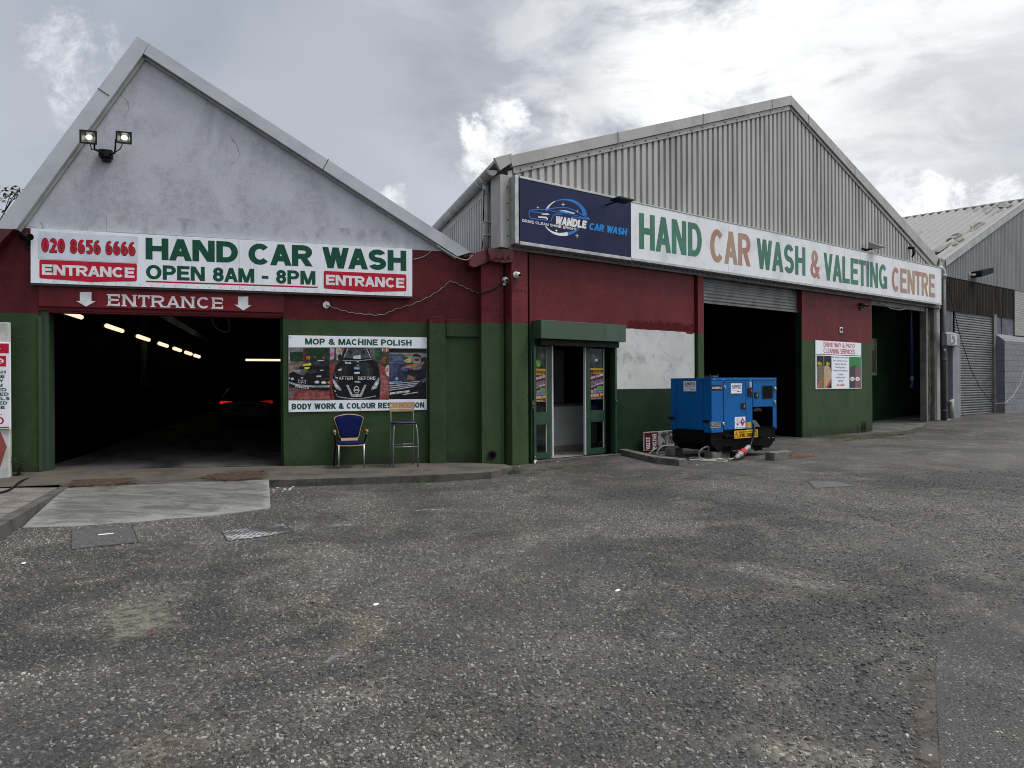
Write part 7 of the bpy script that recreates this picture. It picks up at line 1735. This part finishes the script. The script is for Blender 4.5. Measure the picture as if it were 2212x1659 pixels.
# leaning board
lf = gnd(*c6(262, 1195), -.06); rt_ = gnd(*c6(700, 1185), -.06)
q0 = FR.loc(lf); q1 = Rr(c6(700, 1100), q0[1])
t = thing('leaning_sign', 'red and white board with sideways VALET POLISH lettering leaning on the green wall', 'sign', FR, (q0[0], q0[1], -.07))
zA = Rr(c6(265, 1190), -.12)[1]; zB = Rr(c6(270, 950), -.06)[1]; xa = Rr(c6(262, 1100), -.1)[0]; xb = Rr(c6(640, 1100), -.1)[0]
M['board_red'] = ink((.10, .012, .02))
mb = MB(); mb.box(xa, xb, -.115, -.09, zA, zB); mb.build('board', mat('board_edge_white', (.45, .45, .44), (.3, .3, .3), 5, .6), t)
xm = Rr(c6(435, 1100), -.1)[0]
mb = MB(); mb.box(xa + .02, xm, -.1165, -.1152, zA + .01, zB - .02); mb.build('red_panel', M['board_red'], t)
mb = MB(); mb.box(xm + .003, xb - .01, -.1165, -.1152, zA + .01, zB - .02); mb.build('picture', mat('board_print', (.30, .30, .29), (.03, .03, .03), 5, .6, lo=.45, hi=.55), t)
def side_text(st, xl, xr, z0, z1):            # letters turned a quarter
    b = MB(); text(b, st, 0, z1 - z0, 0, xr - xl, -.118, .2, .12, serif=True); b.v = [(xr - v[2], v[1], z0 + v[0]) for v in b.v]; b.build('lettering', M['sign_old'], t)
w_ = xm - xa
side_text('VALET', xa + w_ * .16, xa + w_ * .44, zA + .03, zB - .12); side_text('POLISH', xa + w_ * .62, xa + w_ * .90, zA + .02, zB - .06)

# ================================================================== chair and stool
zp = lambda u: -.012 - .012 * (u - 4)
CF = Frame(*gnd(759.5, 1016, -.035).xy, 18.5)
cz0 = -.035
t = thing('office_chair', 'blue upholstered armchair with wooden arms on the pavement by the poster', 'chair', CF, (0, 0, cz0))
sx = .225
def P3(x, y, z): return (x, y, cz0 + z)
for s in (-1, 1):
    mb = MB(); mb.tube([P3(s * sx, 0, 0), P3(s * (sx - .005), .01, .46)], .013, 10); lg_ = mb.build('leg', M['steel'], t); lg_['label'] = 'shiny chrome front leg'
    mb = MB(); mb.tube([P3(s * (sx + .06), .52, 0), P3(s * (sx + .03), .34, .44), P3(s * (sx + .055), .18, .60), P3(s * (sx + .055), .12, .655)], .014, 10); mb.build('leg', M['black_plas'], t)
    mb = MB(); mb.tube([P3(s * (sx + .055), .05, .67), P3(s * (sx + .06), .1, .70), P3(s * (sx + .055), .26, .70), P3(s * (sx + .045), .36, .68)], [.018, .026, .026, .02], 10)
    mb.v = [(s * (sx + .055) + (v[0] - s * (sx + .055)) * 1.2, v[1], v[2]) for v in mb.v]; mb.build('armrest', mat('arm_wood', (.25, .10, .035), (.18, .065, .02), 8, .4) if 'arm_wood' not in MATS else MATS['arm_wood'], t)
    mb = MB(); mb.tube([P3(s * (sx + .052), .055, .64), P3(s * (sx + .052), .055, .66)], .014, 8); mb.build('arm_cap', M['steel'], t)
    mb = MB(); mb.tube([P3(s * sx, .015, .445), P3(s * (sx + .03), .34, .445)], .011, 8); mb.build('seat_rail', M['black_plas'], t)
def outline(pts, n=6): return gspl([(a, 0, b) for a, b in pts] , n)
def cushion(b, pts, yf, th, curve):
    """bulging pad from an outline of (x, z); yf gives y at (x, z)"""
    cx = sum(p[0] for p in pts) / len(pts); cz = sum(p[1] for p in pts) / len(pts); n = len(pts); rings = []
    for f, o in ((1, 0), (.985, -th * .6), (.9, -th), (.6, -th * 1.25), (.25, -th * 1.35)):
        rings.append([(cx + (p[0] - cx) * f, yf(cx + (p[0] - cx) * f, cz + (p[1] - cz) * f) + o, cz + (p[1] - cz) * f) for p in pts])
    vs = [v for g in rings for v in g]; fs = []
    for r in range(len(rings) - 1):
        for k in range(n): fs.append((r * n + k, r * n + (k + 1) % n, (r + 1) * n + (k + 1) % n, (r + 1) * n + k))
    fs.append(tuple((len(rings) - 1) * n + k for k in range(n)))
    b.mesh(vs, fs, True); b.face([rings[0][k] for k in range(n)][::-1])
def yb_back(x, z): return .40 + (z - cz0 - .45) * .20 - .35 * x * x
bo_ = [(-.155, .56), (-.20, .72), (-.245, .86), (-.250, .92), (-.19, .955), (0, .985), (.19, .955), (.250, .92), (.245, .86), (.20, .72), (.155, .56), (0, .545)]
def ringpts(pts, k=4):
    P = pts + pts[:3]; out = []
    for i in range(1, len(pts) + 1):
        a, b, c, d = P[i - 1], P[i], P[(i + 1) % len(P)], P[(i + 2) % len(P)] if i + 2 < len(P) else P[2]
        for q_ in range(k):
            f = q_ / k; out.append(tuple(.5 * ((2 * b[j]) + (-a[j] + c[j]) * f + (2 * a[j] - 5 * b[j] + 4 * c[j] - d[j]) * f * f + (-a[j] + 3 * b[j] - 3 * c[j] + d[j]) * f ** 3) for j in range(2)))
    return out
bp = [(a, cz0 + b) for a, b in ringpts(bo_)]
cxm, czm = 0, cz0 + .77
mb = MB(); sh = [(cxm + (a - cxm) * 1.055, czm + (b - czm) * 1.05) for a, b in bp]
n = len(sh)
mb.mesh([(a, yb_back(a, b), b) for a, b in sh] + [(a, yb_back(a, b) + .02, b) for a, b in sh], [tuple(range(n))[::-1], tuple(range(n, 2 * n))] + [(i, (i + 1) % n, n + (i + 1) % n, n + i) for i in range(n)])
xs_ = [-.15 + .3 * i / 6 for i in range(7)]
for i in range(6): mb.mesh([(xs_[i], yb_back(xs_[i], cz0 + .58) - .003, cz0 + .60), (xs_[i + 1], yb_back(xs_[i + 1], cz0 + .58) - .003, cz0 + .60), (xs_[i + 1], .36, cz0 + .455), (xs_[i], .36, cz0 + .455)], [(3, 2, 1, 0)])
mb.build('back_shell', M['wood'], t)
mb = MB(); cushion(mb, [(a, b) for a, b in bp], lambda x, z: yb_back(x, z) - .001, .022, 0); mb.build('backrest', M['blue_fab'], t)
so_ = [(-.20, .36), (-.235, .2), (-.245, .06), (-.20, .0), (0, -.025), (.20, .0), (.245, .06), (.235, .2), (.20, .36), (0, .38)]
sp = ringpts(so_)
mb = MB(); cushion(mb, sp, lambda x, z: 0, .030, 0); mb.v = [(v[0], v[2], cz0 + .475 - v[1] - .18 * max(0, .06 - v[2]) * 1.2) for v in mb.v]; mb.build('seat', M['blue_fab'], t)
mb = MB(); n = len(sp); e = [(a * 1.03, (b - .17) * 1.03 + .17) for a, b in sp]
def zsh(b): return cz0 + .472 - .2 * max(0, .06 - b)
mb.mesh([(a, b, zsh(b)) for a, b in e] + [(a, b, zsh(b) - .018) for a, b in e], [tuple(range(n)), tuple(range(2 * n - 1, n - 1, -1))] + [(i, (i + 1) % n, n + (i + 1) % n, n + i) for i in range(n)]); mb.build('seat_shell', M['wood'], t)
# bar stool
SF = Frame(*gnd(876.5, 1011, -.025).xy, 18.5); sz0 = -.025
t = thing('bar_stool', 'tall grey tube bar stool with slatted wooden back and dark blue seat', 'stool', SF, (0, 0, sz0))
def Q3(x, y, z): return (x, y, sz0 + z)
hx = .225
for s in (-1, 1):
    mb = MB(); mb.tube([Q3(s * hx, 0, 0), Q3(s * (hx + .002), .0, .45), Q3(s * (hx - .012), .01, .70), Q3(s * (hx - .03), .03, .795)], .014, 10); mb.build('leg', M['steel_grey'], t)
    mb = MB(); mb.tube([Q3(s * (hx - .01), .47, 0), Q3(s * (hx - .01), .40, .5), Q3(s * (hx - .015), .36, .80), Q3(s * (hx - .012), .385, 1.0), Q3(s * (hx - .008), .42, 1.20)], .014, 10); mb.build('leg', M['steel_grey'], t)
mb = MB(); mb.tube([Q3(-hx, 0, .385), Q3(hx, 0, .385)], .011, 8); mb.tube([Q3(-hx + .01, .41, .40), Q3(hx - .01, .41, .40)], .011, 8); mb.tube([Q3(0, 0, .385), Q3(0, .41, .40)], .011, 8); mb.build('footrest', M['steel_grey'], t)
mb = MB(); mb.tube([Q3(-hx + .03, .03, .795), Q3(hx - .03, .03, .795)], .011, 8); mb.tube([Q3(-hx + .03, .03, .795), Q3(-hx + .02, .36, .80)], .011, 8); mb.tube([Q3(hx - .03, .03, .795), Q3(hx - .02, .36, .80)], .011, 8); mb.build('seat_rail', M['steel_grey'], t)
mb = MB(); s2 = ringpts([(-.19, .36), (-.225, .2), (-.225, .05), (-.16, -.01), (0, -.02), (.16, -.01), (.225, .05), (.225, .2), (.19, .36), (0, .37)])
cushion(mb, s2, lambda x, z: 0, .032, 0); mb.v = [(v[0] * 1.03, v[2], sz0 + .81 - v[1]) for v in mb.v]; mb.build('seat', M['vinyl'], t)
for k, z in enumerate((1.045, 1.105, 1.165)):
    mb = MB()
    for i in range(6):
        xa, xb = -.23 + .46 * i / 6, -.23 + .46 * (i + 1) / 6
        ya, yb = .385 + .4 * (z - 1) * .5 + .25 * (xa * xa) * -1 + .012, .385 + .4 * (z - 1) * .5 - .25 * (xb * xb) + .012
        mb.mesh([(xa, ya - .02, sz0 + z - .024), (xb, yb - .02, sz0 + z - .024), (xb, yb - .02, sz0 + z + .026), (xa, ya - .02, sz0 + z + .026), (xa, ya, sz0 + z - .024), (xb, yb, sz0 + z - .024), (xb, yb, sz0 + z + .026), (xa, ya, sz0 + z + .026)], [(0, 1, 2, 3), (4, 7, 6, 5), (0, 4, 5, 1), (3, 2, 6, 7)] + ([(0, 3, 7, 4)] if i == 0 else []) + ([(1, 5, 6, 2)] if i == 5 else []))
    mb.build('back_slat', M['wood'], t)

# ================================================================== cables and small things on the white shed
def wallwire(name, pts, off, r, m, label, twist=False, cat='cable'):
    P = [(L(p, off)[0], off, L(p, off)[1]) for p in pts]; P = gspl(P, 8); b = MB(); b.tube(P, r, 6)
    return solo(b, name, m, FL, P[0], label, cat)
pts = [c2(*p) for p in ((520, 778), (600, 805), (720, 838), (840, 854), (1000, 862), (1120, 815), (1280, 765), (1420, 700), (1540, 620), (1600, 570), (1700, 610), (1800, 655), (1860, 675))]
wallwire('wall_cable', pts, -.03, .0085, M['black_plas'], 'black and white twisted cable swagged across the red wall to the corner cameras')
P = gspl([(L(p, -.045)[0], -.045, L(p, -.045)[1]) for p in pts], 8)
mb = MB()
tw = [(q[0], q[1] + .012 * math.sin(i * 1.4), q[2] + .010 * math.cos(i * 1.4)) for i, q in enumerate(P)]; mb.tube(tw, .0055, 6)
solo(mb, 'wall_cable', M['cable_w'], FL, tw[0], 'pale strand wound round the black cable swagged across the red wall', 'cable')
pts = [c2(*p) for p in ((1860, 675), (1920, 660), (2010, 620), (2075, 560), (2130, 520))]
P = [(L(p, -.26)[0], -.26, L(p, -.26)[1]) for p in pts]; mb = MB(); mb.tube(gspl(P, 6), .014, 6); solo(mb, 'camera_cable', M['black_plas'], FL, P[0], 'short dark cable looping up to the two corner dome cameras', 'cable')
u, z = L(c2(520, 776)); mb = MB(); mb.tube([(u, -.002, z), (u, -.018, z)], .065, 14); solo(mb, 'cable_grommet', M['sign_old'], FL, (u, 0, z), 'pale filler patch where the swagged cable leaves the red wall', 'grommet')
wallwire('roof_wire', [c2(*p) for p in ((1280, 378), (1350, 362), (1400, 335), (1440, 300))], -.02, .009, M['cable_w'], 'thin pale wire beside the right end of the big white sign')
wallwire('roof_wire', [c2(*p) for p in ((1480, 255), (1560, 310), (1650, 360), (1740, 385), (1790, 345))], -.36, .010, M['cable_w'], 'thin pale wire draped from the gable board to the red gutter')
u, z = L(b5(1885, 183), -.25); mb = MB(); mb.tube([(u, -.255, z), (u, -.29, z)], .085, 16); 
t = thing('drain_pipe_end', 'round black drain pipe mouth near the foot of the corner pier', 'pipe', FL, (u, -.25, z)); mb.build('rim', M['black_plas'], t)
mb = MB(); mb.tube([(u, -.2905, z), (u, -.292, z)], .06, 16); mb.build('mouth', M['black'], t)
P = [gnd(*a1(x, y), zz) for x, y, zz in ((-60, 1280, .03), (0, 1272, .03), (80, 1245, .03), (150, 1190, .035), (240, 1160, .04), (350, 1132, .05), (440, 1108, .07), (452, 1102, .07), (420, 1097, .07), (365, 1100, .07))]
mb = MB(); mb.tube(gspl([tuple(p) for p in P], 6), .014, 6); solo(mb, 'hose', M['black_plas'], W0, tuple(P[1]), 'thin black hose trailing out of the hall entrance across the slabs', 'hose')

# price board post at the left edge
wu, wz = FL.px(21, 1034, -.3); wp = FL.w(wu, -.3, wz); WF = Frame(wp.x, wp.y, 18.5)
def Wp(p, off=0): return WF.px(p[0], p[1], off)
zt_ = Wp((21, 696))[1]
t = thing('gate_pier', 'rough white painted pier with red arrow at the far left edge', 'wall', WF, (0, 0, -.05))
mb = MB(); mb.box(-1.35, 0, 0, .10, -.3, zt_); mb.build('pier', mat('rough_white_render', (.50, .50, .48), (.30, .30, .28), 2.2, .9, .5, 30), t, bevel=.02)
mb = MB(); zc_ = Wp(a1(50, 938))[1]; zu = Wp(a1(0, 820))[1]; zd = Wp(a1(0, 1090))[1]; xr_ = Wp(a1(50, 938))[0]; x0_ = Wp(a1(0, 900))[0]
mb.flat([(xr_, zc_), (x0_, zu), (x0_ - .35, zu + (zu - zc_) * 1.5), (x0_ - .75, zu + (zu - zc_) * 1.5), (x0_ - .40, zc_), (x0_ - .75, zd + (zd - zc_) * 1.5), (x0_ - .35, zd + (zd - zc_) * 1.5), (x0_, zd)], -.003)
mb.build('arrow', mat('faded_red_arrow', (.26, .055, .045), (.2, .05, .04), 4, .7), t)
q1 = Wp(c1(78, 958), -.03); q0 = Wp(c1(78, 1615), -.03)
t = thing('price_board', 'white price board with red header on the white pier at the far left edge', 'board', WF, (q0[0], -.03, q0[1]))
x1_ = q1[0] + .0; bw = 1.15
mb = MB(); mb.box(x1_ - bw, x1_, -.03, -.002, q0[1], q1[1]); mb.build('board', M['sign_white'], t, bevel=.01)
zh = Wp(c1(70, 1040), -.03)[1]; mb = MB(); mb.box(x1_ - bw + .02, x1_ - .02, -.0325, -.0305, zh, q1[1] - .02); mb.box(x1_ - bw + .02, x1_ - .02, -.0325, -.0305, q0[1] + .02, q0[1] + .04); mb.build('header', M['red_ink'], t)
def pz(y): return Wp(c1(40, y), -.03)[1]
mb = MB(); text(mb, 'SERVICES', x1_ - bw + .1, Wp(c1(5, 1000), -.03)[0], pz(1018), pz(978), -.034, .22, .1); mb.build('lettering', M['white_ink'], t)
mb = MB(); xb = Wp(c1(46, 1090), -.03)[0]; mb.box(xb - .55, xb, -.0325, -.0305, pz(1140), pz(1060)); bd = mb.build('valet_badge', M['red_ink'], t); mb = MB(); mb.prism([(xb - .3 + .27 * math.copysign(abs(math.cos(R(a * 15))) ** .6, math.cos(R(a * 15))), (pz(1140) + pz(1060)) / 2 + .065 * math.sin(R(a * 15))) for a in range(24)], -.0335, -.0326); mb.build('badge_ground', M['sign_white'], bd)
mb = MB(); small_text(mb, 'Valet', xb - .34, xb - .05, pz(1115), pz(1082), -.035, .02); mb.build('lettering', M['red_ink'], bd)
mb = MB()
for k, (st, xe) in enumerate((('CAR WASH', 44), ('RINSE', 36), ('HAND DRY', 27), ('VACUUM', 20), ('SILLS DRIED', 50), ('WASHED & DRIED', 66), ('DASH & DOOR PANELS', 75), ('TYRES TREATED', 56), ('TYRE SHINE', 38))):
    mb = MB(); y = 1194 + k * 33.5; xe_ = Wp(c1(xe, y), -.03)[0]; ln = len(st) * .060; text(mb, st, xe_ - ln, xe_, pz(y), pz(y - 24), -.0318, .27, .10); mb.build('lettering', M['green_ink'], t)
mb = MB(); xe_ = Wp(c1(30, 1550), -.03)[0]; text(mb, '8.50', xe_ - .42, xe_, pz(1578), pz(1522), -.0318, .2, .1); mb.build('lettering', M['red_ink'], t); mb = MB(); xe_ = Wp(c1(14, 1505), -.03)[0]; small_text(mb, 'from', xe_ - .14, xe_, pz(1508), pz(1498), -.0318, .02); mb.build('lettering', M['red_ink'], t)

# manhole covers
M['cover'] = mat('cover_tarmac_fill', (.075, .074, .072), (.048, .047, .046), 14, .85, .5, 130)
def cover(name, pix, m, label, lift=.007):
    P = [gpt(p, lift) for p in pix]; c = sum(P, Vector()) / 4
    t = thing(name, label, 'manhole', W0, (c.x, c.y, c.z))
    b = MB(); b.face([tuple(p) for p in P][::-1]); b.build('lid', m, t)
    b = MB()
    for i in range(4):
        a, d = P[i], P[(i + 1) % 4]; ia, id_ = a.lerp(c, -.05), d.lerp(c, -.05); b.face([tuple(ia - Vector((0, 0, .002))), tuple(id_ - Vector((0, 0, .002))), tuple(d), tuple(a)])
    b.build('frame', M['line'], t); return t, P
t, P = cover('manhole_cover', [(156, 1146), (283, 1135), (297, 1172), (156, 1187)], M['cover'], 'square manhole cover filled with fine tarmac and a white dash in front of the ramp')
b = MB(); a = [gpt(p, .011) for p in ((212, 1156), (245, 1153), (245, 1155), (212, 1158.5))]; b.face([tuple(p) for p in a][::-1]); b.build('white_dash', M['white_ink'], t)
def tread():
    m, t, b = newmat('white_stained_tread_plate'); tc = nn(t, 'ShaderNodeTexCoord').outputs['Object']
    v = nn(t, 'ShaderNodeTexVoronoi', {'Vector': tc, 'Scale': 18, 'Randomness': .35}, voronoi_dimensions='2D')
    sp_ = sstep(t, v.outputs['Distance'], .32, .42); pa_ = sstep(t, noise(t, tc, 1.6, 5, .6), .42, .6)
    c = mixc(t, math_n(t, 'MULTIPLY', pa_, sp_), (.045, .04, .04), (.40, .40, .42))
    t.links.new(c, b.inputs['Base Color']); b.inputs['Roughness'].default_value = .5; b.inputs['Metallic'].default_value = .0
    t.links.new(nn(t, 'ShaderNodeBump', {'Height': v.outputs['Distance'], 'Strength': .6, 'Distance': -.01}).outputs[0], b.inputs['Normal']); return m
t, P = cover('manhole_cover', [(480, 1149), (612, 1132), (634, 1150), (494, 1170)], tread(), 'steel tread plate manhole cover stained with white paint')
cover('manhole_cover', [(1746, 1040), (1806, 1041), (1846, 1050), (1761, 1055)], mat('worn_tread', (.10, .10, .10), (.065, .065, .065), 9, .45, .6, 60), 'flat grey manhole cover in the tarmac in front of the generator')

# ================================================================== litter
rnd = random.Random(11)
for k in range(22):
    x, y = rnd.uniform(588, 645), rnd.uniform(1051, 1064)
    if k > 15: x, y = rnd.uniform(650, 860), rnd.uniform(1044, 1052)
    p = gpt((x, y + (0 if k <= 15 else -.006 * (x - 650))), .006); F = Frame(p.x, p.y, rnd.uniform(0, 180)); b = MB(); b.tube([(-.020, 0, p.z), (.020, 0, p.z)], .0055, 6)
    solo(b, 'cigarette_butt', M['sign_old'], F, (0, 0, p.z), 'one of the white cigarette butts scattered along the kerb beside the ramp', 'litter', 'cigarette butts by the kerb')
def scrap(x, y, r, label, m=None):
    p = gpt((x, y), .004); F = Frame(p.x, p.y, rnd.uniform(0, 180)); b = MB(); n = 7
    vs = [(r * rnd.uniform(.6, 1) * math.cos(2 * math.pi * i / n), r * .7 * rnd.uniform(.6, 1) * math.sin(2 * math.pi * i / n), p.z + rnd.uniform(0, .012)) for i in range(n)] + [(0, 0, p.z + .016)]
    b.mesh(vs, [(i, (i + 1) % n, n) for i in range(n)]); solo(b, 'paper_scrap', m or M['white_plas'], F, (0, 0, p.z), label, 'litter')
scrap(812, 1308, .035, 'white paper scrap alone in the middle of the tarmac'); scrap(52, 1219, .035, 'white paper scrap near the left edge below the ramp'); scrap(1334, 1278, .03, 'small pale scrap right of the centre of the tarmac')
scrap(330, 1372, .012, 'tiny red scrap of plastic on the near left tarmac', M['red_ink'])
scrap(1507, 1006, .04, 'crumpled white scrap beside the end kerb stone'); scrap(2050, 903, .06, 'crumpled white wrapper at the foot of the downpipe'); scrap(1205, 998, .03, 'white scrap under the shop door sill')

# ================================================================== plants
def grass_tuft(label, c, n, h, spread, m=None):
    b = MB()
    for i in range(n):
        a = rnd.uniform(0, 6.28); r = spread * math.sqrt(rnd.random()); x, y = r * math.cos(a), r * math.sin(a) * .35; hh = h * rnd.uniform(.4, 1); lx, ly = rnd.uniform(-.5, .5) * hh, rnd.uniform(-.4, .3) * hh; w = rnd.uniform(.003, .006)
        b.face([(x - w, y, c.z), (x + w, y, c.z), (x + lx * .4 + w * .7, y + ly * .4, c.z + hh * .6), (x + lx * .4 - w * .7, y + ly * .4, c.z + hh * .6)]); b.face([(x + lx * .4 - w * .7, y + ly * .4, c.z + hh * .6), (x + lx * .4 + w * .7, y + ly * .4, c.z + hh * .6), (x + lx, y + ly, c.z + hh)])
    return solo(b, 'grass_tuft', m or M['weed'], Frame(c.x, c.y, 18), (0, 0, c.z), label, 'plant')
grass_tuft('bright green grass tuft growing at the kerb foot below the stool', gpt((928, 1041)), 130, .09, .28)
grass_tuft('small yellow green tuft at the kerb foot near its right end', gpt((1000, 1037)), 70, .07, .13)
grass_tuft('dry leafy tuft at the rounded end of the kerb', gpt((1108, 1024)), 110, .10, .16)
grass_tuft('low grass along the foot of the green pier', gpt((1790, 944)), 160, .10, .8)
grass_tuft('grass growing at the base of the painted block pier', gpt((2190, 889)), 200, .28, .7)
b = MB(); p = gpt(b5(2100, 294)); b.ball((0, 0, p.z + .045), .022, (1, 1, .4), 8, 5); b.tube([(0, 0, p.z), (0, 0, p.z + .045)], .003, 5); solo(b, 'dandelion', M['yellow'], Frame(p.x, p.y, 0), (0, 0, p.z), 'single yellow dandelion flower at the end of the kerb', 'flower')
def weed(label, c, h, nst, lm, sm_):
    t = thing('weed', label, 'plant', Frame(c.x, c.y, 36), (0, 0, c.z)); bs = MB(); bl_ = MB()
    for i in range(nst):
        lean = rnd.uniform(-.35, .35), rnd.uniform(-.2, .1); hh = h * rnd.uniform(.55, 1); P = [(lean[0] * hh * f * f, lean[1] * hh * f, c.z + hh * f) for f in (0, .35, .7, 1)]
        bs.tube(P, [.008, .006, .004, .002], 5)
        for k in range(16):
            f = rnd.uniform(.12, 1); x, y, z = lean[0] * hh * f * f, lean[1] * hh * f, c.z + hh * f; a = rnd.uniform(0, 6.28); l = h * .2 * rnd.uniform(.5, 1) * (1.15 - f * .6); dx, dy = math.cos(a) * l, math.sin(a) * l; w = l * .22; dz = rnd.uniform(-.2, .5) * l
            bl_.face([(x, y, z), (x + dx * .5 - dy / l * w, y + dy * .5 + dx / l * w, z + dz * .6), (x + dx, y + dy, z + dz), (x + dx * .5 + dy / l * w, y + dy * .5 - dx / l * w, z + dz * .6)])
    bs.build('stem', sm_, t); bl_.build('leaves', lm, t)
weed('reddish dry weed against the right edge of the green pier', gpt((1868, 934)), .62, 5, M['weed_red'], M['weed_red'])
weed('green weed left of the reddish one at the foot of the green pier', gpt((1852, 937)), .50, 4, M['weed'], M['weed'])
weed('bramble sprig growing between the white pier and the green wall', FL.w(L((40, 1022), -.16)[0], -.16, .02), .5, 5, mat('bramble_leaf', (.02, .03, .014), (.03, .04, .02), 5), M['bark'])
# tree beyond the left roof edge
tp = Vector((-18.1, 22.5, -.1)); TF = Frame(tp.x, tp.y, 0)
t = thing('garden_tree', 'sparse dark leaved tree showing above the left roof edge', 'tree', TF, (0, 0, -.1))
b = MB(); tips = []
def limb(p, d, l, r, k):
    q = p + d * l; b.tube([tuple(p), tuple(p.lerp(q, .5) + Vector((rnd.uniform(-.05, .05), 0, .05)) * l * .3), tuple(q)], [r, r * .8, r * .6], 6)
    if k == 0: tips.append(q); return
    for i in range(3 if k > 1 else 4):
        v = (d + Vector((rnd.uniform(-.8, .8), rnd.uniform(-.8, .8), rnd.uniform(-.2, .7)))).normalized(); limb(q, v, l * rnd.uniform(.55, .8), r * .55, k - 1)
limb(Vector((0, 0, -.1)), Vector((.02, 0, 1)), 3.0, .16, 4)
b.build('trunk', M['bark'], t)
b = MB()
for q in tips:
    for i in range(12):
        c = q + Vector((rnd.gauss(0, .16), rnd.gauss(0, .16), rnd.gauss(0, .16))); a = Vector((rnd.gauss(0, 1), rnd.gauss(0, 1), rnd.gauss(0, 1))).normalized(); o = a.orthogonal().normalized(); c2_ = a.cross(o); l = rnd.uniform(.05, .10)
        b.face([tuple(c - o * l), tuple(c + c2_ * l * .5), tuple(c + o * l), tuple(c - c2_ * l * .5)])
b.build('crown', M['leaf'], t)
TREE_TIPS = tips

# ================================================================== car in the hall
cp = gnd(533, 921, .05); cu, cy_, _ = FL.loc(cp)
car = thing('parked_car', 'dark estate car seen from behind deep in the unlit hall with red tail lights', 'car', FL, (cu, cy_, .05))
M['car'] = mat('dark_car_paint', (.0025, .0025, .003), (.002, .002, .002), 3, .25, spec=.12)
def sec(y, hw, zb_, zsh_, zr_, rw):          # half section at y: sill, waist, roof
    pts = [(-hw * .94, zb_), (-hw, zb_ + .25), (-hw, zsh_ - .1), (-hw * .97, zsh_), (-rw, zr_ - .08), (-rw * .85, zr_), (rw * .85, zr_), (rw, zr_ - .08), (hw * .97, zsh_), (hw, zsh_ - .1), (hw, zb_ + .25), (hw * .94, zb_)]
    return [(cu + a, cy_ + y, .05 + z) for a, z in pts]
secs = [sec(.0, .82, .34, .86, .90, .70), sec(.06, .89, .26, .98, 1.04, .74), sec(.22, .91, .24, 1.0, 1.30, .66), sec(.45, .92, .22, 1.0, 1.46, .60), sec(1.0, .92, .2, 1.0, 1.49, .60), sec(2.2, .92, .2, .98, 1.46, .58), sec(2.9, .91, .2, .97, 1.2, .62), sec(3.3, .90, .22, .95, .99, .74), sec(4.1, .88, .25, .86, .90, .72), sec(4.4, .78, .3, .70, .76, .6)]
mb = MB(); n = 12; vs = [v for g in secs for v in g]; fs = []
for i in range(len(secs) - 1):
    for k in range(n): fs.append((i * n + k, i * n + (k + 1) % n, (i + 1) * n + (k + 1) % n, (i + 1) * n + k))
mb.mesh(vs, fs, True); mb.face(secs[0][::-1]); mb.face(secs[-1]); mb.build('body', M['car'], car)
mb = MB(); mb.face([(cu - .62, cy_ + .055, .05 + 1.06), (cu + .62, cy_ + .055, .05 + 1.06), (cu + .52, cy_ + .36, .05 + 1.42), (cu - .52, cy_ + .36, .05 + 1.42)]); mb.v = [(v[0], v[1] - .03, v[2] + .012) for v in mb.v]; mb.build('rear_window', M['black_plas'], car)
M['tail'] = emat('tail_light', (.9, .012, .02), .48); M['tail_dim'] = emat('tail_light_dim', (.6, .01, .02), .26)
for s, m_ in ((-1, M['tail']), (1, M['tail_dim'])):
    mb = MB(); z0 = .05 + .80
    P = [(s * .88, z0 + .03), (s * .86, z0 + .11), (s * .60, z0 + .10), (s * .44, z0 + .075), (s * .60, z0 + .06), (s * .76, z0 + .03), (s * .84, z0 - .01)]
    mb.prism([(cu + a, z) for a, z in P], cy_ - .06, cy_ - .01); mb.build('tail_light', m_, car)
mb = MB(); mb.box(cu - .86, cu + .86, cy_ - .06, cy_ + .05, .05 + .34, .05 + .60); mb.build('bumper', M['car'], car, bevel=.03)
mb = MB(); mb.box(cu - .26, cu + .26, cy_ - .03, cy_ - .005, .05 + .70, .05 + .81); mb.build('number_plate', mat('dim_plate', (.05, .04, .01), None, 5, spec=.1), car)
mb = MB(); mb.box(cu - .55, cu + .55, cy_ + .30, cy_ + .52, .05 + 1.47, .05 + 1.50); mb.build('spoiler', M['car'], car, bevel=.01)
for s in (-1, 1):
    for y in (.75, 3.5):
        mb = MB(); mb.tube([(cu + s * .72, cy_ + y, .05 + .32), (cu + s * .93, cy_ + y, .05 + .32)], .32, 20); wl_o = mb.build('wheel', M['black'], car)
    mb = MB(); mb.box(cu + min(s * .92, s * 1.05), cu + max(s * .92, s * 1.05), cy_ + 2.5, cy_ + 2.62, .05 + .95, .05 + 1.08); mb.build('wing_mirror', M['car'], car, bevel=.02)
    mb = MB(); mb.tube([(cu + s * .56, cy_ + .6, .05 + 1.53), (cu + s * .55, cy_ + 2.0, .05 + 1.51)], .014, 6); mb.build('roof_rail', M['steel_grey'], car)
